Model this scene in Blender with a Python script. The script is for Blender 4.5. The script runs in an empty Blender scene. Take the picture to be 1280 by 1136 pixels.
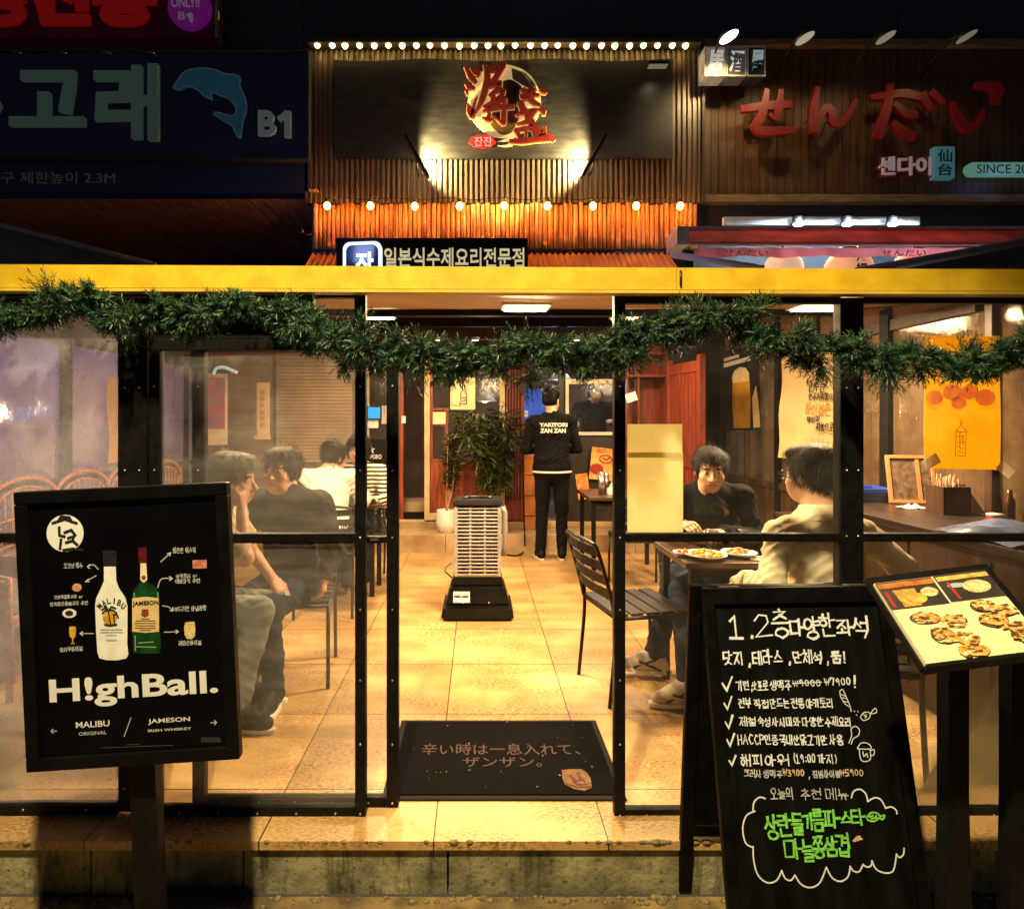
import bpy, bmesh, math, random
import numpy as np
from mathutils import Vector, Matrix, Euler

random.seed(7)
rng = np.random.default_rng(7)
SC = bpy.context.scene
COL = SC.collection
R = math.radians

# ------------------------------------------------------------------ camera
F = 760.0 / 1280.0                      # focal length in picture widths
CH = 1.4                                # eye height above the terrace floor
cam = bpy.data.cameras.new('camera')
cam.sensor_width = 36.0
cam.lens = 36.0 * F
cam.shift_x = 43 / 1280
cam.shift_y = -40 / 1280
cam.clip_start = 0.05
cam.clip_end = 400
cam_o = bpy.data.objects.new('camera', cam)
cam_o.location = (0, 0, CH)
cam_o.rotation_euler = (R(90), 0, 0)
COL.objects.link(cam_o)
SC.camera = cam_o

# ------------------------------------------------------------------ world and exposure
W = bpy.data.worlds.new('World')
SC.world = W
W.use_nodes = True
bg = W.node_tree.nodes['Background']
sky = W.node_tree.nodes.new('ShaderNodeTexSky')
sky.sky_type = 'NISHITA'
sky.sun_disc = False
sky.sun_elevation = R(-3)
sky.sun_rotation = R(200)
W.node_tree.links.new(sky.outputs[0], bg.inputs[0])
bg.inputs[1].default_value = 0.26
SC.view_settings.view_transform = 'Standard'
SC.view_settings.look = 'None'
SC.view_settings.exposure = 0.08
SC.view_settings.gamma = 1.0
SC.cycles.use_denoising = True
SC.cycles.max_bounces = 8
SC.cycles.diffuse_bounces = 3
SC.cycles.glossy_bounces = 3
SC.cycles.transparent_max_bounces = 24
SC.cycles.sample_clamp_indirect = 4.0
SC.cycles.caustics_reflective = False
SC.cycles.caustics_refractive = False


def PX(px, Y): return (px - 597) / 760 * Y
def PZ(py, Y): return CH - (py - 528) / 760 * Y
def at(px, py, Y): return Vector((PX(px, Y), Y, PZ(py, Y)))

# ------------------------------------------------------------------ mesh helpers
I4 = Matrix.Identity(4)


class MB:
    def __init__(s):
        s.bm = bmesh.new()

    def add(s, vs, fs, M=None, smooth=False):
        vv = [s.bm.verts.new((M @ Vector(v)) if M is not None else v) for v in vs]
        out = []
        for f in fs:
            try:
                fc = s.bm.faces.new([vv[i] for i in f])
                fc.smooth = smooth
                out.append(fc)
            except ValueError:
                pass
        return vv, out

    def box(s, c, d, M=None, bev=0.0, rot=None):
        x, y, z = d[0] / 2, d[1] / 2, d[2] / 2
        vs = [Vector((a * x, b * y, e * z)) for a in (-1, 1) for b in (-1, 1) for e in (-1, 1)]
        if rot is not None:
            m = Euler(rot).to_matrix()
            vs = [m @ v for v in vs]
        vs = [v + Vector(c) for v in vs]
        fs = [(0, 1, 3, 2), (4, 6, 7, 5), (0, 4, 5, 1), (2, 3, 7, 6), (0, 2, 6, 4), (1, 5, 7, 3)]
        vv, ff = s.add(vs, fs, M)
        if bev:
            es = list({e for f in ff for e in f.edges})
            bmesh.ops.bevel(s.bm, geom=es, offset=bev, segments=2, affect='EDGES', profile=0.6)
        return s

    def b2(s, p, q, M=None, bev=0.0):
        c = [(p[i] + q[i]) / 2 for i in range(3)]
        d = [abs(q[i] - p[i]) for i in range(3)]
        return s.box(c, d, M, bev)

    def bar(s, a, b, w, h, up=(0, 0, 1), M=None, bev=0.0):
        a, b = Vector(a), Vector(b)
        t = (b - a)
        L = t.length
        t.normalize()
        u = Vector(up)
        if abs(t.dot(u)) > 0.98:
            u = Vector((0, 1, 0))
        sx = t.cross(u).normalized()
        sz = sx.cross(t)
        m = Matrix((sx, t, sz)).transposed().to_4x4()
        m.translation = (a + b) / 2
        if M is not None:
            m = M @ m
        return s.box((0, 0, 0), (w, L, h), m, bev)

    def tube(s, pts, r, n=8, closed=False, M=None, flat=1.0):
        pts = [Vector(p) for p in pts]
        m = len(pts)
        rs = r if isinstance(r, (list, tuple)) else [r] * m
        prev = None
        rings = []
        for i, p in enumerate(pts):
            if closed:
                t = pts[(i + 1) % m] - pts[i - 1]
            else:
                t = pts[min(i + 1, m - 1)] - pts[max(i - 1, 0)]
            if t.length < 1e-9:
                t = Vector((0, 0, 1))
            t.normalize()
            if prev is None:
                prev = t.orthogonal().normalized()
            x = (prev - t * prev.dot(t))
            if x.length < 1e-6:
                x = t.orthogonal()
            x.normalize()
            y = t.cross(x)
            prev = x
            rings.append([p + (x * math.cos(2 * math.pi * k / n) + y * flat * math.sin(2 * math.pi * k / n)) * rs[i] for k in range(n)])
        vs = [v for rg in rings for v in rg]
        fs = []
        for i in range(m if closed else m - 1):
            j = (i + 1) % m
            for k in range(n):
                l = (k + 1) % n
                fs.append((i * n + k, i * n + l, j * n + l, j * n + k))
        if not closed:
            fs.append(tuple(range(n - 1, -1, -1)))
            fs.append(tuple((m - 1) * n + k for k in range(n)))
        s.add(vs, fs, M, True)
        return s

    def lathe(s, prof, c=(0, 0, 0), n=20, M=None):
        vs, fs = [], []
        for r_, z in prof:
            for k in range(n):
                a = 2 * math.pi * k / n
                vs.append((c[0] + r_ * math.cos(a), c[1] + r_ * math.sin(a), c[2] + z))
        for i in range(len(prof) - 1):
            for k in range(n):
                l = (k + 1) % n
                fs.append((i * n + k, i * n + l, (i + 1) * n + l, (i + 1) * n + k))
        if prof[0][0] > 1e-5:
            fs.append(tuple(range(n - 1, -1, -1)))
        if prof[-1][0] > 1e-5:
            fs.append(tuple((len(prof) - 1) * n + k for k in range(n)))
        s.add(vs, fs, M, True)
        return s

    def ball(s, c, r, n=12, M=None):
        rr = r if isinstance(r, (list, tuple)) else (r, r, r)
        vs, fs = [], []
        m = max(4, n // 2)
        for i in range(m + 1):
            p = math.pi * i / m
            for k in range(n):
                a = 2 * math.pi * k / n
                vs.append((c[0] + rr[0] * math.sin(p) * math.cos(a), c[1] + rr[1] * math.sin(p) * math.sin(a), c[2] + rr[2] * math.cos(p)))
        for i in range(m):
            for k in range(n):
                l = (k + 1) % n
                fs.append((i * n + k, (i + 1) * n + k, (i + 1) * n + l, i * n + l))
        s.add(vs, fs, M, True)
        return s

    def prism(s, poly, y0, y1, M=None):
        """polygon in the local XZ plane, from y0 (front) to y1 (back)"""
        a = sum(poly[i][0] * poly[(i + 1) % len(poly)][1] - poly[(i + 1) % len(poly)][0] * poly[i][1] for i in range(len(poly)))
        if a < 0:
            poly = poly[::-1]
        n = len(poly)
        vs = [(p[0], y0, p[1]) for p in poly] + [(p[0], y1, p[1]) for p in poly]
        fs = [tuple(range(n)), tuple(range(2 * n - 1, n - 1, -1))]
        for i in range(n):
            j = (i + 1) % n
            fs.append((j, i, n + i, n + j))
        s.add(vs, fs, M)
        return s

    def quad(s, a, b, c, d, M=None):
        s.add([a, b, c, d], [(0, 1, 2, 3)], M)
        return s

    def build(s, name, mat=None, parent=None, recalc=True, world=False, origin=None):
        if recalc:
            bmesh.ops.recalc_face_normals(s.bm, faces=s.bm.faces)
        if world and parent is not None:
            s.bm.transform(wm(parent).inverted())
        if origin is not None:
            s.bm.transform(Matrix.Translation(-Vector(origin)))
        me = bpy.data.meshes.new(name)
        s.bm.to_mesh(me)
        s.bm.free()
        o = link(name, me, mat, parent)
        if origin is not None:
            o.location = origin
        return o


def link(name, me, mat=None, parent=None):
    o = bpy.data.objects.new(name, me)
    COL.objects.link(o)
    if mat is not None:
        if isinstance(mat, (list, tuple)):
            for m in mat:
                me.materials.append(m)
        else:
            me.materials.append(mat)
    if parent is not None:
        o.parent = parent
    return o


def wm(o):
    m = o.matrix_basis.copy()
    return wm(o.parent) @ m if o.parent is not None else m


def tag(o, label, cat, group=None, kind=None):
    o['label'] = label
    o['category'] = cat
    if group:
        o['group'] = group
    if kind:
        o['kind'] = kind
    return o


def thing(name, label, cat, loc=(0, 0, 0), rot=(0, 0, 0), group=None, M=None):
    o = bpy.data.objects.new(name, None)
    o.empty_display_size = 0.1
    COL.objects.link(o)
    o.matrix_basis = M if M is not None else Matrix.LocRotScale(Vector(loc), Euler(rot), None)
    return tag(o, label, cat, group)


def struct(o):
    o['kind'] = 'structure'
    return o


def copy_tree(o, parent=None):
    c = o.copy()
    COL.objects.link(c)
    if parent is not None:
        c.parent = parent
    for ch in list(o.children):
        copy_tree(ch, c)
    return c


def lamp(kind, name, loc, power, color, parent=None, aim=None, **kw):
    l = bpy.data.lights.new(name, kind)
    l.energy = power
    l.color = color
    for k, v in kw.items():
        setattr(l, k, v)
    o = bpy.data.objects.new(name, l)
    COL.objects.link(o)
    m = Matrix.Translation(Vector(loc))
    if aim is not None:
        m = m @ (Vector(aim) - Vector(loc)).to_track_quat('-Z', 'Y').to_matrix().to_4x4()
    if parent is not None:
        o.parent = parent
        o.matrix_parent_inverse = Matrix.Identity(4)
        o.matrix_basis = wm(parent).inverted() @ m
    else:
        o.matrix_basis = m
    return o

# ------------------------------------------------------------------ materials


def _n(nt, t, **kw):
    n = nt.nodes.new(t)
    for k, v in kw.items():
        setattr(n, k, v)
    return n


def mat(name, col, rough=0.6, metal=0.0, var=0.18, vs=6.0, bump=0.0, bs=40.0, spec=0.5, col2=None, em=None, ems=0.0, stretch=None, sheen=0.0, trans=0.0):
    m = bpy.data.materials.new(name)
    m.use_nodes = True
    nt = m.node_tree
    b = nt.nodes['Principled BSDF']
    b.inputs['Roughness'].default_value = rough
    b.inputs['Metallic'].default_value = metal
    b.inputs['Specular IOR Level'].default_value = spec
    if sheen:
        b.inputs['Sheen Weight'].default_value = sheen
    if trans:
        b.inputs['Transmission Weight'].default_value = trans
    tc = _n(nt, 'ShaderNodeTexCoord')
    src = tc.outputs['Object']
    if stretch:
        mp = _n(nt, 'ShaderNodeMapping')
        mp.inputs['Scale'].default_value = stretch
        nt.links.new(src, mp.inputs[0])
        src = mp.outputs[0]
    if var or col2:
        nz = _n(nt, 'ShaderNodeTexNoise')
        nz.inputs['Scale'].default_value = vs
        nz.inputs['Detail'].default_value = 6
        nt.links.new(src, nz.inputs['Vector'])
        rp = _n(nt, 'ShaderNodeValToRGB')
        c2 = col2 or tuple(c * (1 - var) for c in col)
        c1 = col if col2 else tuple(min(1, c * (1 + var)) for c in col)
        rp.color_ramp.elements[0].position = 0.35
        rp.color_ramp.elements[1].position = 0.68
        rp.color_ramp.elements[0].color = (*c2, 1)
        rp.color_ramp.elements[1].color = (*c1, 1)
        nt.links.new(nz.outputs[0], rp.inputs[0])
        nt.links.new(rp.outputs[0], b.inputs['Base Color'])
        mr = _n(nt, 'ShaderNodeMapRange')
        mr.inputs[3].default_value = max(0.02, rough - 0.1)
        mr.inputs[4].default_value = min(1, rough + 0.12)
        nt.links.new(nz.outputs[0], mr.inputs[0])
        nt.links.new(mr.outputs[0], b.inputs['Roughness'])
    else:
        b.inputs['Base Color'].default_value = (*col, 1)
    if bump:
        n2 = _n(nt, 'ShaderNodeTexNoise')
        n2.inputs['Scale'].default_value = bs
        n2.inputs['Detail'].default_value = 4
        nt.links.new(src, n2.inputs['Vector'])
        bp = _n(nt, 'ShaderNodeBump')
        bp.inputs['Strength'].default_value = bump
        bp.inputs['Distance'].default_value = 0.01
        nt.links.new(n2.outputs[0], bp.inputs['Height'])
        nt.links.new(bp.outputs[0], b.inputs['Normal'])
    if em:
        b.inputs['Emission Color'].default_value = (*em, 1)
        b.inputs['Emission Strength'].default_value = ems
    return m


def glow(name, col, s):
    m = bpy.data.materials.new(name)
    m.use_nodes = True
    nt = m.node_tree
    nt.nodes.clear()
    e = _n(nt, 'ShaderNodeEmission')
    e.inputs[0].default_value = (*col, 1)
    e.inputs[1].default_value = s
    o = _n(nt, 'ShaderNodeOutputMaterial')
    nt.links.new(e.outputs[0], o.inputs[0])
    return m


def pane_mat(name, dirt=0.1, tint=(0.93, 0.94, 0.95), refl=1.0, scale=3.0, stretch=(1, 1, 1), dcol=(0.6, 0.58, 0.55)):
    m = bpy.data.materials.new(name)
    m.use_nodes = True
    nt = m.node_tree
    nt.nodes.clear()
    out = _n(nt, 'ShaderNodeOutputMaterial')
    tr = _n(nt, 'ShaderNodeBsdfTransparent')
    tr.inputs[0].default_value = (*tint, 1)
    gl = _n(nt, 'ShaderNodeBsdfGlossy')
    gl.inputs['Roughness'].default_value = 0.06
    fr = _n(nt, 'ShaderNodeFresnel')
    fr.inputs[0].default_value = 1.45
    mu = _n(nt, 'ShaderNodeMath', operation='MULTIPLY')
    mu.inputs[1].default_value = refl
    nt.links.new(fr.outputs[0], mu.inputs[0])
    m1 = _n(nt, 'ShaderNodeMixShader')
    nt.links.new(mu.outputs[0], m1.inputs[0])
    nt.links.new(tr.outputs[0], m1.inputs[1])
    nt.links.new(gl.outputs[0], m1.inputs[2])
    df = _n(nt, 'ShaderNodeBsdfDiffuse')
    df.inputs[0].default_value = (*dcol, 1)
    tl = _n(nt, 'ShaderNodeBsdfTranslucent')
    tl.inputs[0].default_value = (*dcol, 1)
    ms = _n(nt, 'ShaderNodeMixShader')
    ms.inputs[0].default_value = 0.5
    nt.links.new(df.outputs[0], ms.inputs[1])
    nt.links.new(tl.outputs[0], ms.inputs[2])
    tc = _n(nt, 'ShaderNodeTexCoord')
    mp = _n(nt, 'ShaderNodeMapping')
    mp.inputs['Scale'].default_value = stretch
    nt.links.new(tc.outputs['Object'], mp.inputs[0])
    nz = _n(nt, 'ShaderNodeTexNoise')
    nz.inputs['Scale'].default_value = scale
    nz.inputs['Detail'].default_value = 8
    nz.inputs['Roughness'].default_value = 0.7
    nt.links.new(mp.outputs[0], nz.inputs['Vector'])
    bp = _n(nt, 'ShaderNodeBump')
    bp.inputs['Strength'].default_value = 0.15
    bp.inputs['Distance'].default_value = 0.02
    nt.links.new(nz.outputs[0], bp.inputs['Height'])
    nt.links.new(bp.outputs[0], gl.inputs['Normal'])
    mr = _n(nt, 'ShaderNodeMapRange')
    mr.inputs[1].default_value = 0.3
    mr.inputs[2].default_value = 0.75
    mr.inputs[3].default_value = dirt * 0.25
    mr.inputs[4].default_value = dirt * 1.8
    nt.links.new(nz.outputs[0], mr.inputs[0])
    m2 = _n(nt, 'ShaderNodeMixShader')
    nt.links.new(mr.outputs[0], m2.inputs[0])
    nt.links.new(m1.outputs[0], m2.inputs[1])
    nt.links.new(ms.outputs[0], m2.inputs[2])
    nt.links.new(m2.outputs[0], out.inputs[0])
    return m


def translucent(m, f=0.5):
    """thin paper: part of the light behind it comes through"""
    nt = m.node_tree
    b = nt.nodes['Principled BSDF']
    out = [n for n in nt.nodes if n.type == 'OUTPUT_MATERIAL'][0]
    tl = _n(nt, 'ShaderNodeBsdfTranslucent')
    c = b.inputs['Base Color']
    if c.links:
        nt.links.new(c.links[0].from_socket, tl.inputs[0])
    else:
        tl.inputs[0].default_value = c.default_value
    ms = _n(nt, 'ShaderNodeMixShader')
    ms.inputs[0].default_value = f
    nt.links.new(b.outputs[0], ms.inputs[1])
    nt.links.new(tl.outputs[0], ms.inputs[2])
    nt.links.new(ms.outputs[0], out.inputs[0])
    return m


# ------------------------------------------------------------------ lettering
_fc = bpy.data.curves.new('lettering', 'FONT')
_fo = bpy.data.objects.new('lettering', _fc)


def text_raw(s, bold=0.0, depth=0.0, shear=0.0, space=1.0):
    _fc.body = s
    _fc.size = 1.0
    _fc.offset = bold
    _fc.extrude = depth
    _fc.shear = shear
    _fc.space_character = space
    _fc.resolution_u = 4
    return bpy.data.meshes.new_from_object(_fo)


def on_plane(M, px, py):
    """where the line of sight through a photo point meets the local y = 0 plane of M: (x, z)"""
    Mi = M.inverted()
    o = Mi @ Vector((0, 0, CH))
    d = (Mi.to_3x3() @ Vector(((px - 597) / 760, 1, -(py - 528) / 760)))
    t = -o.y / d.y
    p = o + d * t
    return p.x, p.z


def letter(parent, M, s, x0, y0, x1, y1, material, y=-0.002, thick=0.0, bold=0.0, shear=0.0, name='lettering', space=1.0):
    """text s fitted into the rectangle between two photo points on the plane of M; local to parent"""
    ax, az = on_plane(M, x0, y1)
    bx, bz = on_plane(M, x1, y0)
    me = text_raw(s, bold, 0.0 if not thick else 1.0, shear, space)
    n = len(me.vertices)
    co = np.empty(n * 3, np.float32)
    me.vertices.foreach_get('co', co)
    co = co.reshape(-1, 3)
    lo, hi = co.min(0), co.max(0)
    sx = (bx - ax) / max(1e-6, hi[0] - lo[0])
    sz = (bz - az) / max(1e-6, hi[1] - lo[1])
    out = np.empty_like(co)
    out[:, 0] = ax + (co[:, 0] - lo[0]) * sx
    out[:, 2] = az + (co[:, 1] - lo[1]) * sz
    out[:, 1] = y - (thick if thick else 0) * (co[:, 2] - lo[2]) / max(1e-6, hi[2] - lo[2])
    me.vertices.foreach_set('co', out.ravel())
    me.update()
    return link(name, me, material, parent)


def ribbon(mb, pts, w, y, M=None, thick=0.0):
    """a drawn stroke: pts (x, z[, width]) on the plane y"""
    P = [Vector((p[0], p[1])) for p in pts]
    ws = [(p[2] if len(p) > 2 else w) for p in pts]
    closed = (P[0] - P[-1]).length < 1e-6 and len(P) > 3
    n = len(P)
    L, Rr = [], []
    for i in range(n):
        if closed and i in (0, n - 1):
            t = (P[1] - P[0]).normalized() + (P[-1] - P[-2]).normalized()
        else:
            t = Vector((0, 0))
            if i > 0 and (P[i] - P[i - 1]).length > 1e-9:
                t += (P[i] - P[i - 1]).normalized()
            if i < n - 1 and (P[i + 1] - P[i]).length > 1e-9:
                t += (P[i + 1] - P[i]).normalized()
        if t.length < 1e-6:
            t = Vector((1, 0))
        t.normalize()
        nv = Vector((-t.y, t.x)) * ws[i] / 2
        if 0 < i < n - 1:
            a = (P[i] - P[i - 1])
            if a.length > 1e-9:
                c = abs(a.normalized().dot(t))
                nv = nv / max(0.6, c)
        a, b = P[i] + nv, P[i] - nv
        if not closed and i == 0:
            a -= t * ws[i] * .35
            b -= t * ws[i] * .35
        if not closed and i == n - 1:
            a += t * ws[i] * .35
            b += t * ws[i] * .35
        L.append(a)
        Rr.append(b)
    if not thick:
        vs = [(v.x, y, v.y) for v in L] + [(v.x, y, v.y) for v in Rr]
        fs = [(i, n + i, n + i + 1, i + 1) for i in range(n - 1)]
        mb.add(vs, fs, M)
    else:
        y1 = y + thick
        vs = [(v.x, y, v.y) for v in L] + [(v.x, y, v.y) for v in Rr] + [(v.x, y1, v.y) for v in L] + [(v.x, y1, v.y) for v in Rr]
        fs = []
        for i in range(n - 1):
            fs += [(i, n + i, n + i + 1, i + 1), (2 * n + i, 2 * n + i + 1, 3 * n + i + 1, 3 * n + i),
                   (i, i + 1, 2 * n + i + 1, 2 * n + i), (n + i, 3 * n + i, 3 * n + i + 1, n + i + 1)]
        fs += [(0, 2 * n, 3 * n, n), (n - 1, 2 * n - 1, 4 * n - 1, 3 * n - 1)]
        mb.add(vs, fs, M)


def smooth_line(pts, n=6):
    """Catmull-Rom through points of any dimension"""
    P = [np.array(p, float) for p in pts]
    out = []
    for i in range(len(P) - 1):
        p0, p1, p2, p3 = P[max(i - 1, 0)], P[i], P[i + 1], P[min(i + 2, len(P) - 1)]
        for k in range(n):
            t = k / n
            out.append(0.5 * ((2 * p1) + (-p0 + p2) * t + (2 * p0 - 5 * p1 + 4 * p2 - p3) * t * t + (-p0 + 3 * p1 - 3 * p2 + p3) * t ** 3))
    out.append(P[-1])
    return [tuple(float(c) for c in q) for q in out]


# handwriting: strokes of the Korean letters, composed into syllables
_O = [(0.5 + 0.5 * math.cos(a), 0.5 + 0.5 * math.sin(a)) for a in [math.pi / 2 + 2 * math.pi * k / 10 for k in range(11)]]
CONS = {
    'ㄱ': [[(0, .95), (1, 1), (.75, 0)]], 'ㄴ': [[(0, 1), (.05, .05), (1, .1)]], 'ㄷ': [[(0, 1), (1, 1)], [(.05, 1), (.05, .03), (1, .08)]],
    'ㄹ': [[(0, 1), (.95, 1), (.95, .55), (.05, .52), (.05, .03), (1, .06)]], 'ㅁ': [[(0, 1), (1, 1), (.95, 0), (.05, 0), (0, 1)]],
    'ㅂ': [[(0, 1), (.05, 0), (.95, 0), (1, 1)], [(.03, .5), (.97, .52)]], 'ㅅ': [[(.5, 1), (.4, .5), (0, 0)], [(.45, .6), (1, .02)]],
    'ㅇ': [_O], 'ㅈ': [[(0, 1), (1, 1), (.5, .5), (0, 0)], [(.52, .55), (1, 0)]],
    'ㅊ': [[(.5, 1.1), (.55, .9)], [(0, .78), (1, .78), (.5, .4), (0, 0)], [(.52, .42), (1, 0)]],
    'ㅋ': [[(0, 1), (1, 1), (.75, 0)], [(0, .55), (.9, .55)]], 'ㅌ': [[(0, 1), (1, 1)], [(0, 1), (0, 0), (1, .03)], [(0, .52), (.9, .52)]],
    'ㅍ': [[(0, 1), (1, 1)], [(.3, 1), (.32, .1)], [(.7, 1), (.68, .1)], [(0, .03), (1, .05)]],
    'ㅎ': [[(.5, 1.15), (.52, .95)], [(0, .8), (1, .8)], [(.5 + (x - .5) * .8, y * .62) for x, y in _O]],
}
CHO = ['ㄱ', 'ㄱㄱ', 'ㄴ', 'ㄷ', 'ㄷㄷ', 'ㄹ', 'ㅁ', 'ㅂ', 'ㅂㅂ', 'ㅅ', 'ㅅㅅ', 'ㅇ', 'ㅈ', 'ㅈㅈ', 'ㅊ', 'ㅋ', 'ㅌ', 'ㅍ', 'ㅎ']
JUNG = 'ㅏㅐㅑㅒㅓㅔㅕㅖㅗㅘㅙㅚㅛㅜㅝㅞㅟㅠㅡㅢㅣ'
JONG = ['', 'ㄱ', 'ㄱㄱ', 'ㄱㅅ', 'ㄴ', 'ㄴㅈ', 'ㄴㅎ', 'ㄷ', 'ㄹ', 'ㄹㄱ', 'ㄹㅁ', 'ㄹㅂ', 'ㄹㅅ', 'ㄹㅌ', 'ㄹㅍ', 'ㄹㅎ', 'ㅁ', 'ㅂ', 'ㅂㅅ', 'ㅅ', 'ㅅㅅ', 'ㅇ', 'ㅈ', 'ㅊ', 'ㅋ', 'ㅌ', 'ㅍ', 'ㅎ']
VV = {
    'ㅏ': [[(.12, 1), (.12, 0)], [(.12, .5), (1, .52)]], 'ㅐ': [[(.1, 1), (.1, 0)], [(.1, .5), (.8, .5)], [(.8, 1), (.8, 0)]],
    'ㅑ': [[(.12, 1), (.12, 0)], [(.12, .66), (1, .66)], [(.12, .36), (1, .36)]], 'ㅓ': [[(.85, 1), (.85, 0)], [(-.1, .5), (.85, .5)]],
    'ㅔ': [[(.4, 1), (.4, 0)], [(0, .5), (.4, .5)], [(.95, 1), (.95, 0)]], 'ㅕ': [[(.8, 1), (.8, 0)], [(0, .65), (.8, .65)], [(0, .35), (.8, .35)]],
    'ㅖ': [[(.4, 1), (.4, 0)], [(0, .65), (.4, .65)], [(0, .35), (.4, .35)], [(.95, 1), (.95, 0)]], 'ㅣ': [[(.5, 1), (.5, 0)]],
}
VH = {'ㅗ': [[(.5, 1), (.5, .2)], [(0, .1), (1, .15)]], 'ㅛ': [[(.35, 1), (.35, .2)], [(.65, 1), (.65, .2)], [(0, .1), (1, .15)]],
      'ㅜ': [[(0, .85), (1, .9)], [(.5, .85), (.5, 0)]], 'ㅠ': [[(0, .85), (1, .9)], [(.35, .85), (.3, 0)], [(.65, .85), (.7, 0)]], 'ㅡ': [[(0, .5), (1, .55)]]}
VC = {'ㅘ': 'ㅗㅏ', 'ㅙ': 'ㅗㅐ', 'ㅚ': 'ㅗㅣ', 'ㅝ': 'ㅜㅓ', 'ㅞ': 'ㅜㅔ', 'ㅟ': 'ㅜㅣ', 'ㅢ': 'ㅡㅣ'}
ASC = {
    '0': [[(.5 + .4 * math.cos(a), .5 + .48 * math.sin(a)) for a in [math.pi / 2 + 2 * math.pi * k / 10 for k in range(11)]]],
    '1': [[(.15, .78), (.5, 1), (.5, 0)], [(.1, 0), (.9, 0)]], '2': [[(.05, .75), (.3, 1), (.8, .95), (.85, .65), (.05, 0), (1, .05)]],
    '3': [[(.1, 1), (.85, .95), (.45, .58), (.9, .35), (.7, .03), (.05, .05)]], '5': [[(.9, 1), (.2, 1), (.15, .55), (.8, .5), (.8, .1), (.1, 0)]],
    '7': [[(.05, .7), (.1, 1), (.9, .95), (.6, 0)]], '9': [[(.85, .7), (.5, .95), (.15, .7), (.5, .45), (.85, .7), (.8, 0)]],
    '6': [[(.8, 1), (.2, .5), (.2, .1), (.7, 0), (.8, .35), (.2, .4)]], '4': [[(.7, 0), (.7, 1), (.05, .3), (1, .3)]], '8': [[(.5, .5), (.15, .75), (.5, 1), (.85, .75), (.15, .25), (.5, 0), (.85, .25), (.5, .5)]],
    ',': [[(.5, .1), (.35, -.18)]], '.': [[(.4, .02), (.5, .06)]], '!': [[(.6, 1), (.5, .3)], [(.45, .05), (.5, .08)]], ':': [[(.5, .65), (.52, .7)], [(.5, .25), (.52, .3)]],
    '(': [[(.8, 1.05), (.4, .5), (.8, -.05)]], ')': [[(.2, 1.05), (.6, .5), (.2, -.05)]], '₩': [[(0, 1), (.25, 0), (.5, .9), (.75, 0), (1, 1)], [(-.1, .5), (1.1, .55)]],
    'H': [[(.1, 1), (.1, 0)], [(.1, .5), (.9, .5)], [(.9, 1), (.9, 0)]], 'A': [[(0, 0), (.5, 1), (1, 0)], [(.2, .4), (.8, .4)]], 'C': [[(.95, .85), (.5, 1), (.1, .5), (.5, 0), (.95, .12)]],
    'P': [[(.1, 0), (.1, 1), (.85, .9), (.85, .55), (.1, .48)]], '✓': [[(0, .55), (.35, 0), (1, 1.1)]], '"': [[(.3, 1.1), (.2, .75)], [(.7, 1.1), (.6, .75)]],
    'o': [[(.5 + .4 * math.cos(a), .3 + .3 * math.sin(a)) for a in [2 * math.pi * k / 8 for k in range(9)]]], 'r': [[(.2, .6), (.2, 0)], [(.2, .4), (.8, .6)]],
}


def _fit(st, x0, y0, x1, y1): return [[(x0 + p[0] * (x1 - x0), y0 + p[1] * (y1 - y0)) for p in s] for s in st]


def _cons(c, x0, y0, x1, y1):
    if len(c) == 1:
        return _fit(CONS[c], x0, y0, x1, y1)
    m = (x0 + x1) / 2
    g = (x1 - x0) * .06
    return _fit(CONS[c[0]], x0, y0, m - g, y1) + _fit(CONS[c[1]], m + g, y0, x1, y1)


def glyph(ch):
    """(strokes, advance) in a unit square"""
    o = ord(ch) - 0xAC00
    if 0 <= o < 11172:
        c, v, j = CHO[o // 588], JUNG[(o % 588) // 28], JONG[o % 28]
        st = []
        b = .42 if j else 0.0
        if v in VV:
            w = .44 if v in 'ㅐㅔㅖ' else .52
            st += _cons(c, 0.02, b + .08 * (1 - b), w, .95)
            st += _fit(VV[v], w + .08, b - .02 if j else -.02, 1.0 if v not in 'ㅣ' else .98, 1.05)
        elif v in VH:
            if j:
                st += _cons(c, .15, .68, .85, 1.02)
                st += _fit(VH[v], 0, .4, 1, .62)
            else:
                st += _cons(c, .15, .45, .85, 1.0)
                st += _fit(VH[v], 0, 0, 1, .42)
        else:
            h, w = VC[v]
            st += _cons(c, .05, b + .45 * (1 - b), .58, 1.0)
            st += _fit(VH[h], 0, b + .1 * (1 - b), .68, b + .42 * (1 - b))
            st += _fit(VV[w], .72, b - .02, 1.05, 1.05)
        if j:
            st += _cons(j, .18, 0, .9, .34)
        return st, 1.16
    if ch in ASC:
        return ASC[ch], (.45 if ch in ',.!:()"' else .8)
    return [], .5


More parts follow.
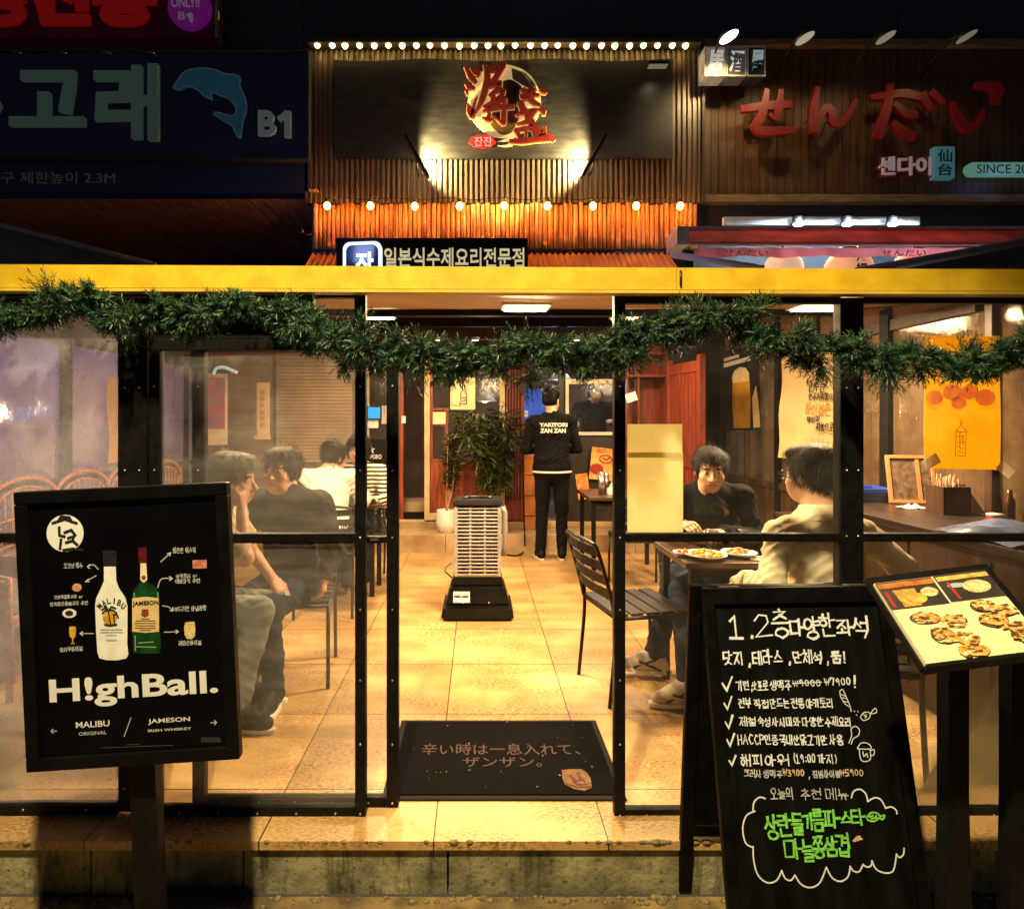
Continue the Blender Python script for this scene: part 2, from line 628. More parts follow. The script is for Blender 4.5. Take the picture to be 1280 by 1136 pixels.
def handwrite(mb, M, s, x0, y0, x1, y1, wpx, y=-0.002, jit=0.03, slope=0.0, strike=None):
    """hand-lettered string fitted into a photo rectangle on the plane of M; wpx: stroke width in photo pixels"""
    ax, az = on_plane(M, x0, y1)
    bx, bz = on_plane(M, x1, y0)
    px = (bx - ax) / (x1 - x0)
    adv, items = 0.0, []
    for ch in s:
        st, a = glyph(ch)
        sc = 1 + random.uniform(-.08, .08)
        dz = random.uniform(-.06, .06)
        wch = 1.0 if a > 1 else a * .8
        items += [[(adv + p[0] * wch + random.uniform(-jit, jit), p[1] * sc + dz + random.uniform(-jit, jit)) for p in q] for q in st]
        adv += a
    adv -= .12
    k = 0
    for q in items:
        pts = [(ax + p[0] / adv * (bx - ax), az + p[1] * (bz - az) + slope * p[0] / adv * (bz - az)) for p in q]
        if len(pts) == 2:
            pts = [pts[0], ((pts[0][0] + pts[1][0]) / 2, (pts[0][1] + pts[1][1]) / 2), pts[1]]
        w0_ = wpx * abs(px) * random.uniform(.85, 1.15)
        pts = [(p[0], p[1], w0_ * random.uniform(.68, 1.22)) for p in pts]
        k += 1
        ribbon(mb, pts, 0, y - 0.00012 * k, None)
    return mb


def pbox(mb, x0, y0, x1, y1, Y, depth, bev=0.0):
    """a box whose front face at distance Y covers the photo rectangle, and that runs back by depth"""
    return mb.b2((PX(x0, Y), Y, PZ(y1, Y)), (PX(x1, Y), Y + depth, PZ(y0, Y)), None, bev)

# ------------------------------------------------------------------ shared materials
M_black = mat('black_paint', (0.004, 0.004, 0.0045), 0.42, var=0, col2=(0.010, 0.009, 0.008), vs=26, bump=0.08, bs=120, spec=.13)
M_blackmat = mat('black_board', (0.005, 0.005, 0.006), 0.55, var=0.4, vs=14, bump=0.1, bs=200, spec=.12)
M_steel = mat('brushed_steel', (0.55, 0.53, 0.5), 0.32, 1.0, var=0.12, vs=20)
M_white = mat('white_paint', (0.78, 0.76, 0.7), 0.5, var=0.06)
M_paper = mat('cream_paper', (0.82, 0.72, 0.45), 0.8, var=0.08, vs=10)
M_ink = mat('dark_ink', (0.02, 0.016, 0.012), 0.8, var=0)
M_screw = mat('screw_metal', (0.75, 0.73, 0.7), 0.3, 1.0, var=0)
M_wood = mat('red_brown_wood', (0.25, 0.05, 0.016), 0.42, var=0.45, vs=5, stretch=(6, 6, 0.6), bump=0.15, bs=30)
M_darkwood = mat('dark_wood', (0.06, 0.028, 0.014), 0.4, var=0.4, vs=5, stretch=(5, 5, 0.7), bump=0.1)
M_tabletop = mat('dark_table_top', (0.05, 0.024, 0.012), 0.3, var=0.4, vs=4, stretch=(0.8, 6, 6))
M_glassy = pane_mat('window_glass', 0.03, refl=1.0)

# ------------------------------------------------------------------ ground
m = mat('street_paving', (0.30, 0.20, 0.07), 0.75, var=0, col2=(0.09, 0.06, 0.025), vs=9, bump=0.9, bs=26)
g = MB()
nx, ny = 24, 14
xs = [-150, -60, -25, -12] + [-8 + 16 * i / 16 for i in range(17)] + [12, 25, 60, 150]
ys = [-150, -60, -20, -8, -4, -2, -1, 0, 0.5, 1, 1.4, 1.7, 1.9, 2.034]
for i in range(len(xs) - 1):
    for j in range(len(ys) - 1):
        g.quad((xs[i], ys[j], -0.185), (xs[i + 1], ys[j], -0.185), (xs[i + 1], ys[j + 1], -0.185), (xs[i], ys[j + 1], -0.185))
bmesh.ops.remove_doubles(g.bm, verts=g.bm.verts, dist=1e-4)
o = struct(g.build('street', m))
g = MB()
x0, x1 = -3.3, 6.0
g.b2((-150, 2.034, -0.186), (150, 2.036, -0.184))
g.b2((-150, 2.036, -0.19), (150, 150, -0.186))
o = struct(g.build('ground', mat('back_ground', (0.05, 0.045, 0.04), 0.9)))


def tile_mat():
    m = mat('terrace_tile', (0.66, 0.44, 0.18), 0.36, var=0.0, col2=(0.40, 0.235, 0.085), vs=1.7, bump=0.12, bs=60)
    nt = m.node_tree
    b = nt.nodes['Principled BSDF']
    base = b.inputs['Base Color'].links[0].from_socket
    tc = _n(nt, 'ShaderNodeTexCoord')
    # brown spatter, gathered in patches
    a = _n(nt, 'ShaderNodeTexNoise')
    a.inputs['Scale'].default_value = 55
    a.inputs['Detail'].default_value = 8
    a.inputs['Roughness'].default_value = 0.75
    p = _n(nt, 'ShaderNodeTexNoise')
    p.inputs['Scale'].default_value = 2.4
    p.inputs['Detail'].default_value = 5
    mpp = _n(nt, 'ShaderNodeMapping')
    mpp.inputs['Scale'].default_value = (1, 2.2, 1)
    nt.links.new(tc.outputs['Object'], mpp.inputs[0])
    nt.links.new(mpp.outputs[0], a.inputs['Vector'])
    nt.links.new(mpp.outputs[0], p.inputs['Vector'])
    ad = _n(nt, 'ShaderNodeMath', operation='MULTIPLY')
    r1 = _n(nt, 'ShaderNodeMapRange')
    r1.inputs[1].default_value = 0.47
    r1.inputs[2].default_value = 0.56
    r2 = _n(nt, 'ShaderNodeMapRange')
    r2.inputs[1].default_value = 0.36
    r2.inputs[2].default_value = 0.6
    nt.links.new(a.outputs[0], r1.inputs[0])
    nt.links.new(p.outputs[0], r2.inputs[0])
    nt.links.new(r1.outputs[0], ad.inputs[0])
    nt.links.new(r2.outputs[0], ad.inputs[1])
    mx = _n(nt, 'ShaderNodeMix', data_type='RGBA')
    nt.links.new(ad.outputs[0], mx.inputs[0])
    nt.links.new(base, mx.inputs[6])
    mx.inputs[7].default_value = (0.19, 0.08, 0.025, 1)
    # grout lines, 0.585 m by 0.6 m
    br = _n(nt, 'ShaderNodeTexBrick')
    br.offset = 0.0
    br.inputs['Scale'].default_value = 1.0
    br.inputs['Mortar Size'].default_value = 0.0028
    br.inputs['Mortar Smooth'].default_value = 0.2
    br.inputs['Brick Width'].default_value = 0.585
    br.inputs['Row Height'].default_value = 0.6
    br.inputs['Color1'].default_value = (0.82, 0.82, 0.82, 1)
    br.inputs['Color2'].default_value = (1.15, 1.15, 1.15, 1)
    br.inputs['Mortar'].default_value = (0.05, 0.03, 0.015, 1)
    mp = _n(nt, 'ShaderNodeMapping')
    mp.inputs['Location'].default_value = (0.147 + 5.85, -2.323 + 6, 0)
    nt.links.new(tc.outputs['Object'], mp.inputs[0])
    nt.links.new(mp.outputs[0], br.inputs['Vector'])
    ml = _n(nt, 'ShaderNodeMix', data_type='RGBA', blend_type='MULTIPLY')
    ml.inputs[0].default_value = 1
    nt.links.new(mx.outputs[2], ml.inputs[6])
    nt.links.new(br.outputs[0], ml.inputs[7])
    nt.links.new(ml.outputs[2], b.inputs['Base Color'])
    return m


g = MB()
xs = [-3.6 + 0.15 * i for i in range(70)]
g.b2((-3.6, 2.034, -0.03), (6.9, 6.55, 0))
struct(g.build('terrace_floor', tile_mat()))

# the step below the terrace edge: rough stained stone slabs
def stain_mat(name, c1, c2, sc):
    m = mat(name, c1, 0.8, var=0, col2=c2, vs=sc, bump=0.6, bs=35)
    nt = m.node_tree
    b = nt.nodes['Principled BSDF']
    base = b.inputs['Base Color'].links[0].from_socket
    tc = _n(nt, 'ShaderNodeTexCoord')
    out = base
    for stretch, scale, lo, hi, col in (((3, 3, .55), 5, .50, .66, (0.035, 0.033, 0.018)), ((1, 1, 1), 46, .56, .66, (0.05, 0.045, 0.02)), ((1, 1, 3), 2.2, .55, .72, (0.10, 0.12, 0.04))):
        mp = _n(nt, 'ShaderNodeMapping')
        mp.inputs['Scale'].default_value = stretch
        nt.links.new(tc.outputs['Object'], mp.inputs[0])
        nz = _n(nt, 'ShaderNodeTexNoise')
        nz.inputs['Scale'].default_value = scale
        nz.inputs['Detail'].default_value = 8
        nz.inputs['Roughness'].default_value = .7
        nt.links.new(mp.outputs[0], nz.inputs['Vector'])
        mr = _n(nt, 'ShaderNodeMapRange')
        mr.inputs[1].default_value = lo
        mr.inputs[2].default_value = hi
        nt.links.new(nz.outputs[0], mr.inputs[0])
        mx = _n(nt, 'ShaderNodeMix', data_type='RGBA')
        nt.links.new(mr.outputs[0], mx.inputs[0])
        nt.links.new(out, mx.inputs[6])
        mx.inputs[7].default_value = (*col, 1)
        out = mx.outputs[2]
    nt.links.new(out, b.inputs['Base Color'])
    return m


ms = stain_mat('stained_stone', (0.40, 0.37, 0.21), (0.15, 0.145, 0.075), 7)
g = MB()
xx = -4.0
k = 0
edges = [-4.0, -3.1, -2.2, -1.3, -0.79, -0.1, 0.87, 1.75, 2.6, 3.5, 4.4, 5.5, 7.0]
for a, b in zip(edges[:-1], edges[1:]):
    d = random.uniform(0, 0.006)
    g.b2((a + 0.003, 2.044 + d, -0.2), (b - 0.003, 2.2, -0.033), None, 0.004)
struct(g.build('terrace_step', ms))
# crumbled mortar and grit along the foot and lip of the step
g = MB()
for i in range(520):
    x = random.uniform(-2.8, 2.6)
    r = random.uniform(0.002, 0.008) * random.choice((1, 1, 1.7))
    if random.random() < 0.7:
        g.ball((x, 2.03 - abs(random.gauss(0, 0.02)), -0.184), (r * 1.5, r, r), 6)
    else:
        x = random.gauss(0.75, 0.15) if random.random() < .4 else x
        g.ball((x, 2.036, -0.004), (r * 1.6, r * .7, r * .8), 6)
o = g.build('gravel', mat('grit', (0.2, 0.16, 0.08), 0.9, var=0.5, vs=80))
o['kind'] = 'stuff'

# ------------------------------------------------------------------ street lamp behind the photographer: lights the kerb side
LX, LY, LZ = -.35, .2, 4.5
sl = thing('street_lamp', 'tall grey street lamp standing in the road behind the viewpoint', 'street lamp', (-1.59, -0.7, -0.185))
g = MB()
g.tube([(0, 0, 0), (0, 0, 2.4), (0, 0, 4.3), (.1, 0.07, 4.65), (.5, .35, 4.85), (1.24, .9, 4.86)], [.08, .07, .055, .05, .045, .04], 12)
g.build('pole', mat('lamp_pole', (0.2, 0.2, 0.2), 0.5, 0.6), sl)
g = MB()
g.box((1.24, .9, 4.83), (.3, .22, .1), None, .02)
g.build('lamp_head', mat('lamp_head', (0.25, 0.25, 0.25), 0.5, 0.4), sl)
g = MB()
g.box((1.24, .9, 4.772), (.24, .16, .012))
g.build('diffuser', glow('street_lamp_glow', (1, .8, .45), 6), sl)
lamp('SPOT', 'street_lamp_light', (LX, LY, LZ), 1480, (1.0, 0.80, 0.43), sl, aim=(0, 2.0, 0), spot_size=R(72), spot_blend=0.5, shadow_soft_size=0.07)

# ------------------------------------------------------------------ the building behind
bd = thing('shop_building', 'dark navy shop building carrying all the signs', 'building', (0, 7.0, 0))
g = MB()
for (a, b, c, d) in [(-14, 3.985, 14, 10), (3.0, 2.6, 14, 3.985), (-1.93, 2.62, 3.0, 3.985)]:
    g.b2((a, 7.08, b), (c, 7.4, d))
for x in (-4.4, -2.05, 2.6, 4.9, 5.9):
    g.b2((x - .012, 7.06, 5.75), (x + .012, 7.08, 10))
g.build('wall', mat('navy_wall', (0.05, 0.07, 0.13), 0.6, var=0.3, vs=2), bd, world=True)
# underside over the driveway at the left: diagonal planks
g = MB()
Z = 3.95
x = -9.0
while x < PX(391, 6.5):
    g.b2((x, 6.72, Z), (x + .135, 10.5, Z + .03))
    x += .145
g.build('soffit', mat('soffit_planks', (0.55, 0.28, 0.10), 0.55, var=0.35, vs=4, stretch=(5, .7, 5)), bd, world=True)
g = MB()
g.b2((-9.2, 10.5, -.18), (-1.9, 10.6, 3.9))
g.build('driveway_wall', mat('driveway_wall', (0.05, 0.05, 0.06), 0.8), bd, world=True)
# timber cladding of the right-hand shop
g = MB()
Yr = 6.86
x = PX(878, Yr)
zt, zb = PZ(56, Yr), PZ(243, Yr)
while x < 8.2:
    w = .092 + random.uniform(-.008, .008)
    d = random.uniform(0, .004)
    g.b2((x, Yr - d, zb), (x + w - .006, Yr + .03, zt))
    x += w
g.b2((PX(877, Yr), Yr + .03, zb), (8.2, Yr + .05, zt))
g.build('timber_cladding', mat('timber_cladding', (0.10, 0.046, 0.015), 0.5, var=0.35, vs=3, stretch=(7, 7, .5), bump=.1), bd, world=True)
g = MB()
pbox(g, 876, 243, 1400, 252, 6.78, .25)
pbox(g, 876, 49, 1400, 56, 6.78, .25)
g.build('timber_beam', mat('beam', (0.24, 0.17, 0.08), 0.6, var=.4, vs=8, stretch=(.6, 5, 5)), bd, world=True)
g = MB()
g.b2((2.45, 6.9, 2.9), (8.2, 7.05, zb - .02))
g.build('recess_wall', mat('recess', (0.03, 0.035, 0.05), 0.6), bd, world=True)
g = MB()
pbox(g, 905, 271, 1150, 281, 6.6, .05)
g.build('lamp_strip', mat('lamp_strip', (0.45, 0.5, 0.55), .4), bd, world=True)

# ------------------------------------------------------------------ central sign: corrugated metal
cl = thing('sign_cladding', 'brown corrugated metal panel between the dark sign and timber front', 'sign cladding', (PX(630, 6.75), 6.75, PZ(255, 6.75)))
g = MB()
Yc = 6.75
xa, xb, za, zb_ = PX(386, Yc), PX(876, Yc), PZ(255, Yc), PZ(56, Yc)
N = 76
pr = [(0, 0), (.18, 0), (.32, 1), (.68, 1), (.82, 0)]
cols = []
for i in range(N):
    for t, h in pr:
        cols.append((xa + (xb - xa) * (i + t) / N, Yc - .028 * h))
cols.append((xb, Yc))
vs = [(x, y, za) for x, y in cols] + [(x, y, zb_) for x, y in cols]
n = len(cols)
g.add(vs, [(i, i + 1, n + i + 1, n + i) for i in range(n - 1)])
g.build('corrugated_sheet', mat('corrugated_brown', (0.15, 0.115, 0.085), 0.42, 0.25, var=.2, vs=5, stretch=(2, 2, .5)), cl, world=True, recalc=False)
g = MB()
pbox(g, 384, 48, 878, 53, 6.58, .2)
g.b2((xa - .03, 6.7, za), (xa, 6.85, zb_ + .03))
g.b2((xb, 6.7, za), (xb + .03, 6.85, zb_ + .03))
g.build('trim', mat('dark_trim', (0.05, 0.04, 0.03), .5, .3), cl, world=True)

SY = 6.66
sg = thing('shop_sign', 'black cloth signboard with golden moon and dark red brush characters', 'shop sign', (PX(628, SY), SY, PZ(198, SY)))
g = MB()
# slightly slack cloth on a frame
nu, nv = 50, 22
for i in range(nu):
    for j in range(nv):
        pass
def cloth(u, v):
    px = 417 + (841 - 417) * u
    py = 198 - (198 - 75) * v + (1.6 * math.sin(u * 17) * v)
    y = SY + .006 * math.sin(u * 19 + v * 3) * math.sin(v * 3.1)
    return (PX(px, SY), y, PZ(py, SY))
vs = [cloth(i / nu, j / nv) for j in range(nv + 1) for i in range(nu + 1)]
fs = [(j * (nu + 1) + i, j * (nu + 1) + i + 1, (j + 1) * (nu + 1) + i + 1, (j + 1) * (nu + 1) + i) for i in range(nu) for j in range(nv)]
vs += [(v[0], v[1] + .03, v[2]) for v in vs]
k = (nu + 1) * (nv + 1)
fs += [tuple(a + k for a in f[::-1]) for f in fs]
g.add(vs, fs, None, True)
g.build('board', mat('sign_cloth', (0.018, 0.0175, 0.018), .5, var=.35, vs=5, stretch=(1, 1, 4), bump=.15, bs=25), sg, world=True, recalc=False)


def L7(u, v): return at(560 + u / 7.575, 60 + v / 7.575, SY)


def logo_pts(pts): return [(L7(p[0], p[1]).x, L7(p[0], p[1]).z) + ((p[2] / 7.575 / 760 * SY,) if len(p) > 2 else ()) for p in pts]


# moon
g = MB()
cx, cy, rr = 532, 520, 345
moon = [(cx + rr * math.cos(a) * (1 + .012 * math.sin(5 * a)), cy + rr * math.sin(a)) for a in [2 * math.pi * i / 60 for i in range(60)]]
g.prism(logo_pts(moon), SY - .03, SY - .012)
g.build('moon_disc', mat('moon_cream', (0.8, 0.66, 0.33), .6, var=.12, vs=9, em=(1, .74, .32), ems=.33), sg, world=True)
g = MB()
ink = smooth_line([(520, 330), (600, 320), (690, 380), (720, 480), (700, 600), (650, 720), (590, 820), (510, 835), (440, 790), (400, 720), (430, 600), (500, 470), (520, 330)], 5)
g.prism(logo_pts(ink)[:-1], SY - .034, SY - .0305)
g.build('ink_wash', mat('ink_wash', (0.24, 0.12, 0.03), .7, var=.0, col2=(0.015, 0.01, 0.006), vs=6), sg, world=True)
KJ = [
    [(215, 215, 15), (250, 240, 55), (285, 270, 55), (280, 300, 15)], [(160, 212, 10), (215, 300, 50), (262, 352, 30)], [(165, 370, 12), (200, 395, 45), (242, 415, 35)], [(180, 440, 30), (185, 470, 15)],
    [(190, 565, 12), (210, 620, 60), (233, 670, 45), (250, 560, 25), (275, 500, 12)],
    [(350, 200, 30), (372, 300, 58), (352, 420, 60), (318, 530, 50), (262, 640, 14)],
    [(395, 245, 40), (450, 235, 60), (520, 195, 62), (535, 205, 20)], [(515, 215, 45), (462, 300, 50), (420, 350, 45), (375, 385, 18)],
    [(395, 400, 30), (440, 385, 42), (488, 365, 40), (470, 420, 40), (400, 480, 30)], [(440, 450, 30), (515, 435, 42), (500, 490, 45), (440, 540, 45), (350, 590, 35)],
    [(420, 470, 45), (430, 540, 50), (385, 580, 40)], [(520, 500, 36), (470, 560, 36), (430, 590, 30)],
    [(335, 635, 18), (430, 605, 36), (520, 590, 42), (612, 588, 36)], [(535, 520, 36), (528, 600, 46), (525, 690, 50), (518, 745, 30), (425, 668, 10)], [(372, 610, 28), (388, 660, 36), (375, 720, 30)], [(330, 695, 16), (370, 708, 32), (410, 716, 22)],
    [(690, 440, 24), (760, 445, 40), (812, 440, 32)], [(688, 490, 30), (760, 480, 38), (850, 485, 28)], [(715, 425, 26), (750, 490, 46), (800, 545, 44), (862, 572, 18)], [(795, 450, 22), (740, 510, 40), (700, 520, 18)], [(868, 430, 30), (895, 445, 50), (915, 460, 24)],
    [(665, 560, 30), (690, 570, 56), (700, 640, 40)], [(645, 670, 18), (720, 640, 38), (840, 622, 28)], [(670, 565, 34), (730, 640, 56), (770, 720, 60), (830, 800, 66), (890, 845, 60), (912, 770, 12)], [(820, 640, 34), (760, 700, 46), (720, 740, 36), (650, 755, 14)], [(870, 610, 34), (895, 630, 50), (900, 665, 20)],
    [(635, 815, 30), (660, 850, 38), (680, 888, 30)], [(640, 810, 28), (730, 795, 32), (795, 790, 32)], [(730, 800, 26), (735, 850, 26), (725, 885, 22)], [(795, 790, 40), (820, 850, 44), (815, 890, 36)],
    [(585, 918, 30), (700, 915, 48), (860, 898, 46), (960, 885, 62), (990, 905, 30)],
]
g = MB()
for i, st in enumerate(KJ):
    ribbon(g, [(p[0], p[1], p[2]) for p in logo_pts(smooth_line(st, 4))], 0, SY - .075 - .0006 * i, None, .03)
g.build('brush_characters', mat('dark_red', (0.15, 0.012, 0.010), .4, var=.2, vs=12), sg, world=True)
g = MB()
for i, st in enumerate(KJ):
    ribbon(g, [(p[0], p[1], p[2] * 1.12 + .011) for p in logo_pts(smooth_line(st, 4))], 0, SY - .044 - .0005 * i, None, .004)
g.build('character_halo', mat('gold_halo_glow', (0.6, 0.35, 0.1), .5, em=(1, .55, .16), ems=.42), sg, world=True)  # backlight halo round the characters, built as a wider glowing ribbon
g = MB()
g.prism(logo_pts([(600, 210), (730, 255), (810, 345), (850, 430), (760, 400), (690, 360), (610, 312)]), SY - .033, SY - .0302)
g.build('moon_shade', mat('moon_shade', (0.22, 0.16, 0.10), .7, var=.3, vs=30), sg, world=True)
g = MB()
ov = [(325 + 122 * math.cos(a) * (1 + .05 * math.sin(7 * a)), 903 + 62 * math.sin(a) * (1 + .06 * math.sin(9 * a))) for a in [2 * math.pi * i / 40 for i in range(40)]]
g.prism(logo_pts(ov), SY - .05, SY - .03)
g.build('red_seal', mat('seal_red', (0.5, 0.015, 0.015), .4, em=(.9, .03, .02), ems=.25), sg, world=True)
letter(sg, wm(sg), '잔잔', 560 + 248 / 7.575, 60 + 862 / 7.575, 560 + 418 / 7.575, 60 + 950 / 7.575, glow('seal_letters', (1, .85, .7), .7), y=-.052, bold=.012)
g = MB()
for i, st in enumerate([[(470, 905, 8), (530, 895, 22), (590, 880, 24), (660, 840, 10)], [(470, 945, 6), (540, 948, 22), (600, 940, 24)], [(520, 855, 8), (580, 860, 26), (650, 830, 30)]]):
    ribbon(g, logo_pts(smooth_line(st, 4)), 0, SY - .04 - .001 * i)
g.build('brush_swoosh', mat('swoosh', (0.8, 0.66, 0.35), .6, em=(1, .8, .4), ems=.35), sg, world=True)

# two wall washers beneath the sign, one little lamp in its corner
M_lamp = mat('lamp_housing', (0.02, 0.02, 0.02), .4, .4)
G_warm = glow('warm_lamp_lens', (1, .78, .36), 14)
for (px, s, lb) in ((520, 1, 'black wall washer lamp under the sign on the side nearer the dolphin sign'), (743, -1, 'black wall washer lamp under the sign on the side nearer the timber front')):
    p = at(px, 186, 6.42)
    t = thing('wall_washer', lb, 'spotlight', p, group='wall washers under the sign')
    g = MB()
    g.bar((-.11 * s, -.03, .12), (.13 * s, .01, -.3), .035, .12, (0, 1, 0), None, .008)
    g.build('housing', M_lamp, t)
    g = MB()
    g.tube([(0, 0, -.1), (0, .12, -.16), (0, .3, -.16)], .012, 8)
    g.build('arm', M_lamp, t)
    g = MB()
    g.bar((-.085 * s, .055, .07), (.10 * s, .085, -.24), .012, .07, (0, 1, 0))
    g.build('lens', G_warm, t)
    lamp('SPOT', 'wall_washer_light', p + Vector((.06 * s, .07, -.04)), 270, (1, .74, .30), t, aim=p + Vector((.40 * s, .3, .10)), spot_size=R(138), spot_blend=.5, shadow_soft_size=.02)
p = at(822, 86, 6.5)
t = thing('sign_lamp', 'small dim lamp clipped over the top corner of the black sign', 'spotlight', p)
g = MB()
g.box((0, 0, .04), (.22, .1, .03), None, .006)
g.tube([(.1, 0, .05), (.14, .15, .08)], .01, 6)
g.build('housing', M_lamp, t)
g = MB()
g.box((0, 0, .022), (.2, .08, .006))
g.build('lens', glow('dim_lens', (1, .85, .5), .16), t)
lamp('SPOT', 'sign_lamp_light', p + Vector((0, 0, .01)), 1.6, (1, .85, .5), t, aim=p + Vector((0, .12, -.3)), spot_size=R(110), spot_blend=.8, shadow_soft_size=.04)

# festoon of small bulbs along the top, and larger orange bulbs along the bamboo
def bulb_row(name, lb, n, x0, x1, py, Y, r, col, es, power, lcol, cat='string lights', every=1):
    t = thing(name, lb, cat, at((x0 + x1) / 2, py, Y))
    g = MB()
    pts = []
    for i in range(n * 4 - 3):
        px = x0 + (x1 - x0) * i / (n * 4 - 4)
        p = at(px, py, Y) + Vector((0, .03, r * 2.4 + .012 * math.sin(i * 1.3)))
        pts.append(p)
    g.tube(pts, .005, 5)
    g.build('cable', M_lamp, t, world=True)
    me = sk = None
    gm = glow(name + '_glow', col, es)
    for i in range(n):
        p = at(x0 + (x1 - x0) * i / (n - 1), py, Y) + Vector((random.uniform(-.01, .01), 0, random.uniform(-.006, .006)))
        if me is None:
            g = MB()
            g.lathe([(0, -r), (r * .5, -r * .85), (r * .9, -r * .3), (r, .1 * r), (r * .8, r * .7), (r * .45, r * 1.1)], n=12)
            b = g.build('bulb', gm, t)
            g = MB()
            g.lathe([(r * .5, r * 1.0), (r * .5, r * 2.0), (r * .3, r * 2.3)], n=10)
            s = g.build('socket', M_lamp, b)
            me, sk = b.data, s.data
        else:
            b = link('bulb', me, None, t)
            s = link('socket', sk, None, b)
        b.location = wm(t).inverted() @ p
        if power and i % every == 0:
            lamp('POINT', name + '_light', p + Vector((0, -.01, 0)), power, lcol, t, shadow_soft_size=r * 1.05)
    return t


bulb_row('festoon_lights', 'long row of small warm bulbs under the top edge of the corrugated panel', 27, 397, 857, 57, 6.63, .034, (1, .70, .22), 9.0, 1.5, (1, .6, .18), every=1)
bulb_row('orange_lights', 'row of nine orange bulbs along the top of the bamboo fence', 9, 408, 851, 258, 6.55, .038, (1, .45, .07), 24.0, 34.0, (1, .28, .035))

# bamboo screen
t = thing('bamboo_screen', 'orange lit bamboo pole screen below the corrugated sign panel', 'bamboo screen', (PX(630, 6.72), 6.72, PZ(314, 6.72)))
g = MB()
x = PX(391, 6.72)
while x < PX(868, 6.72):
    r = random.uniform(.022, .03)
    z0, z1 = PZ(313, 6.72) + random.uniform(-.02, .02), PZ(254.5, 6.72) + random.uniform(-.02, .012)
    pts, rs = [(x + r, 6.74, z0)], [r]
    z = z0 + random.uniform(.05, .3)
    while z < z1 - .02:
        for dz, k in ((-.012, 1), (-.004, 1.13), (.004, .86), (.012, 1)):
            pts.append((x + r, 6.74, z + dz))
            rs.append(r * k)
        z += random.uniform(.22, .34)
    pts.append((x + r, 6.74, z1))
    rs.append(r)
    g.tube(pts, rs, 9)
    x += 2 * r + .002
g.build('poles', mat('bamboo', (0.55, 0.23, 0.06), .4, var=.45, vs=6, stretch=(4, 4, .35)), t, world=True)
g = MB()
pbox(g, 392, 311, 868, 313, 6.68, .03)
g.build('batten', M_lamp, t, world=True)
# little corrugated eave under it
t = thing('corrugated_eave', 'small rust brown corrugated eave under the bamboo', 'eave', (PX(750, 6.5), 6.5, PZ(335, 6.5)))
g = MB()
cols = []
xa, xb = PX(388, 6.6), PX(838, 6.6)
N = 60
for i in range(N * 6 + 1):
    cols.append((xa + (xb - xa) * i / (N * 6), .016 * math.cos(2 * math.pi * i / 6)))
vs = [(x, 6.7, PZ(317, 6.7) + h) for x, h in cols] + [(x, 6.15, PZ(350, 6.15) + h) for x, h in cols]
n = len(cols)
g.add(vs, [(i, i + 1, n + i + 1, n + i) for i in range(n - 1)], None, True)
g.build('sheet', mat('rust_eave', (0.24, 0.075, 0.03), .5, var=.3), t, world=True, recalc=False)

# sub-sign with the lit logo
Y2 = 6.1
t = thing('restaurant_sign', 'long black sign with gold Korean letters and a lit square logo', 'sign', (PX(540, Y2), Y2, PZ(345, Y2)))
g = MB()
pbox(g, 420, 297.5, 660, 346, Y2, .06, .006)
g.build('board', M_blackmat, t, world=True)
letter(t, wm(t), '일본식수제요리전문점', 481, 311, 655, 335, mat('gold_letters', (0.8, 0.6, 0.2), .4, em=(1, .85, .5), ems=.5), y=-.02, thick=.018, bold=.012)
def rrect(x0, y0, x1, y1, r, Y, tilt=0):
    pts = []
    for cx, cy, a0 in ((x1 - r, y0 + r, -90), (x1 - r, y1 - r, 0), (x0 + r, y1 - r, 90), (x0 + r, y0 + r, 180)):
        for k in range(7):
            a = R(a0 + 15 * k)
            p = at(cx + r * math.cos(a), cy + r * math.sin(a) + tilt * (cx - x0), Y)
            pts.append((p.x, p.z))
    return pts
g = MB()
g.prism(rrect(430, 305, 478, 352, 9, Y2, -.04), Y2 - .05, Y2 - .002)
lg = g.build('logo_box', glow('logo_white', (.75, .85, 1), 1.5), t, world=True)
g = MB()
g.prism(rrect(434, 309, 474, 352, 8, Y2, -.04), Y2 - .058, Y2 - .0505)
g.build('logo_face', mat('logo_navy', (0.01, 0.015, 0.05), .4, em=(.02, .05, .2), ems=.2), t, world=True)
letter(t, wm(t), '잔', 446, 317, 468, 346, glow('logo_letter', (.85, .9, 1), 2.2), y=-.062, bold=.03)
lamp('AREA', 'logo_light', at(452, 312, Y2 - .12), 1.2, (.55, .7, 1), t, aim=at(452, 312, Y2), size=.2)

# ------------------------------------------------------------------ right-hand shop signs
def C3(u, v, Y): return at(830 + u / 2.844, v / 2.844, Y)


Yl = 6.62
t = thing('letter_sign', 'big red brush letters standing off the brown timber front', 'sign', C3(740, 480, Yl))
SEN = [
    [[(283, 386, 20), (360, 376, 26), (447, 370, 22)], [(366, 322, 16), (352, 400, 26), (328, 446, 28), (362, 466, 28), (457, 461, 22)], [(416, 325, 16), (410, 380, 26), (398, 416, 20), (380, 408, 12)]],
    [[(547, 313, 14), (533, 390, 26), (532, 462, 26)], [(530, 458, 16), (572, 388, 24), (598, 398, 26), (606, 432, 26), (640, 430, 24), (684, 358, 14)]],
    [[(744, 346, 18), (850, 332, 26), (918, 346, 24)], [(808, 303, 16), (792, 390, 28), (764, 478, 28)], [(826, 372, 16), (858, 402, 24), (892, 408, 26)], [(818, 438, 18), (850, 468, 30), (888, 482, 24)], [(922, 338, 24), (946, 386, 20)], [(954, 330, 22), (988, 364, 20)]],
    [[(1024, 370, 16), (1045, 420, 28), (1085, 456, 32), (1120, 430, 22), (1136, 394, 10)], [(1112, 305, 16), (1150, 304, 26), (1186, 320, 36), (1180, 356, 26)]],
]
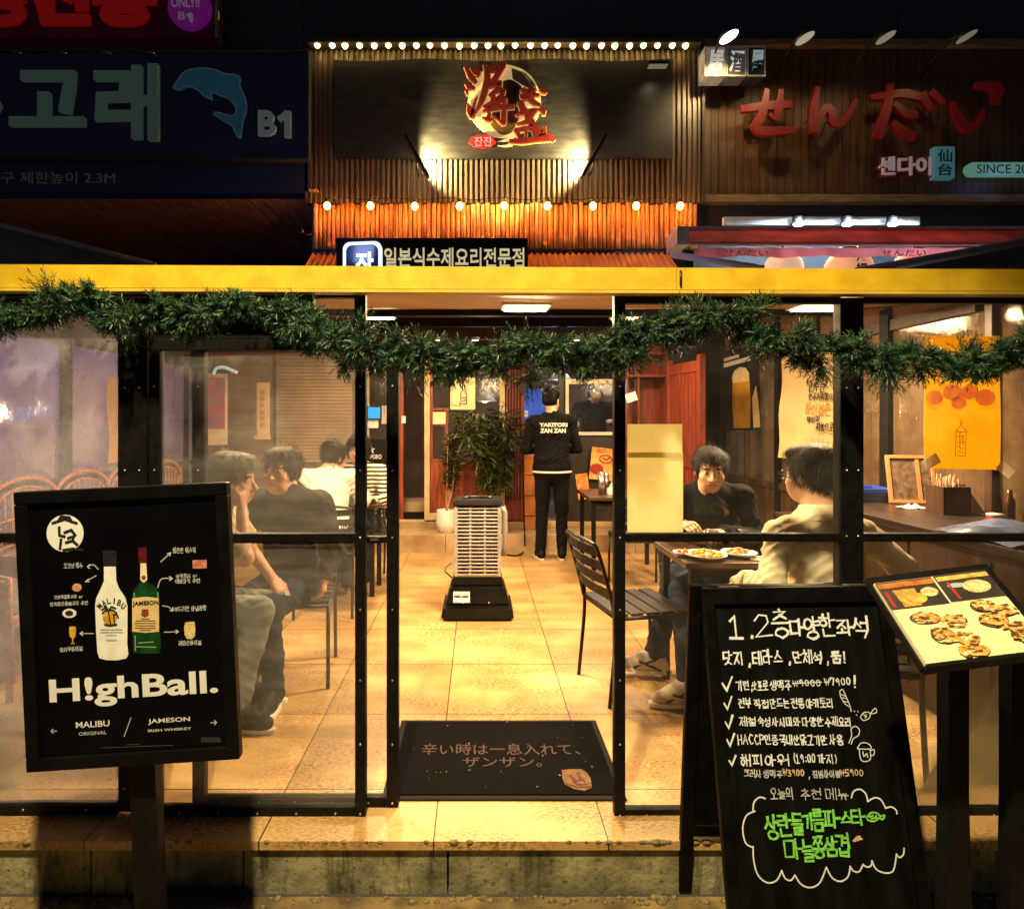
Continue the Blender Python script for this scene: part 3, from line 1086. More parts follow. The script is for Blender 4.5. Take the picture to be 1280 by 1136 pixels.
mr = mat('red_letters', (0.17, 0.004, 0.004), .45, var=.15, em=(1, .02, .01), ems=.02)
k = 0
for ch in SEN:
    g = MB()
    for st in ch:
        k += 1
        P = []
        for u, v, w in smooth_line(st, 5):
            p = C3(u, v, Yl)
            P.append((p.x, p.z, w / 2.844 / 760 * Yl * 1.15))
        ribbon(g, P, 0, Yl - .0007 * k, None, .05)
    g.build('letter', mr, t, world=True)
g = MB()
for u in (340, 420, 540, 620, 790, 870, 1060, 1150):
    p = C3(u, 400, Yl)
    g = MB()
    g.tube([(p.x, Yl + .05, p.z), (p.x, 6.87, p.z)], .008, 6)
    g.build('standoff', M_lamp, t, world=True)

# three square lit boxes
M_boxrim = mat('box_rim', (0.62, 0.56, 0.45), .5)
for ch, a, b, lb, col, es, lc in (('居', 881, 907, 'square glass lamp box with a white brush character, brightest of three beside the corrugated panel', (.30, .28, .22), .35, (1, .95, .8)),
                              ('酒', 908.5, 933, 'square grey lamp box with a white character, middle of the row of three', (.11, .11, .10), .12, (.9, .92, .88)),
                              ('屋', 934.5, 957, 'square dark lamp box with a pale blue character, dimmest of three', (.02, .03, .05), .03, (.45, .6, .62))):
    Yb = 6.5
    t = thing('lamp_box', lb, 'lamp box', at((a + b) / 2, 94, Yb), group='lamp boxes on the timber front')
    g = MB()
    pbox(g, a, 58, b, 95, Yb, .2, .006)
    g.build('box', mat('box_face', col, .35, var=.5, vs=9, em=col, ems=es), t, world=True)
    g = MB()
    for (x0, y0, x1, y1) in ((a, 57.6, b, 59), (a, 94, b, 95.4), (a, 59, a + 1, 94), (b - 1, 59, b, 94)):
        pbox(g, x0, y0, x1, y1, Yb - .012, .011)
    g.build('rim', M_boxrim, t, world=True)
    letter(t, wm(t), ch, a + 3, 63, b - 2.5, 90, mat('box_letter', lc, .6, em=lc, ems=.35), y=-.004, bold=.035, shear=.15)

# small lettering of the same shop
t = thing('name_plate', 'small white Korean letters beside the teal tablet on timber', 'sign', at(1127, 221, 6.8))
letter(t, wm(t), '센다이', 1095, 198, 1161, 221, mat('white_letters', (0.45, 0.4, 0.4), .5, em=(1, .85, .85), ems=.10), y=-.03, thick=.02, bold=.02)
letter(t, wm(t), '센다이', 1093.5, 196.5, 1162.5, 222.5, mat('letter_edge', (0.12, 0.01, 0.015), .5, em=(.5, .02, .03), ems=.06), y=-.004, thick=.02, bold=.055, name='letter_edge')
t = thing('tablet_sign', 'small upright teal lit tablet with dark characters', 'sign', at(1181, 223, 6.74))
g = MB()
pbox(g, 1168, 183, 1194, 223, 6.74, .08, .01)
g.build('box', mat('teal_face', (0.05, 0.14, 0.16), .4, em=(.12, .4, .46), ems=.18), t, world=True)
letter(t, wm(t), '仙', 1172, 187, 1190, 203, M_ink, y=-.004, bold=.02)
letter(t, wm(t), '台', 1172, 205, 1190, 220, M_ink, y=-.004, bold=.02)
t = thing('pill_sign', 'rounded pale green lit sign giving the founding year', 'sign', at(1260, 219, 6.74))
g = MB()
g.prism(rrect(1209, 203, 1330, 219.5, 8, 6.74), 6.74, 6.8)
g.build('box', mat('pill_face', (0.1, 0.2, 0.15), .4, em=(.26, .62, .48), ems=.24), t, world=True)
letter(t, wm(t), 'SINCE 20', 1221, 206, 1284, 217, mat('pill_letters', (0.01, 0.02, 0.07), .5), y=-.004, bold=.004)
lamp('POINT', 'pill_glow', at(1262, 216, 6.6), .7, (.25, .35, 1), t, shadow_soft_size=.1)

# flood lamps over the timber front
for i, (px, py, pw, es, lb) in enumerate(((911, 46, 12, 14, 'glowing flood lamp on an arm above the square lamp boxes'), (1006, 48, 3.4, .36, 'dim flood lamp above the gap between the first two red letters'),
                                          (1107, 47, 1.9, .2, 'dim flood lamp above the third red letter'), (1208, 46, .8, .15, 'dim flood lamp above the last red letter, next to the frame edge'))):
    p = at(px, py, 6.15)
    t = thing('flood_lamp', lb, 'flood lamp', p, group='flood lamps over the timber front')
    g = MB()
    m_ = Matrix.Translation(p) @ Euler((R(-20), R(-14), 0)).to_matrix().to_4x4()
    m_ = Matrix.Translation((0, 0, 0)) @ Euler((R(-6), R(-20), 0)).to_matrix().to_4x4()
    g.lathe([(.03, .05), (.07, .045), (.10, .025), (.108, .0), (.104, -.005)], (0, 0, 0), 18, m_)
    g.build('shade', M_lamp, t)
    g = MB()
    g.lathe([(.0, -.016), (.05, -.014), (.098, -.004)], (0, 0, 0), 18, m_)
    g.build('lens', glow('flood_glow', (1, .86, .58), es), t)
    g = MB()
    g.tube([(0, .03, .05), (0, .2, .1), (.0, .45, .02), (0, .66, -.06)], .012, 8)
    g.build('arm', M_lamp, t)
    lamp('SPOT', 'flood_lamp_light', p + Vector((0, .02, -.06)), pw * 3.2, (1, .72, .32), t, aim=p + Vector((0, .6, -1.1)), spot_size=R(125), spot_blend=.7, shadow_soft_size=.03)

# cool lamps in the recess, awning, lanterns
for i, (px, lb) in enumerate(((997, 'cool white lamp in the dark recess, above the first lantern'), (1058, 'cool white lamp in the dark recess, middle one of three'), (1115, 'cool white lamp in the dark recess, farthest from the bamboo'))):
    p = at(px, 277, 6.5)
    t = thing('recess_lamp', lb, 'lamp', p, group='cool lamps in the recess')
    g = MB()
    g.lathe([(.05, .05), (.05, -.0), (.07, -.03)], n=14)
    g.build('shade', M_lamp, t)
    g = MB()
    g.ball((0, -.02, -.03), (.055, .05, .03), 12)
    g.build('bulb', glow('cool_glow', (.65, .88, 1), 22), t)
    lamp('SPOT', 'recess_lamp_light', p + Vector((0, -.12, .01)), 60, (.62, .85, 1), t, aim=p + Vector((0, -.02, -1)), spot_size=R(177), spot_blend=.05, shadow_soft_size=.05)

ya = 5.3
aw = thing('awning', 'half rolled out dusty pink awning with white lettered valance', 'awning', (PX(1080, ya), ya, PZ(330, ya)))
M_red = translucent(mat('awning_red', (0.5, 0.13, 0.15), .7, var=.25, vs=4, bump=.1, bs=12), .55)
g = MB()
a, b = 862, 1330
vs = [at(a - 5, 287, 5.7), at(b, 287, 5.7), at(b, 302.5, ya), at(a, 303, ya)]
vs += [v + Vector((0, 0, -.02)) for v in vs]
g.add(vs, [(0, 1, 2, 3), (7, 6, 5, 4), (0, 4, 5, 1), (1, 5, 6, 2), (2, 6, 7, 3), (3, 7, 4, 0)])
g.build('fabric', translucent(mat('awning_top', (0.8, 0.27, 0.32), .7, var=.2, vs=4), .6), aw, world=True)
g = MB()
pbox(g, 846, 282.5, 1330, 286.5, 5.65, .12, .01)
pbox(g, 862, 304, 1330, 306, ya - .02, .05, .006)
pbox(g, 846, 284, 862, 306, 5.36, .3, .012)
g.build('frame', mat('awning_frame', (0.7, 0.68, 0.64), .4, .3), aw, world=True)
g = MB()
n = 90
vs, fs = [], []
for i in range(n + 1):
    px = 868 + (1310 - 868) * i / n
    y = 5.34 + .012 * math.sin(i * .9)
    vs += [(PX(px, 5.34), y, PZ(310, 5.34)), (PX(px, 5.34), y + .008, PZ(321 + 1.2 * math.sin(i * .35), 5.34))]
    if i:
        fs.append((2 * i - 2, 2 * i, 2 * i + 1, 2 * i - 1))
g.add(vs, fs, None, True)
vl = g.build('valance', M_red, aw, world=True, recalc=False)
for x0, x1 in ((905, 962), (1104, 1160)):
    letter(aw, wm(aw), 'せんだい', x0, 311.5, x1, 319.5, mat('valance_letters', (0.8, 0.7, 0.7), .7), y=-.0 + .02, bold=.02)
g = MB()
g.tube([at(838, 318, 5.2), at(955, 336, 4.9)], .028, 10)
g.build('arm', M_white, aw, world=True)

for i, (px, w, lb) in enumerate(((979, 23, 'cream paper lantern hanging under the awning, plain side out'), (1060, 27, 'paper lantern with black lettering, in the middle under the awning'), (1142, 25, 'orange paper lantern under the awning, half behind the grey canvas'))):
    p = at(px, 337, 5.9)
    t = thing('paper_lantern', lb, 'lantern', p, group='paper lanterns under the awning')
    r = w / 760 * 5.9
    g = MB()
    prof = []
    for k in range(25):
        a_ = math.pi * (.12 + .76 * k / 24)
        prof.append((r * math.sin(a_) * (1 + .02 * (k % 2)), r * .95 * math.cos(a_)))
    g.lathe(prof[::-1], (0, 0, 0), 20)
    lc = ((.85, .6, .38), (.8, .42, .22), (.7, .16, .05))[i]
    g.build('paper_shade', mat('lantern_paper', lc, .8, em=lc, ems=.55), t)
    g = MB()
    g.lathe([(r * .4, r * .86), (r * .4, r * 1.0), (.01, r * 1.02), (.01, r * 1.3)], n=14)
    g.build('cap', M_lamp, t)
    if i == 1:
        for j, s in enumerate('酒場'):
            letter(t, wm(t), s, px - 7, 322 + j * 14, px + 7, 334 + j * 14, M_ink, y=-r * 1.03, bold=.03)
    lamp('POINT', 'lantern_light', p + Vector((0, -.1, -r * 1.4)), 3, (1, .6, .3), t, shadow_soft_size=.1)

# grey canvas canopies either side, just behind the terrace front
def slab(name, label, cat, pts, th, material, edge=None):
    t = thing(name, label, cat, pts[-1])
    g = MB()
    vs = [Vector(p) for p in pts] + [Vector(p) + Vector((0, .12, -th)) for p in pts]
    n = len(pts)
    g.add(vs, [tuple(range(n)), tuple(range(2 * n - 1, n - 1, -1))] + [(i, n + i, n + (i + 1) % n, (i + 1) % n) for i in range(n)])
    g.build('canvas', material, t, world=True)
    if edge:
        g = MB()
        g.tube(edge, .022, 8)
        g.build('edge_tube', mat('canvas_edge', (0.3, 0.27, 0.24), .6), t, world=True)
    return t


M_canvas = mat('grey_canvas', (0.12, 0.10, 0.09), .8, var=.25, bump=.1)
slab('canopy', 'grey canvas canopy sloping down beside the driveway', 'canopy', [at(-60, 276, 4.2), at(0, 283, 4.2), at(70, 301, 4.2), at(190, 331, 4.2), at(190, 350, 3.6), at(-60, 350, 3.6)], .05, M_canvas,
     [at(-60, 276, 4.2), at(0, 283, 4.2), at(70, 300, 4.2), at(130, 316, 4.2), at(195, 332, 4.2)])
slab('canopy', 'dark grey canvas canopy rising in front of the lanterns', 'canopy', [at(1060, 341, 3.6), at(1280, 302, 3.6), at(1420, 280, 3.6), at(1420, 360, 3.2), at(1060, 350, 3.2)], .05, M_canvas,
     [at(1070, 339, 3.6), at(1180, 320, 3.6), at(1280, 302, 3.6), at(1420, 277, 3.6)])

# ------------------------------------------------------------------ left-hand signs
def C1(u, v, Y): return at(u / 3.2, v / 3.2, Y)


Ys = 6.6
t = thing('whale_sign', 'wide dark blue sign with pale teal Korean letters and a leaping dolphin', 'sign', at(180, 198, Ys))
g = MB()
pbox(g, -120, 64, 385, 198, Ys, .3, .02)
g.build('box', mat('sign_navy', (0.008, 0.011, 0.03), .4, var=.3, vs=2, em=(.02, .05, .25), ems=.009), t, world=True)
g = MB()
pbox(g, -120, 62, 385, 64.5, Ys - .02, .1)
pbox(g, -120, 197, 385, 199, Ys - .02, .1)
pbox(g, 383, 64.5, 386, 197, Ys - .02, .1)
g.build('frame', mat('sign_frame', (0.06, 0.06, 0.07), .4, .5), t, world=True)
M_teal = mat('teal_letters', (0.045, 0.06, 0.056), .4, em=(.26, .46, .38), ems=.055)
def poly_letter(polys, name):
    g = MB()
    for k, st in enumerate(polys):
        P = []
        for q in st:
            p = C1(q[0], q[1], Ys)
            P.append((p.x, p.z, q[2] / 3.2 / 760 * Ys))
        ribbon(g, P, 0, Ys - .062 - .001 * k, None, .06)
    return g.build(name, M_teal, t, world=True)
poly_letter([[(110, 313, 38), (292, 313, 38), (285, 370, 44), (272, 445, 44)], [(188, 395, 46), (188, 475, 46)], [(65, 495, 36), (336, 495, 36)]], 'letter')
poly_letter([[(400, 313, 36), (510, 313, 36), (506, 395, 38), (415, 398, 36), (412, 472, 40), (520, 470, 38)], [(556, 287, 38), (556, 550, 38)], [(622, 282, 40), (622, 556, 40)], [(565, 412, 36), (615, 412, 36)]], 'letter')
poly_letter([[(-26, 400, 40), (-8, 430, 40), (-26, 470, 40)]], 'letter')
M_b1 = mat('b1_letters', (0.08, 0.09, 0.09), .4, em=(.35, .45, .42), ems=.10)
letter(t, wm(t), 'B', 326, 143, 348, 174, M_b1, y=-.05, thick=.04, bold=.03)
def numeral_one(t, x0, y0, x1, y1, w, Y, m):
    g = MB()
    a, b, c = at(x0, y0 + (y1 - y0) * .28, Y), at(x0 + (x1 - x0) * .62, y0 + w * .3, Y), at(x0 + (x1 - x0) * .62, y1, Y)
    k = w / 760 * Y
    ribbon(g, [(a.x, a.z, k * .8), (b.x - k * .2, b.z, k * .8)], 0, Y - .052, None, .045)
    ribbon(g, [(b.x, b.z, k), (c.x, c.z + k * .35, k)], 0, Y - .051, None, .045)
    return g.build('lettering', m, t, world=True)
numeral_one(t, 351, 142, 367, 174, 7.5, Ys, M_b1)
dol = smooth_line([(697, 357), (722, 322), (745, 295), (800, 281), (860, 286), (905, 303), (950, 309), (966, 322), (962, 345), (984, 400), (990, 440), (976, 490), (966, 550), (955, 552), (935, 512), (900, 490), (862, 464), (875, 457), (935, 470), (949, 440), (920, 402), (880, 387), (850, 376), (854, 402), (846, 402), (818, 388), (798, 368), (757, 352), (722, 366), (697, 357)], 4)
g = MB()
g.prism([(C1(u, v, Ys).x, C1(u, v, Ys).z) for u, v in dol[:-1]], Ys - .03, Ys - .001)
g.build('dolphin', mat('dolphin_blue', (0.03, 0.13, 0.22), .35, col2=(0.02, 0.07, 0.14), vs=5, em=(.05, .32, .5), ems=.05), t, world=True)
g = MB()
ribbon(g, [(C1(u, v, Ys).x, C1(u, v, Ys).z, .018) for u, v in dol], 0, Ys - .033)
g.build('dolphin_outline', mat('dolphin_line', (0.15, 0.22, 0.28), .4, em=(.2, .35, .5), ems=.05), t, world=True)
g = MB()
for px in (22, 78, 133, 188):
    g.tube([at(px - 7, 67, Ys - .02), at(px - 3, 65.5, Ys - .12), at(px + 4, 66, Ys - .12), at(px + 7, 70, Ys - .02)], .008, 6)
g.build('hook', M_steel, t, world=True)

t = thing('red_letter_sign', 'dark sign with big dull red Korean letters above the dolphin sign', 'sign', at(130, 50, 6.75))
g = MB()
pbox(g, -120, -90, 268, 48, 6.75, .25, .02)
g.build('box', mat('sign_maroon', (0.010, 0.004, 0.010), .5, em=(.2, .0, .06), ems=.02), t, world=True)
letter(t, wm(t), '영진흥', -32, -42, 199, 39, mat('dull_red', (0.25, 0.01, 0.01), .4, em=(.9, .01, .01), ems=.09), y=-.05, thick=.04, bold=.05)
g = MB()
p0 = at(236, 9, 6.69)
g.prism([(p0.x + .235 * math.cos(a), p0.z + .235 * math.sin(a)) for a in [2 * math.pi * k / 36 for k in range(36)]], 6.69, 6.749)
g.build('badge', mat('magenta_badge', (0.16, 0.01, 0.16), .4, em=(.55, .02, .6), ems=.1), t, world=True)
M_bl = mat('badge_letters', (0.3, 0.28, 0.3), .4, em=(.8, .7, .8), ems=.08)
letter(t, wm(t), 'ONLY!!', 217.5, 2, 253, 14.5, M_bl, y=-.064, bold=.03)
letter(t, wm(t), 'B', 226, 20, 235, 29.5, M_bl, y=-.064, bold=.02)
numeral_one(t, 236.5, 20, 243, 29.5, 2.4, 6.7, M_bl)
g = MB()
pbox(g, 268.5, -90, 272.5, 48, 6.7, .1)
g.build('end_post', mat('end_post', (0.3, 0.28, 0.22), .5), t, world=True)

t = thing('height_limit_sign', 'dark blue band under the dolphin sign with dim height limit lettering', 'sign', at(180, 240, 6.7))
g = MB()
pbox(g, -120, 200, 386, 241, 6.7, .2, .01)
g.build('band', mat('band_navy', (0.006, 0.008, 0.022), .5, em=(.02, .04, .2), ems=.011), t, world=True)
letter(t, wm(t), '출입구 제한높이 2.3M', -36, 215, 144, 230, mat('dim_letters', (0.10, 0.085, 0.07), .6, em=(.3, .24, .2), ems=.05), y=-.004)

# slack wire from the wall top
g = MB()
g.tube([at(520, -20, 6.9), at(470, 26, 6.9), at(432, 58, 6.8), at(428, 70, 6.8)], .006, 5)
tag(g.build('overhead_wire', M_lamp, origin=None), 'thin black wire running down to the corrugated panel', 'wire')
g = MB()
g.tube([at(375, 292, 6.6), at(385, 294, 6.6), at(391, 292, 6.7)], .01, 6)
g.ball(at(377, 291, 6.6), .035, 10)
tag(g.build('security_camera', M_lamp), 'tiny black camera at the edge of the bamboo screen', 'camera')

# ------------------------------------------------------------------ terrace: yellow fascia, roof and posts
M_fascia = mat('yellow_fascia', (0.64, 0.42, 0.012), .5, var=0, col2=(0.50, 0.31, 0.008), vs=11, bump=.14, bs=160)
fa = thing('fascia_beam', 'long bright yellow beam across the front of the terrace', 'beam', (0, 2.08, PZ(364, 2.08)))
g = MB()
def fz(px, top): return (330.5 + px * .005 if top else 359 + px * .0035)
Yf = 2.08
pts = []
for px in (-250, 845.2):
    pts += [at(px, fz(px, 1), Yf), at(px, fz(px, 0), Yf)]
def plank(x0, x1):
    a, b, c, d = at(x0, fz(x0, 0), Yf), at(x1, fz(x1, 0), Yf), at(x1, fz(x1, 1), Yf), at(x0, fz(x0, 1), Yf)
    vs = [a, b, c, d] + [v + Vector((0, .04, 0)) for v in (a, b, c, d)]
    g.add(vs, [(0, 1, 2, 3), (7, 6, 5, 4), (0, 4, 5, 1), (1, 5, 6, 2), (2, 6, 7, 3), (3, 7, 4, 0)])
plank(-300, 845.6)
plank(846.2, 1500)
g.build('board', M_fascia, fa, world=True)
g = MB()
for x0, x1 in ((-300, 1500),):
    a, b = at(x0, fz(x0, 0) + 4.6, Yf - .006), at(x1, fz(x1, 0) + 4.6, Yf - .006)
    c, d = at(x1, fz(x1, 0) + .6, Yf - .006), at(x0, fz(x0, 0) + .6, Yf - .006)
    vs = [a, b, c, d] + [v + Vector((0, .05, 0)) for v in (a, b, c, d)]
    g.add(vs, [(0, 1, 2, 3), (7, 6, 5, 4), (0, 4, 5, 1), (1, 5, 6, 2), (2, 6, 7, 3), (3, 7, 4, 0)])
g.build('drip_edge', mat('drip_edge', (0.66, 0.45, 0.06), .4, .2), fa, world=True)
g = MB()
g.b2((-5, 2.0, PZ(330, 2.08) + .0), (6.5, 2.2, PZ(330, 2.08) + .012))
# kept low: the top flashing sits just behind the board
g.bm.clear()
for px in (852,):
    g.tube([at(851, 338, Yf - .004), at(851, 357, Yf - .004)], .004, 6)
g.build('clip', M_lamp, fa, world=True)

rf = thing('terrace_roof', 'low sloping terrace roof with a plain brown ceiling sheet', 'roof', (0, 2.2, 1.9))
def cz(y): return 1.905 + .142 * (y - 2.12)
XL, XR = -3.05, 2.85
g = MB()
vs = []
n = 8
for j in range(n + 1):
    y = 2.125 + (6.75 - 2.125) * j / n
    for i in range(13):
        x = -3.3 + (6.6 if False else 6.4) * i / 12
        vs.append((x, y, cz(y) + .006 * math.sin(i * 2.1 + j)))
m_ = 13
fs = [(j * m_ + i, j * m_ + i + 1, (j + 1) * m_ + i + 1, (j + 1) * m_ + i) for j in range(n) for i in range(12)]
k = len(vs)
vs += [(v[0], v[1], v[2] + .03) for v in vs]
fs += [tuple(a + k for a in f[::-1]) for f in fs]
g.add(vs, fs, None, True)
g.build('ceiling_sheet', mat('ceiling_sheet', (0.50, 0.35, 0.2), .6, var=.15, vs=2, bump=.08, bs=6), rf, world=True, recalc=False)
g = MB()
for y in (4.55, 6.55):
    g.b2((-3.3, y, cz(y) - (.1 if y > 6 else .05)), (3.1, y + .07, cz(y) - .004))
for x in (-3.05, 2.9):
    g.bar((x, 2.15, cz(2.15) - .03), (x, 6.6, cz(6.6) - .03), .06, .05)
g.build('rafter', M_black, rf, world=True)

# ceiling lights
for i, (x, y, pw) in enumerate(((.295, 3.72, 112), (2.08, 3.72, 116), (-1.35, 3.72, 80), (-.9, 5.55, 66), (1.4, 5.7, 52))):
    lb = ['long ceiling lamp over the doorway aisle near the entrance', 'long ceiling lamp above the table of two diners near the timber wall', 'long ceiling lamp above the diners on the rattan chair side',
          'ceiling lamp at the back above the shop door', 'ceiling lamp at the back above the serving window'][i]
    t = thing('ceiling_lamp', lb, 'ceiling lamp', (x, y, cz(y) - .01), group='terrace ceiling lamps')
    g = MB()
    g.box((0, 0, -.012), (.3, .2, .02), None, .006)
    g.build('housing', M_white, t)
    g = MB()
    g.box((0, 0, -.028), (.26, .15, .01), None, .004)
    g.build('diffuser', glow('tube_glow', (1, .76, .34), 16), t)
    lamp('AREA', 'ceiling_lamp_light', (x, y, cz(y) - .06), pw, (1, .69, .36), t, aim=(x, y, 0), shape='RECTANGLE', size=.3, size_y=.18)

# posts of the front
def post(label, x0, x1, Y, ytop, ybot, name='steel_post', d=.05):
    g = MB()
    p = (PX((x0 + x1) / 2, Y), Y + d / 2, PZ(ybot, Y))
    g.b2((PX(x0, Y), Y, PZ(ybot, Y)), (PX(x1, Y), Y + d, PZ(ytop, Y)), None, .004)
    g2 = g.build(name, M_black, origin=p)
    g = MB()
    k = max(1, round((x1 - x0) / 16))
    for i in range(k):
        for yy in (485, 588, 670, 780, 880, 985):
            c = at(x0 + (x1 - x0) * (i + .5) / k, yy, Y)
            g.lathe([(.0045, 0), (.0045, .003), (.002, .005)], (0, 0, 0), 8, Matrix.Translation(c) @ Euler((R(90), 0, 0)).to_matrix().to_4x4())
    s = g.build('screw', M_screw, g2)
    s.data.transform(Matrix.Translation(-Vector(p)))
    return tag(g2, label, 'post')


post('thick black steel post beside the sliding door, behind the bottle poster', 147, 183, 2.15, 372, 1015)
post('thick black steel post in front of the man in the cream shirt', 1051, 1080, 2.17, 372, 1022)


M_vinyl = pane_mat('clear_vinyl', .15, refl=1.2, scale=3.2, stretch=(.5, 1, 4.5))
M_vinyl2 = pane_mat('hazy_vinyl', .34, refl=1.3, scale=2.2, stretch=(1, 1, .8), dcol=(.5, .5, .6))  # bluish street reflection mixed into the haze colour
M_vinyl3 = pane_mat('clean_vinyl', .022, refl=1.0, scale=3.5)


def screen(name, label, cat, x0, x1, y0, y1, Y, sw, rails, pane, group=None, d=.035, stiles=(1, 1), bot=None, top=None):
    """a framed glazed panel covering a photo rectangle at distance Y: frame, panes, screws"""
    t = thing(name, label, cat, (PX((x0 + x1) / 2, Y), Y, PZ(y1, Y)), group=group)
    g = MB()
    bot = bot or sw
    top = top or sw
    xa = x0 + (sw if stiles[0] else 0)
    xb = x1 - (sw if stiles[1] else 0)
    if stiles[0]:
        pbox(g, x0, y0, x0 + sw, y1, Y, d, .003)
    if stiles[1]:
        pbox(g, x1 - sw, y0, x1, y1, Y, d, .003)
    pbox(g, xa, y0, xb, y0 + top, Y + .002, d - .004, .002)
    pbox(g, xa, y1 - bot, xb, y1, Y + .002, d - .004, .002)
    for r0, r1 in rails:
        pbox(g, xa, r0, xb, r1, Y + .002, d - .004, .002)
    g.build('frame', M_black, t, world=True)
    ys = [y0 + top] + [v for r in rails for v in r] + [y1 - bot]
    for a, b in zip(ys[::2], ys[1::2]):
        g = MB()
        nx = 10
        vs, fs = [], []
        for i in range(nx + 1):
            for yy in (a, (a + b) / 2, b):
                p = at(xa + (xb - xa) * i / nx, yy, Y + d * .5)
                p.y += .0025 * math.sin(i * 1.7 + yy) if 0 < i < nx else 0
                vs.append(p)
        for i in range(nx):
            for j in range(2):
                fs.append((i * 3 + j, i * 3 + j + 1, i * 3 + j + 4, i * 3 + j + 3))
        g.add(vs, fs, None, True)
        g.build('pane', pane, t, world=True)
    g = MB()
    for xx, on in ((x0 + sw / 2, stiles[0]), (x1 - sw / 2, stiles[1])):
        if on:
            for yy in (483, 588, 672, 762, 850, 930, y1 - bot / 2):
                c = at(xx, yy, Y)
                g.lathe([(.004, 0), (.004, .003), (.002, .004)], (0, 0, 0), 8, Matrix.Translation(c) @ Euler((R(90), 0, 0)).to_matrix().to_4x4())
    for k in range(5):
        c = at(xa + (xb - xa) * (k + .5) / 5, y1 - bot / 2, Y)
        g.lathe([(.004, 0), (.004, .003), (.002, .004)], (0, 0, 0), 8, Matrix.Translation(c + Vector((0, .002, 0))) @ Euler((R(90), 0, 0)).to_matrix().to_4x4())
    g.build('screw', M_screw, t, world=True)
    return t


screen('glazed_screen', 'fixed vinyl screen in front of the rattan chairs, behind the bottle poster', 'glazed screen', -260, 147, 372, 1018, 2.16, 12, [(667, 678)], M_vinyl2, stiles=(1, 0))
d1 = screen('sliding_door', 'black framed sliding door with hazy glass in front of seated diners', 'sliding door', 186, 457, 424, 1024, 2.16, 13.5, [(667, 678)], M_vinyl, bot=15)
d2 = screen('sliding_door', 'narrow visible end of the rear sliding door beside the doormat', 'sliding door', 240, 498, 424, 1010, 2.21, 15, [(671, 679)], M_vinyl3, bot=13)
letter(d2, wm(d2), 'SLIDING DOOR', 409, 655.5, 474, 664, M_ink, y=.015, bold=.03)
g = MB()
pbox(g, 463, 673, 473, 676, 2.205, .004)
g.build('latch', M_steel, d2, world=True)
screen('glazed_screen', 'fixed vinyl screen beside the doormat with cream boards stuck on', 'glazed screen', 768, 1051, 365, 1026, 2.165, 14, [(667, 677)], M_vinyl3, stiles=(1, 0))
screen('glazed_screen', 'fixed vinyl screen carrying the yellow poster', 'glazed screen', 1080, 1420, 365, 1026, 2.165, 14, [(667, 677)], M_vinyl3, stiles=(0, 1))
# header over the left doors: rolled blind and black boards
t = thing('header_panel', 'black header board over the sliding doors, half hidden by garland', 'header', (PX(290, 2.17), 2.17, PZ(424, 2.17)))
g = MB()
pbox(g, 183, 366, 392, 423, 2.17, .03)
pbox(g, 392, 366, 457, 372, 2.17, .03)
pbox(g, 392, 416, 457, 423, 2.17, .03)
pbox(g, 443, 372, 457, 416, 2.17, .03)
pbox(g, -260, 362, 183, 371, 2.17, .03)
g.build('board', M_black, t, world=True)
g = MB()
pbox(g, 392, 372, 443, 416, 2.185, .002)
g.build('pane', M_vinyl3, t, world=True)

# ------------------------------------------------------------------ garlands: wired tinsel pine
def leaf_mat(name, c1, c2, rough=.5):
    m = mat(name, c1, rough, var=0, col2=c2, vs=22)
    return m


M_needle = leaf_mat('pine_needles', (0.016, 0.060, 0.026), (0.004, 0.018, 0.009), .45)
M_needle2 = leaf_mat('pine_needle_tips', (0.075, 0.17, 0.065), (0.02, 0.075, 0.03), .45)


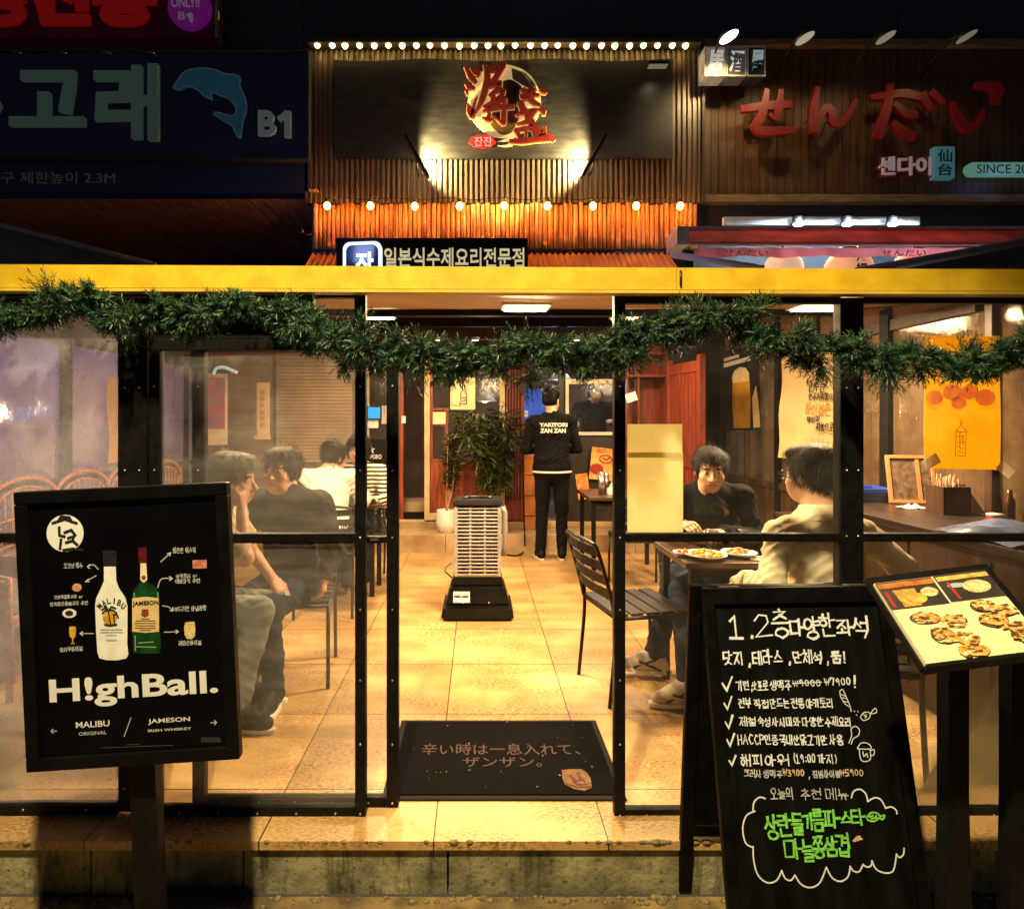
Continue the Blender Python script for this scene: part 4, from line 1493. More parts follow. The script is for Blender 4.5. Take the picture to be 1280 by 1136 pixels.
def garland(label, path, rad, n_sprig, Y0=2.02):
    """path: photo points of the centre line; many two-tone needles round short twigs"""
    base = at(*path[len(path) // 2], Y0)
    t = thing('pine_garland', label, 'garland', base, group='pine garlands along the terrace front')
    line = [Vector(p) for p in smooth_line([tuple(at(px, py, Y0 + .015 * math.sin(i))) for i, (px, py) in enumerate(path)], 10)]
    g = MB()
    g.tube(line, .006, 6)
    g.build('wire', mat('green_wire', (0.01, 0.03, 0.01), .6, var=0), t, world=True)
    V = [[], []]
    n_cl = max(8, n_sprig // 26)
    for cl in range(n_cl):
        # bushy clumps strung along the wire, each a burst of short needled twigs
        f = (cl + random.uniform(-.45, .45)) / n_cl * (len(line) - 1)
        i = max(0, min(len(line) - 2, int(f)))
        c0 = line[i].lerp(line[i + 1], f - i if 0 <= f - i <= 1 else .5)
        tg = (line[i + 1] - line[i]).normalized()
        u = tg.orthogonal().normalized()
        w = tg.cross(u)
        a0 = random.uniform(0, 2 * math.pi)
        lump = (.80 + .26 * math.sin(i * .62 + 1.3) + .24 * math.sin(i * .23 + 2)) * random.uniform(.8, 1.15)
        off = (u * math.cos(a0) + w * math.sin(a0)) * rad * lump * random.uniform(.15, .5) + Vector((0, 0, -.012 * random.random()))
        c = c0 + off
        for s in range(26):
            d = Vector((random.gauss(0, 1), random.gauss(0, 1), random.gauss(-.15, 1))) + off.normalized() * .9
            d.normalize()
            L = rad * lump * random.uniform(.42, .78)
            droop = Vector((0, 0, -.2 * L * random.random()))
            tw = d.orthogonal().normalized()
            tv = d.cross(tw)
            nn = 18
            which = 1 if random.random() < .3 else 0
            for k in range(nn):
                ff = .1 + .9 * k / nn
                b = c + d * L * ff + droop * ff * ff
                an = k * 2.4 + random.uniform(-.4, .4)
                out = (tw * math.cos(an) + tv * math.sin(an))
                dirn = (out * random.uniform(.6, .95) + d * random.uniform(.6, 1.1)).normalized()
                nl = random.uniform(.013, .022)
                sd = dirn.cross(d).normalized() * .0012
                V[which] += [b - sd, b + sd, b + dirn * nl * .75 + sd * .8, b + dirn * nl * 1.05, b + dirn * nl * .75 - sd * .8]
    Mi = wm(t).inverted()
    for q, (nm, mm) in enumerate((('needles', M_needle), ('light_needles', M_needle2))):
        vs = np.array([tuple(Mi @ v) for v in V[q]], np.float32)
        nf = len(vs) // 5
        me = bpy.data.meshes.new(nm)
        me.vertices.add(len(vs))
        me.vertices.foreach_set('co', vs.ravel())
        me.loops.add(nf * 5)
        me.polygons.add(nf)
        me.loops.foreach_set('vertex_index', np.arange(nf * 5, dtype=np.int32))
        me.polygons.foreach_set('loop_start', np.arange(nf, dtype=np.int32) * 5)
        me.update(calc_edges=True)
        link(nm, me, mm, t)
    return t


garland('dark pine garland over the header board above the bottle poster', [(-200, 410), (-120, 396), (-60, 388), (0, 392), (45, 392), (75, 380), (100, 366), (125, 380), (150, 394), (190, 392), (225, 400), (250, 388), (290, 382), (335, 388), (372, 396)], .088, 2600)
garland('bushy pine garland hanging across the open doorway', [(372, 400), (395, 420), (420, 424), (450, 440), (490, 440), (525, 446), (565, 452), (610, 445), (650, 448), (690, 436), (730, 444), (775, 430), (800, 424)], .108, 2900, 2.0)
garland('long drooping pine garland in front of the yellow poster and timber wall', [(775, 415), (805, 402), (840, 408), (872, 396), (900, 388), (930, 398), (952, 422), (985, 428), (1020, 436), (1060, 440), (1095, 446), (1130, 448), (1175, 452), (1205, 458), (1235, 448), (1262, 432), (1300, 424), (1350, 415), (1420, 425), (1500, 440)], .094, 3900)

# ------------------------------------------------------------------ doormat
mt = thing('doormat', 'black doormat with pink Japanese lettering at the terrace entrance', 'doormat', (0, 0, 0))
def flat(px, py, z=.008):
    Y = 760 * (CH - z) / (py - 528)
    return Vector((PX(px, Y), Y, z))
a, b, c, d = flat(508, 899), flat(741, 899), flat(773, 999), flat(484, 999)
ctr = (a + b + c + d) / 4
mt.location = (ctr.x, ctr.y, 0.0)
mt.matrix_basis = Matrix.Translation((ctr.x, ctr.y, 0.0))
w, dp = .91, .60
g = MB()
g.box((0, 0, .004), (w, dp, .007), None, .003)
g.build('base', mat('mat_rubber', (0.006, 0.005, 0.0045), .8, var=.3, spec=.2), mt)
g = MB()
nxx, nyy = 70, 46
g.box((0, 0, .009), (w - .05, dp - .05, .006), None, .002)
g.build('pile', mat('mat_pile', (0.0035, 0.0027, 0.0024), .95, var=.5, vs=60, bump=1.0, bs=420, spec=.1), mt)
M_flat = Matrix.Translation((ctr.x, ctr.y, .0125)) @ Euler((R(-90), 0, 0)).to_matrix().to_4x4()
hold = mt
for s, x0, y0, x1, y1 in (('辛い時は一息入れて、', 526, 929, 722, 943), ('ザンザン。', 578, 946, 676, 958)):
    o = letter(mt, M_flat, s, x0, y0, x1, y1, mat('mat_letters', (0.045, 0.022, 0.018), .95, var=.5, vs=150), y=0, bold=.004)
    o.data.transform(wm(mt).inverted() @ M_flat)
g = MB()
lgx = [on_plane(M_flat, px, py) for px, py in ((702, 962), (715, 961), (727, 961), (734, 966), (738, 972), (740, 984), (731, 988), (718, 986), (706, 980), (703, 972))]
g.prism(lgx, -.0008, .0)
g.bm.transform(wm(mt).inverted() @ M_flat)
g.build('emblem', mat('mat_emblem', (0.12, 0.06, 0.026), .95, var=.4, vs=60), mt)
g = MB()
for k, st in enumerate([[(713, 969), (720, 976), (728, 974)], [(716, 975), (722, 981), (733, 980)], [(722, 966), (725, 973), (731, 977)], [(708, 980), (722, 984), (738, 983)]]):
    ribbon(g, [on_plane(M_flat, *q) for q in st], .010, -.0012 - .0001 * k)
g.bm.transform(wm(mt).inverted() @ M_flat)
g.build('emblem_strokes', mat('emblem_dark', (0.06, 0.008, 0.006), .95), mt)
g = MB()
for k in range(24):
    x, y = random.uniform(-w / 2.1, w / 2.1), random.uniform(-dp / 2.1, dp / 2.1)
    L = random.choice((.002, .003, .003, .009))
    an = random.uniform(0, 3)
    g.box((x, y, .0128), (L, .0016, .001), None, 0, (0, 0, an))
g.build('lint', mat('lint', (0.45, 0.4, 0.34), .9), mt)

# ------------------------------------------------------------------ heater
p = flat(597, 766, 0)
ht = thing('patio_heater', 'silver slatted electric heater on a black base in the aisle', 'heater', (p.x, p.y, 0))
g = MB()
def frustum(g, z0, z1, w0, d0, w1, d1, y0=0, bev=.01):
    vs = [(-w0 / 2, -d0 / 2 + y0, z0), (w0 / 2, -d0 / 2 + y0, z0), (w0 / 2, d0 / 2 + y0, z0), (-w0 / 2, d0 / 2 + y0, z0),
          (-w1 / 2, -d1 / 2 + y0, z1), (w1 / 2, -d1 / 2 + y0, z1), (w1 / 2, d1 / 2 + y0, z1), (-w1 / 2, d1 / 2 + y0, z1)]
    vv, ff = g.add(vs, [(3, 2, 1, 0), (4, 5, 6, 7), (0, 1, 5, 4), (1, 2, 6, 5), (2, 3, 7, 6), (3, 0, 4, 7)])
    if bev:
        bmesh.ops.bevel(g.bm, geom=list({e for f in ff for e in f.edges}), offset=bev, segments=2, affect='EDGES')
frustum(g, 0, .105, .52, .40, .49, .37, 0, .02)
frustum(g, .107, .235, .46, .345, .385, .28, .0, .012)
frustum(g, .237, .30, .375, .27, .345, .25, .0, .008)
g.build('base', mat('heater_black', (0.006, 0.006, 0.006), .35, var=.3, spec=.3), ht)
g = MB()
W_, H0, H1 = .335, .30, .80
for x in (-W_ / 2 + .012, W_ / 2 - .012):
    for y in (-.12, .12):
        g.box((x, y, (H0 + H1) / 2), (.024, .024, H1 - H0), None, .005)
for y in (-.122, .122):
    for x in (-.052, .052):
        g.box((x, y, (H0 + H1) / 2), (.014, .008, H1 - H0))
    for k in range(19):
        z = H0 + .014 + (H1 - H0 - .028) * k / 18
        g.box((0, y - .004, z), (W_ - .03, .008, .0115), None, .003)
for x in (-W_ / 2 + .004, W_ / 2 - .004):
    g.box((x, 0, (H0 + H1) / 2), (.004, .24, H1 - H0))
g.box((0, 0, H0 + .004), (W_, .25, .012))
g.build('grille', mat('heater_silver', (0.50, 0.50, 0.50), .4, .5, var=.15, vs=20), ht)
g = MB()
for x in (-.1, 0, .1):
    g.lathe([(.013, .31), (.013, .79)], (x, .03, 0), 10)
g.b2((-W_ / 2 + .02, .085, .31), (W_ / 2 - .02, .09, .79))
g.build('element', mat('heater_element', (0.06, 0.05, 0.045), .35, .6, var=.2), ht)
g = MB()
frustum(g, .80, .845, .36, .285, .35, .275, 0, .012)
g.tube([(-.1, -.05, .85), (-.06, 0, .855), (.06, 0, .855), (.1, -.04, .85)], .012, 8)
g.build('top_cover', mat('heater_black2', (0.015, 0.014, 0.013), .35), ht)
g = MB()
g.bar((-.172, -.163, .135), (-.055, -.163, .135), .075, .003, (0, -1, .35))
st_ = g.build('sticker', M_white, ht)
st_.data.transform(Matrix.Translation((0, -.004, .03)))
g = MB()
for k in range(5):
    g.bar((-.165, -.1645, .115 + .010 * k), (-.125 + .012 * (k % 3), -.1645, .115 + .010 * k), .0035, .003, (0, -1, .35))
    g.bar((-.105, -.1645, .115 + .010 * k), (-.07 + .006 * (k % 2), -.1645, .115 + .010 * k), .0035, .003, (0, -1, .35))
sp_ = g.build('sticker_print', M_ink, ht)
sp_.data.transform(Matrix.Translation((0, -.0052, .03)))
g = MB()
g.tube([(-.19, 0, .26), (-.24, -.02, .31), (-.235, -.02, .34), (-.19, 0, .37)], .006, 6)
g.build('handle', mat('heater_grey', (0.3, 0.28, 0.26), .4, .4), ht)
g = MB()
g.tube([(.19, 0, .42), (.205, 0, .5), (.2, 0, .74), (.18, 0, .78)], .02, 8)
g.build('handle', mat('heater_grey', (0.3, 0.28, 0.26), .4, .4), ht)
g = MB()
for x in (-.1, .08):
    g.ball((x, -.172, .125), .006, 8)
g.build('screw', M_screw, ht)
cd = [flat(625, 691, .01), flat(640, 694, .012), flat(650, 693, .012), flat(656, 686, .012)]
line = [tuple(v) for v in cd] + [tuple(at(656, 676, 6.5)), tuple(at(655, 640, 6.75)), tuple(at(654, 560, 6.9))]
g = MB()
g.tube(smooth_line(line, 6), .008, 7)
tag(g.build('power_cable', M_blackmat), 'thin black cable looping from the heater to the wall', 'cable')

# ------------------------------------------------------------------ bottle poster on a stand
Pm = Matrix.Translation((-.986, 1.72, .826)) @ Euler((0, 0, R(2))).to_matrix().to_4x4() @ Euler((0, R(-2.6), 0)).to_matrix().to_4x4()
ps = thing('poster_stand', 'framed black drinks poster with two bottles on a post stand', 'poster stand', M=Pm)
hw, hh = .2945, .392
g = MB()
fw = .036
for (x0, z0, x1, z1) in ((-hw, hh - fw, hw, hh), (-hw, -hh, hw, -hh + fw), (-hw, -hh + fw, -hw + fw, hh - fw), (hw - fw, -hh + fw, hw, hh - fw)):
    g.b2((x0, -.012, z0), (x1, .02, z1), None, .004)
g.build('frame', mat('poster_frame', (0.004, 0.004, 0.0045), .4, .1, var=.3, vs=10, spec=.15), ps)
g = MB()
g.b2((-hw + fw, -.002, -hh + fw), (hw - fw, .012, hh - fw))
g.b2((-hw + .01, .02, -hh + .01), (hw - .01, .026, hh - .01))
g.build('poster', mat('poster_black', (0.002, 0.002, 0.003), .4, var=.2, spec=.12), ps)
bz = -0.185
g = MB()
# rails and post, straight down in the world
Pi = Pm.inverted()
def wl(x, y, z): return Pi @ Vector((x, y, z))
g.bm.free(); g = MB()
g.bar(wl(-.955, 1.79, -.17), wl(-.985, 1.76, 1.0), .075, .045, (0, 1, 0), None, .004)
g.build('post', M_black, ps)
g = MB()
mb_ = Pi @ Matrix.Translation((-.935, 1.83, -.185))
frustum(g, 0, .035, .37, .42, .34, .38, 0, .008)
g.bm.transform(mb_)
g.build('base', M_black, ps)


def P7(u, v): return on_plane(Pm, u / 2.99, 590 + v / 2.99)


PPX = 1.72 / 760            # metres per photo pixel on the poster


def pshape(name, pts, material, y, th=.0006, sm=0):
    g = MB()
    q = smooth_line(pts + [pts[0]], sm)[:-1] if sm else pts
    g.prism([P7(*p[:2]) for p in q], y, y + th)
    return g.build(name, material, ps)


def pstroke(name, sts, w, material, y):
    g = MB()
    for k, s in enumerate(sts):
        ribbon(g, [P7(*p[:2]) for p in s], w, y - .00005 * k)
    return g.build(name, material, ps)


def circ(u, v, r, n=32, ry=None): return [(u + r * math.cos(2 * math.pi * k / n), v + (ry or r) * math.sin(2 * math.pi * k / n)) for k in range(n)]


M_pw = mat('print_white', (0.80, 0.82, 0.80), .5, var=.04)
M_pg = mat('print_grey', (0.50, 0.51, 0.52), .5, var=.1)
Mk = mat('print_black', (0.012, 0.012, 0.012), .5, var=0)
M_gold = mat('print_gold', (0.62, 0.34, 0.03), .5, var=.3, vs=60)
# emblem: a plain pale disc crossed by loose dark brush marks
pshape('emblem', circ(246, 228, 69, 40), M_pw, -.0035)
pstroke('emblem_marks', [[(200, 190), (245, 175), (290, 190)], [(222, 182), (232, 165), (262, 168), (272, 185)], [(225, 205), (226, 235), (245, 240)], [(232, 250), (228, 285)], [(245, 225), (270, 215), (285, 235)], [(250, 262), (275, 255), (292, 270)], [(240, 290), (275, 285), (312, 290)], [(258, 245), (280, 238), (276, 250)]], 10 / 2.99 * PPX, Mk, -.0042)
# the coconut rum bottle
B1 = [(391, 352), (435, 352), (437, 405), (446, 430), (470, 468), (479, 500), (478, 640), (482, 680), (474, 694), (440, 701), (398, 700), (374, 693), (367, 672), (362, 600), (358, 500), (362, 470), (380, 432), (391, 405)]
pshape('white_bottle', B1, mat('bottle_white', (0.85, 0.86, 0.80), .4, var=.08, vs=25), -.0035)
pshape('white_bottle_cap', [(386, 292), (438, 292), (437, 352), (390, 352)], mat('cap_dark', (0.02, 0.018, 0.02), .3, var=.3, vs=40), -.0033)
for k, ch in enumerate('MALIBU'):
    a = R(-52 + 104 * k / 5)
    u, v = 420 + 56 * math.sin(a), 522 - 52 * math.cos(a) + 8
    hw_ = 2 if ch == 'I' else 6.5
    o = letter(ps, Pm, ch, (u - hw_) / 2.99, 590 + (v - 11) / 2.99, (u + hw_) / 2.99, 590 + (v + 11) / 2.99, Mk, y=-.0045, bold=.01)
    cx_, cz_ = P7(u, v)
    o.data.transform(Matrix.Translation((cx_, 0, cz_)) @ Matrix.Rotation(a * .8, 4, 'Y') @ Matrix.Translation((-cx_, 0, -cz_)))
pshape('label_sun', circ(414, 540, 27, 26), M_gold, -.0042)
pstroke('label_palm', [[(418, 570), (412, 540), (408, 515)], [(408, 515), (395, 505), (384, 512)], [(408, 515), (400, 498), (392, 496)], [(408, 515), (420, 500), (436, 506)], [(408, 515), (425, 512), (440, 524)], [(408, 515), (395, 516), (386, 524)], [(432, 568), (430, 545), (428, 530)], [(428, 530), (440, 528), (446, 540)], [(395, 566), (415, 570), (440, 566)]], 5 / 2.99 * PPX, Mk, -.0048)
for k, (w_, v) in enumerate(((80, 585), (84, 595), (36, 606), (38, 624))):
    pstroke('label_line', [[(420 - w_ / 2, v), (420 + w_ / 2, v)]], (3 if k != 3 else 4) / 2.99 * PPX, M_pg, -.0045)
# the whiskey bottle
B2 = [(524, 336), (551, 336), (553, 410), (572, 420), (590, 436), (597, 455), (600, 600), (604, 640), (600, 676), (502, 676), (498, 640), (496, 455), (503, 436), (517, 420), (526, 410)]
pshape('green_bottle', B2, mat('bottle_green', (0.012, 0.085, 0.02), .25, col2=(0.003, 0.02, 0.006), vs=14), -.0034)
pshape('red_cap', [(519, 280), (549, 280), (551, 338), (521, 338)], mat('cap_red', (0.10, 0.007, 0.012), .35, var=.4, vs=50), -.0036)
pshape('neck_label', [(528, 340), (549, 340), (553, 400), (540, 412), (527, 400)], M_paper, -.0042)
pshape('neck_seal', circ(540, 392, 8, 16), mat('seal_brown', (0.25, 0.05, 0.02), .5), -.0048)
M_lab = mat('label_cream', (0.72, 0.55, 0.26), .5, var=.1, vs=30)
pshape('bottle_label', [(497, 470), (547, 464), (596, 470), (597, 594), (547, 598), (497, 594)], M_lab, -.0042)
letter(ps, Pm, 'JAMESON', 499 / 2.99, 590 + 476 / 2.99, 595 / 2.99, 590 + 502 / 2.99, Mk, y=-.005, bold=.03)
pshape('label_crest', [(533, 510), (557, 510), (559, 532), (545, 540), (531, 532)], mat('crest_brown', (0.25, 0.05, 0.02), .5), -.0048)
for w_, v in ((30, 546), (70, 553), (78, 562), (72, 571), (76, 580), (40, 588)):
    pstroke('label_line', [[(546 - w_ / 2, v), (546 + w_ / 2, v)]], 3 / 2.99 * PPX, mat('label_brown', (0.2, 0.1, 0.04), .5, var=0), -.0048)
pstroke('bottle_shine', [[(505, 450), (504, 470)], [(508, 610), (509, 665)], [(592, 448), (594, 468)], [(575, 632), (520, 636)], [(512, 650), (585, 652)]], 4 / 2.99 * PPX, mat('shine', (0.2, 0.4, 0.2), .4, var=0), -.0041)
letter(ps, Pm, 'H!ghBall.', 63.5, 836, 272, 886, M_pw, y=-.0035, bold=.026)
letter(ps, Pm, 'MALIBU', 96, 899, 137.5, 909, M_pw, y=-.0035, bold=.012)
letter(ps, Pm, 'ORIGINAL', 99.5, 912, 134, 918.5, M_pg, y=-.0035, bold=.008)
letter(ps, Pm, 'JAMESON', 186, 894.5, 238, 905, M_pw, y=-.0035, bold=.012)
letter(ps, Pm, 'IRISH WHISKEY', 186, 907.5, 239.5, 914, M_pw, y=-.0035, bold=.005)
pstroke('slash', [[(492, 915), (466, 985)]], .0022, M_pg, -.0035)
pstroke('arrow', [[(214, 965), (194, 965)], [(202, 957), (194, 965), (202, 973)], [(790, 934), (811, 932)], [(803, 925), (811, 932), (804, 941)]], .0026, M_pg, -.0035)
for st in ([(370, 362), (352, 345), (328, 352)], [(362, 385), (322, 408)], [(302, 601), (352, 601)], [(603, 334), (638, 302)], [(592, 430), (605, 398), (645, 396)], [(610, 498), (632, 502), (648, 516)], [(616, 596), (668, 594)]):
    pstroke('arrow', [smooth_line(st, 4) if len(st) > 2 else st], .0026, M_pg, -.0035)
pstroke('arrow_head', [[(338, 344), (328, 352), (338, 358)], [(334, 398), (322, 408), (336, 408)], [(312, 594), (302, 601), (312, 608)], [(628, 304), (640, 300), (637, 312)], [(636, 389), (646, 396), (636, 403)], [(648, 504), (649, 516), (638, 516)], [(660, 588), (669, 594), (660, 600)]], .0022, M_pw, -.0035)
for s, x0, y0, x1, y1 in (('코코넛 향수', 81, 703, 105, 710), ('간화육잡파스타 or', 69, 742, 106, 748), ('만족장미용불구이 추천', 64, 750, 112, 757), ('말리부하이볼', 76, 807, 105, 814), ('입흔흔 위스키', 217, 683, 246, 691), ('야키토리 or', 221, 716, 248, 722), ('에바마키 추천', 220, 722, 251, 729), ('부드러운 바닐라향', 219, 756, 259, 764), ('제임슨하이볼', 224, 799, 253, 806)):
    handwrite(MB(), Pm, s, x0, y0, x1, y1, .75, -.0035, .02).build('caption', M_pg, ps)
pshape('dish_picture', circ(290, 430, 18, 18, 15), mat('dish_brown', (0.4, 0.15, 0.07), .6, col2=(.7, .4, .25), vs=160), -.0035)
pshape('dish_picture', circ(262, 526, 26, 22, 17), M_pw, -.0035)
pshape('dish_food', circ(262, 525, 15, 16, 10), mat('dish_dark', (0.04, 0.012, 0.01), .6), -.0042)
pshape('glass_picture', [(262, 576), (286, 576), (287, 598), (283, 616), (277, 620), (276, 634), (283, 640), (266, 640), (273, 634), (272, 620), (265, 614), (261, 598)], M_gold, -.0035)
pshape('glass_picture', [(694, 560), (728, 557), (732, 585), (730, 612), (718, 622), (700, 620), (692, 606), (690, 580)], mat('amber_print', (0.6, 0.35, 0.05), .5, col2=(.8, .7, .4), vs=200), -.0035)
pshape('red_picture', [(721, 328), (774, 327), (775, 358), (722, 359)], mat('meat_print', (0.35, 0.03, 0.02), .5, col2=(.6, .3, .2), vs=150), -.0035)
pstroke('small_print', [[(755 + 5 * k, 988), (755 + 5 * k, 1006)] for k in range(15)], .0012, mat('print_dim', (0.1, 0.1, 0.1), .5, var=0), -.0035)
pstroke('small_print', [[(380, 1027), (470, 1024), (650, 1017)], [(475, 1016), (525, 1014)]], .0013, mat('print_dim2', (0.08, 0.08, 0.07), .5, var=0), -.0035)

# ------------------------------------------------------------------ chalkboard A-frame
top = Vector((.983, 1.92, .882))
lean = math.atan2(.2, 1.065)
Cm = Matrix.Translation((.997, 1.92, .882)) @ Euler((0, 0, R(-1.0))).to_matrix().to_4x4() @ Euler((-lean, 0, 0)).to_matrix().to_4x4() @ Euler((0, R(-1.1), 0)).to_matrix().to_4x4()
cb = thing('chalkboard_sign', 'black folding chalkboard covered in white and green handwriting', 'chalkboard', M=Cm)
hwc, Lc = .290, 1.083
M_cframe = mat('chalk_frame', (0.0035, 0.003, 0.0028), .5, var=.5, vs=18, bump=.2, bs=40, spec=.12)
g = MB()
for (x0, z0, x1, z1) in ((-hwc + .036, -.05, hwc - .036, 0), (-hwc, -Lc, -hwc + .036, 0), (hwc - .036, -Lc, hwc, 0), (-hwc + .036, -Lc + .06, hwc - .036, -Lc + .1)):
    g.b2((x0, -.012, z0), (x1, .014, z1), None, .004)
g.build('front_frame', M_cframe, cb)
g = MB()
g.b2((-hwc + .036, .0, -Lc + .1), (hwc - .036, .008, -.05))
g.build('board', mat('chalk_black', (0.007, 0.007, 0.007), .75, var=0, col2=(0.002, 0.002, 0.002), vs=5, stretch=(4, 1, 1), spec=.08), cb)
g = MB()
ml = Cm.inverted() @ Matrix.Translation((.997, 1.925, .878)) @ Euler((R(5.6), 0, 0)).to_matrix().to_4x4()
for (x0, z0, x1, z1) in ((-hwc + .036, -.05, hwc - .036, 0), (-hwc - .03, -1.06, -hwc + .012, 0), (hwc - .036, -1.06, hwc, 0), (-hwc + .012, -.86, hwc - .036, -.82)):
    g.b2((x0, .012, z0), (x1, .036, z1), None, .004)
g.b2((-hwc + .012, .018, -.82), (hwc - .036, .024, -.05))
g.bm.transform(ml)
g.build('rear_frame', M_cframe, cb)
g = MB()
for x in (-.2, .2):
    g.b2((x - .03, -.005, -.001), (x + .03, .03, .004), None, .001)
g.build('hinge', M_steel, cb)
M_chalk = mat('chalk_white', (0.78, 0.82, 0.86), .9, var=.12, vs=140)
M_chalkg = mat('chalk_green', (0.22, 0.72, 0.10), .9, var=.25, vs=90)
M_chalkd = mat('chalk_thin', (0.54, 0.58, 0.60), .9, var=.2, vs=140)
M_chalkp = mat('chalk_pink', (0.7, 0.45, 0.32), .9, var=.2, vs=100)


def chalk(name, lines, m, y=-.0022):
    for (s, x0, y0, x1, y1, w, sl) in lines:
        handwrite(MB(), Cm, s, x0, y0, x1, y1, w, y, .025, sl).build(name, m, cb)


chalk('heading', [('1', 911, 771, 929, 799, 2.5, 0), (',', 936, 786, 943, 795, 2.5, 0), ('2', 944, 767, 963, 794, 2.5, 0), ('층', 966, 765, 985, 798, 2.3, 0), ('다', 988, 774, 1004, 794, 2.3, 0), ('양', 1006, 772, 1023, 798, 2.3, 0), ('한', 1025, 770, 1043, 795, 2.3, 0), ('좌', 1046, 774, 1064, 793, 2.3, 0), ('석', 1067, 772, 1084, 797, 2.3, 0)], M_chalk)
cr = lambda ln, y0, y1, w: [(t_, 840 + a / 4.923, y0, 840 + b / 4.923, y1, w, 0) for t_, a, b in ln]
chalk('handwriting', cr([('닷지', 315, 435), (',', 465, 485), ('테라스', 497, 675)], 814, 830, 1.9) + cr([(',', 712, 730), ('단체석', 745, 915), (',', 945, 965), ('룸!', 980, 1060)], 813, 828, 1.9), M_chalk)
chalk('handwriting', cr([('✓', 312, 372)], 848, 863, 2.2) + cr([('기린,', 395, 490), ('삿포로', 492, 585), ('생맥주', 605, 728)], 851, 862, 1.35), M_chalk)
chalk('handwriting', cr([('✓', 322, 368)], 871, 886, 2.2) + cr([('전부', 410, 482), ('직접', 505, 590), ('만드는', 605, 715), ('전통', 735, 808), ('야키토리', 825, 985)], 873, 884, 1.35), M_chalk)
chalk('handwriting', cr([('✓', 330, 375)], 895, 909, 2.2) + cr([('제철', 415, 512), ('숙성', 530, 600), ('사시미와', 615, 780), ('다양한', 802, 925), ('수제요리', 942, 1095)], 896, 907, 1.35), M_chalk)
cr2 = lambda ln, y0, y1, w: [(t_, 860 + a / 4.267, y0, 860 + b / 4.267, y1, w, 0) for t_, a, b in ln]
chalk('handwriting', cr2([('✓', 208, 248)], 918, 932, 2.2) + cr2([('HACCP', 265, 402), ('인증', 410, 475), ('국내산', 490, 588), ('닭고기만', 600, 735), ('사용', 755, 822)], 918, 930, 1.4), M_chalk)
chalk('handwriting', cr2([('✓', 220, 256)], 944, 956, 2.2) + cr2([('해피아워', 280, 530)], 942, 956, 1.7) + cr2([('(19:00', 562, 675), ('까지)', 693, 790)], 942, 953, 1.4), M_chalk)
chalk('handwriting', cr([('₩9000', 745, 910)], 849, 857, 1.2) + cr([('₩7900', 940, 1093)], 847, 856, 1.3) + cr([('!', 1104, 1132)], 844, 860, 1.9), M_chalk)
g = MB()
ribbon(g, [on_plane(Cm, 993, 853.5), on_plane(Cm, 1008, 852.8), on_plane(Cm, 1026, 852)], .0026, -.004)
g.build('strike_line', M_chalk, cb)
chalk('handwriting', cr2([('크러시', 300, 385), ('생맥주', 400, 500), (',', 636, 650), ('짐빔하이볼', 665, 806)], 962, 971, 1.15), M_chalkd)
chalk('prices', cr2([('₩3900', 508, 615), ('₩5900', 812, 930)], 961, 969, 1.2), mat('chalk_peach', (0.75, 0.55, 0.4), .9))
chalk('handwriting', cr2([('오늘의', 440, 555), ('추천', 600, 705), ('메뉴', 735, 850)], 985, 998, 1.15), M_chalkd)
gr = lambda ln: [(t_, 930 + a / 6.4, 980 + y0 / 6.4, 930 + b / 6.4, 980 + y1 / 6.4, 2.4, 0) for t_, a, y0, b, y1 in ln]
chalk('green_handwriting', gr([('상', 175, 245, 270, 440), ('란', 275, 235, 370, 412), ('들', 385, 225, 460, 392), ('기', 470, 232, 548, 360), ('름', 552, 212, 624, 370), ('파', 632, 212, 762, 340), ('스', 776, 228, 860, 325), ('타', 862, 200, 962, 310),
                               ('마', 328, 455, 468, 592), ('늘', 470, 435, 550, 605), ('쫑', 552, 435, 635, 590), ('삼', 650, 420, 742, 575), ('겹', 746, 410, 836, 572)]), M_chalkg)


def carcs(sts, name, m, w, y=-.0025):
    g = MB()
    for k, s in enumerate(sts):
        ribbon(g, [on_plane(Cm, *q) for q in (smooth_line(s, 4) if len(s) > 2 else s)], w, y - .0001 * k)
    return g.build(name, m, cb)


def b_(u, v): return (860 + u / 4.267, 900 + v / 4.267)


cloud = [[b_(*q) for q in s] for s in (
    [(410, 415), (380, 408), (350, 435), (345, 480)], [(355, 482), (310, 505), (290, 570), (305, 650), (345, 675)], [(345, 670), (348, 740), (370, 820), (420, 862), (470, 850), (498, 798)], [(498, 798), (515, 838), (545, 850), (568, 822)],
    [(568, 822), (600, 870), (650, 888), (700, 862), (735, 780)], [(735, 780), (765, 835), (810, 855), (850, 830), (862, 775)], [(862, 775), (880, 800), (910, 802), (930, 765)], [(930, 765), (950, 778), (972, 772), (978, 745)],
    [(978, 745), (1000, 790), (1050, 810), (1092, 795), (1108, 710)], [(1108, 710), (1125, 728), (1145, 710), (1148, 678)], [(868, 410), (880, 375), (915, 365), (945, 390), (955, 430)], [(955, 430), (990, 410), (1025, 420), (1050, 465)], [(1050, 465), (1080, 458), (1105, 475), (1110, 495)])]
carcs(cloud, 'cloud_outline', M_chalk, .0042)
cc = lambda u, v: (840 + u / 4.923, 720 + v / 4.923)
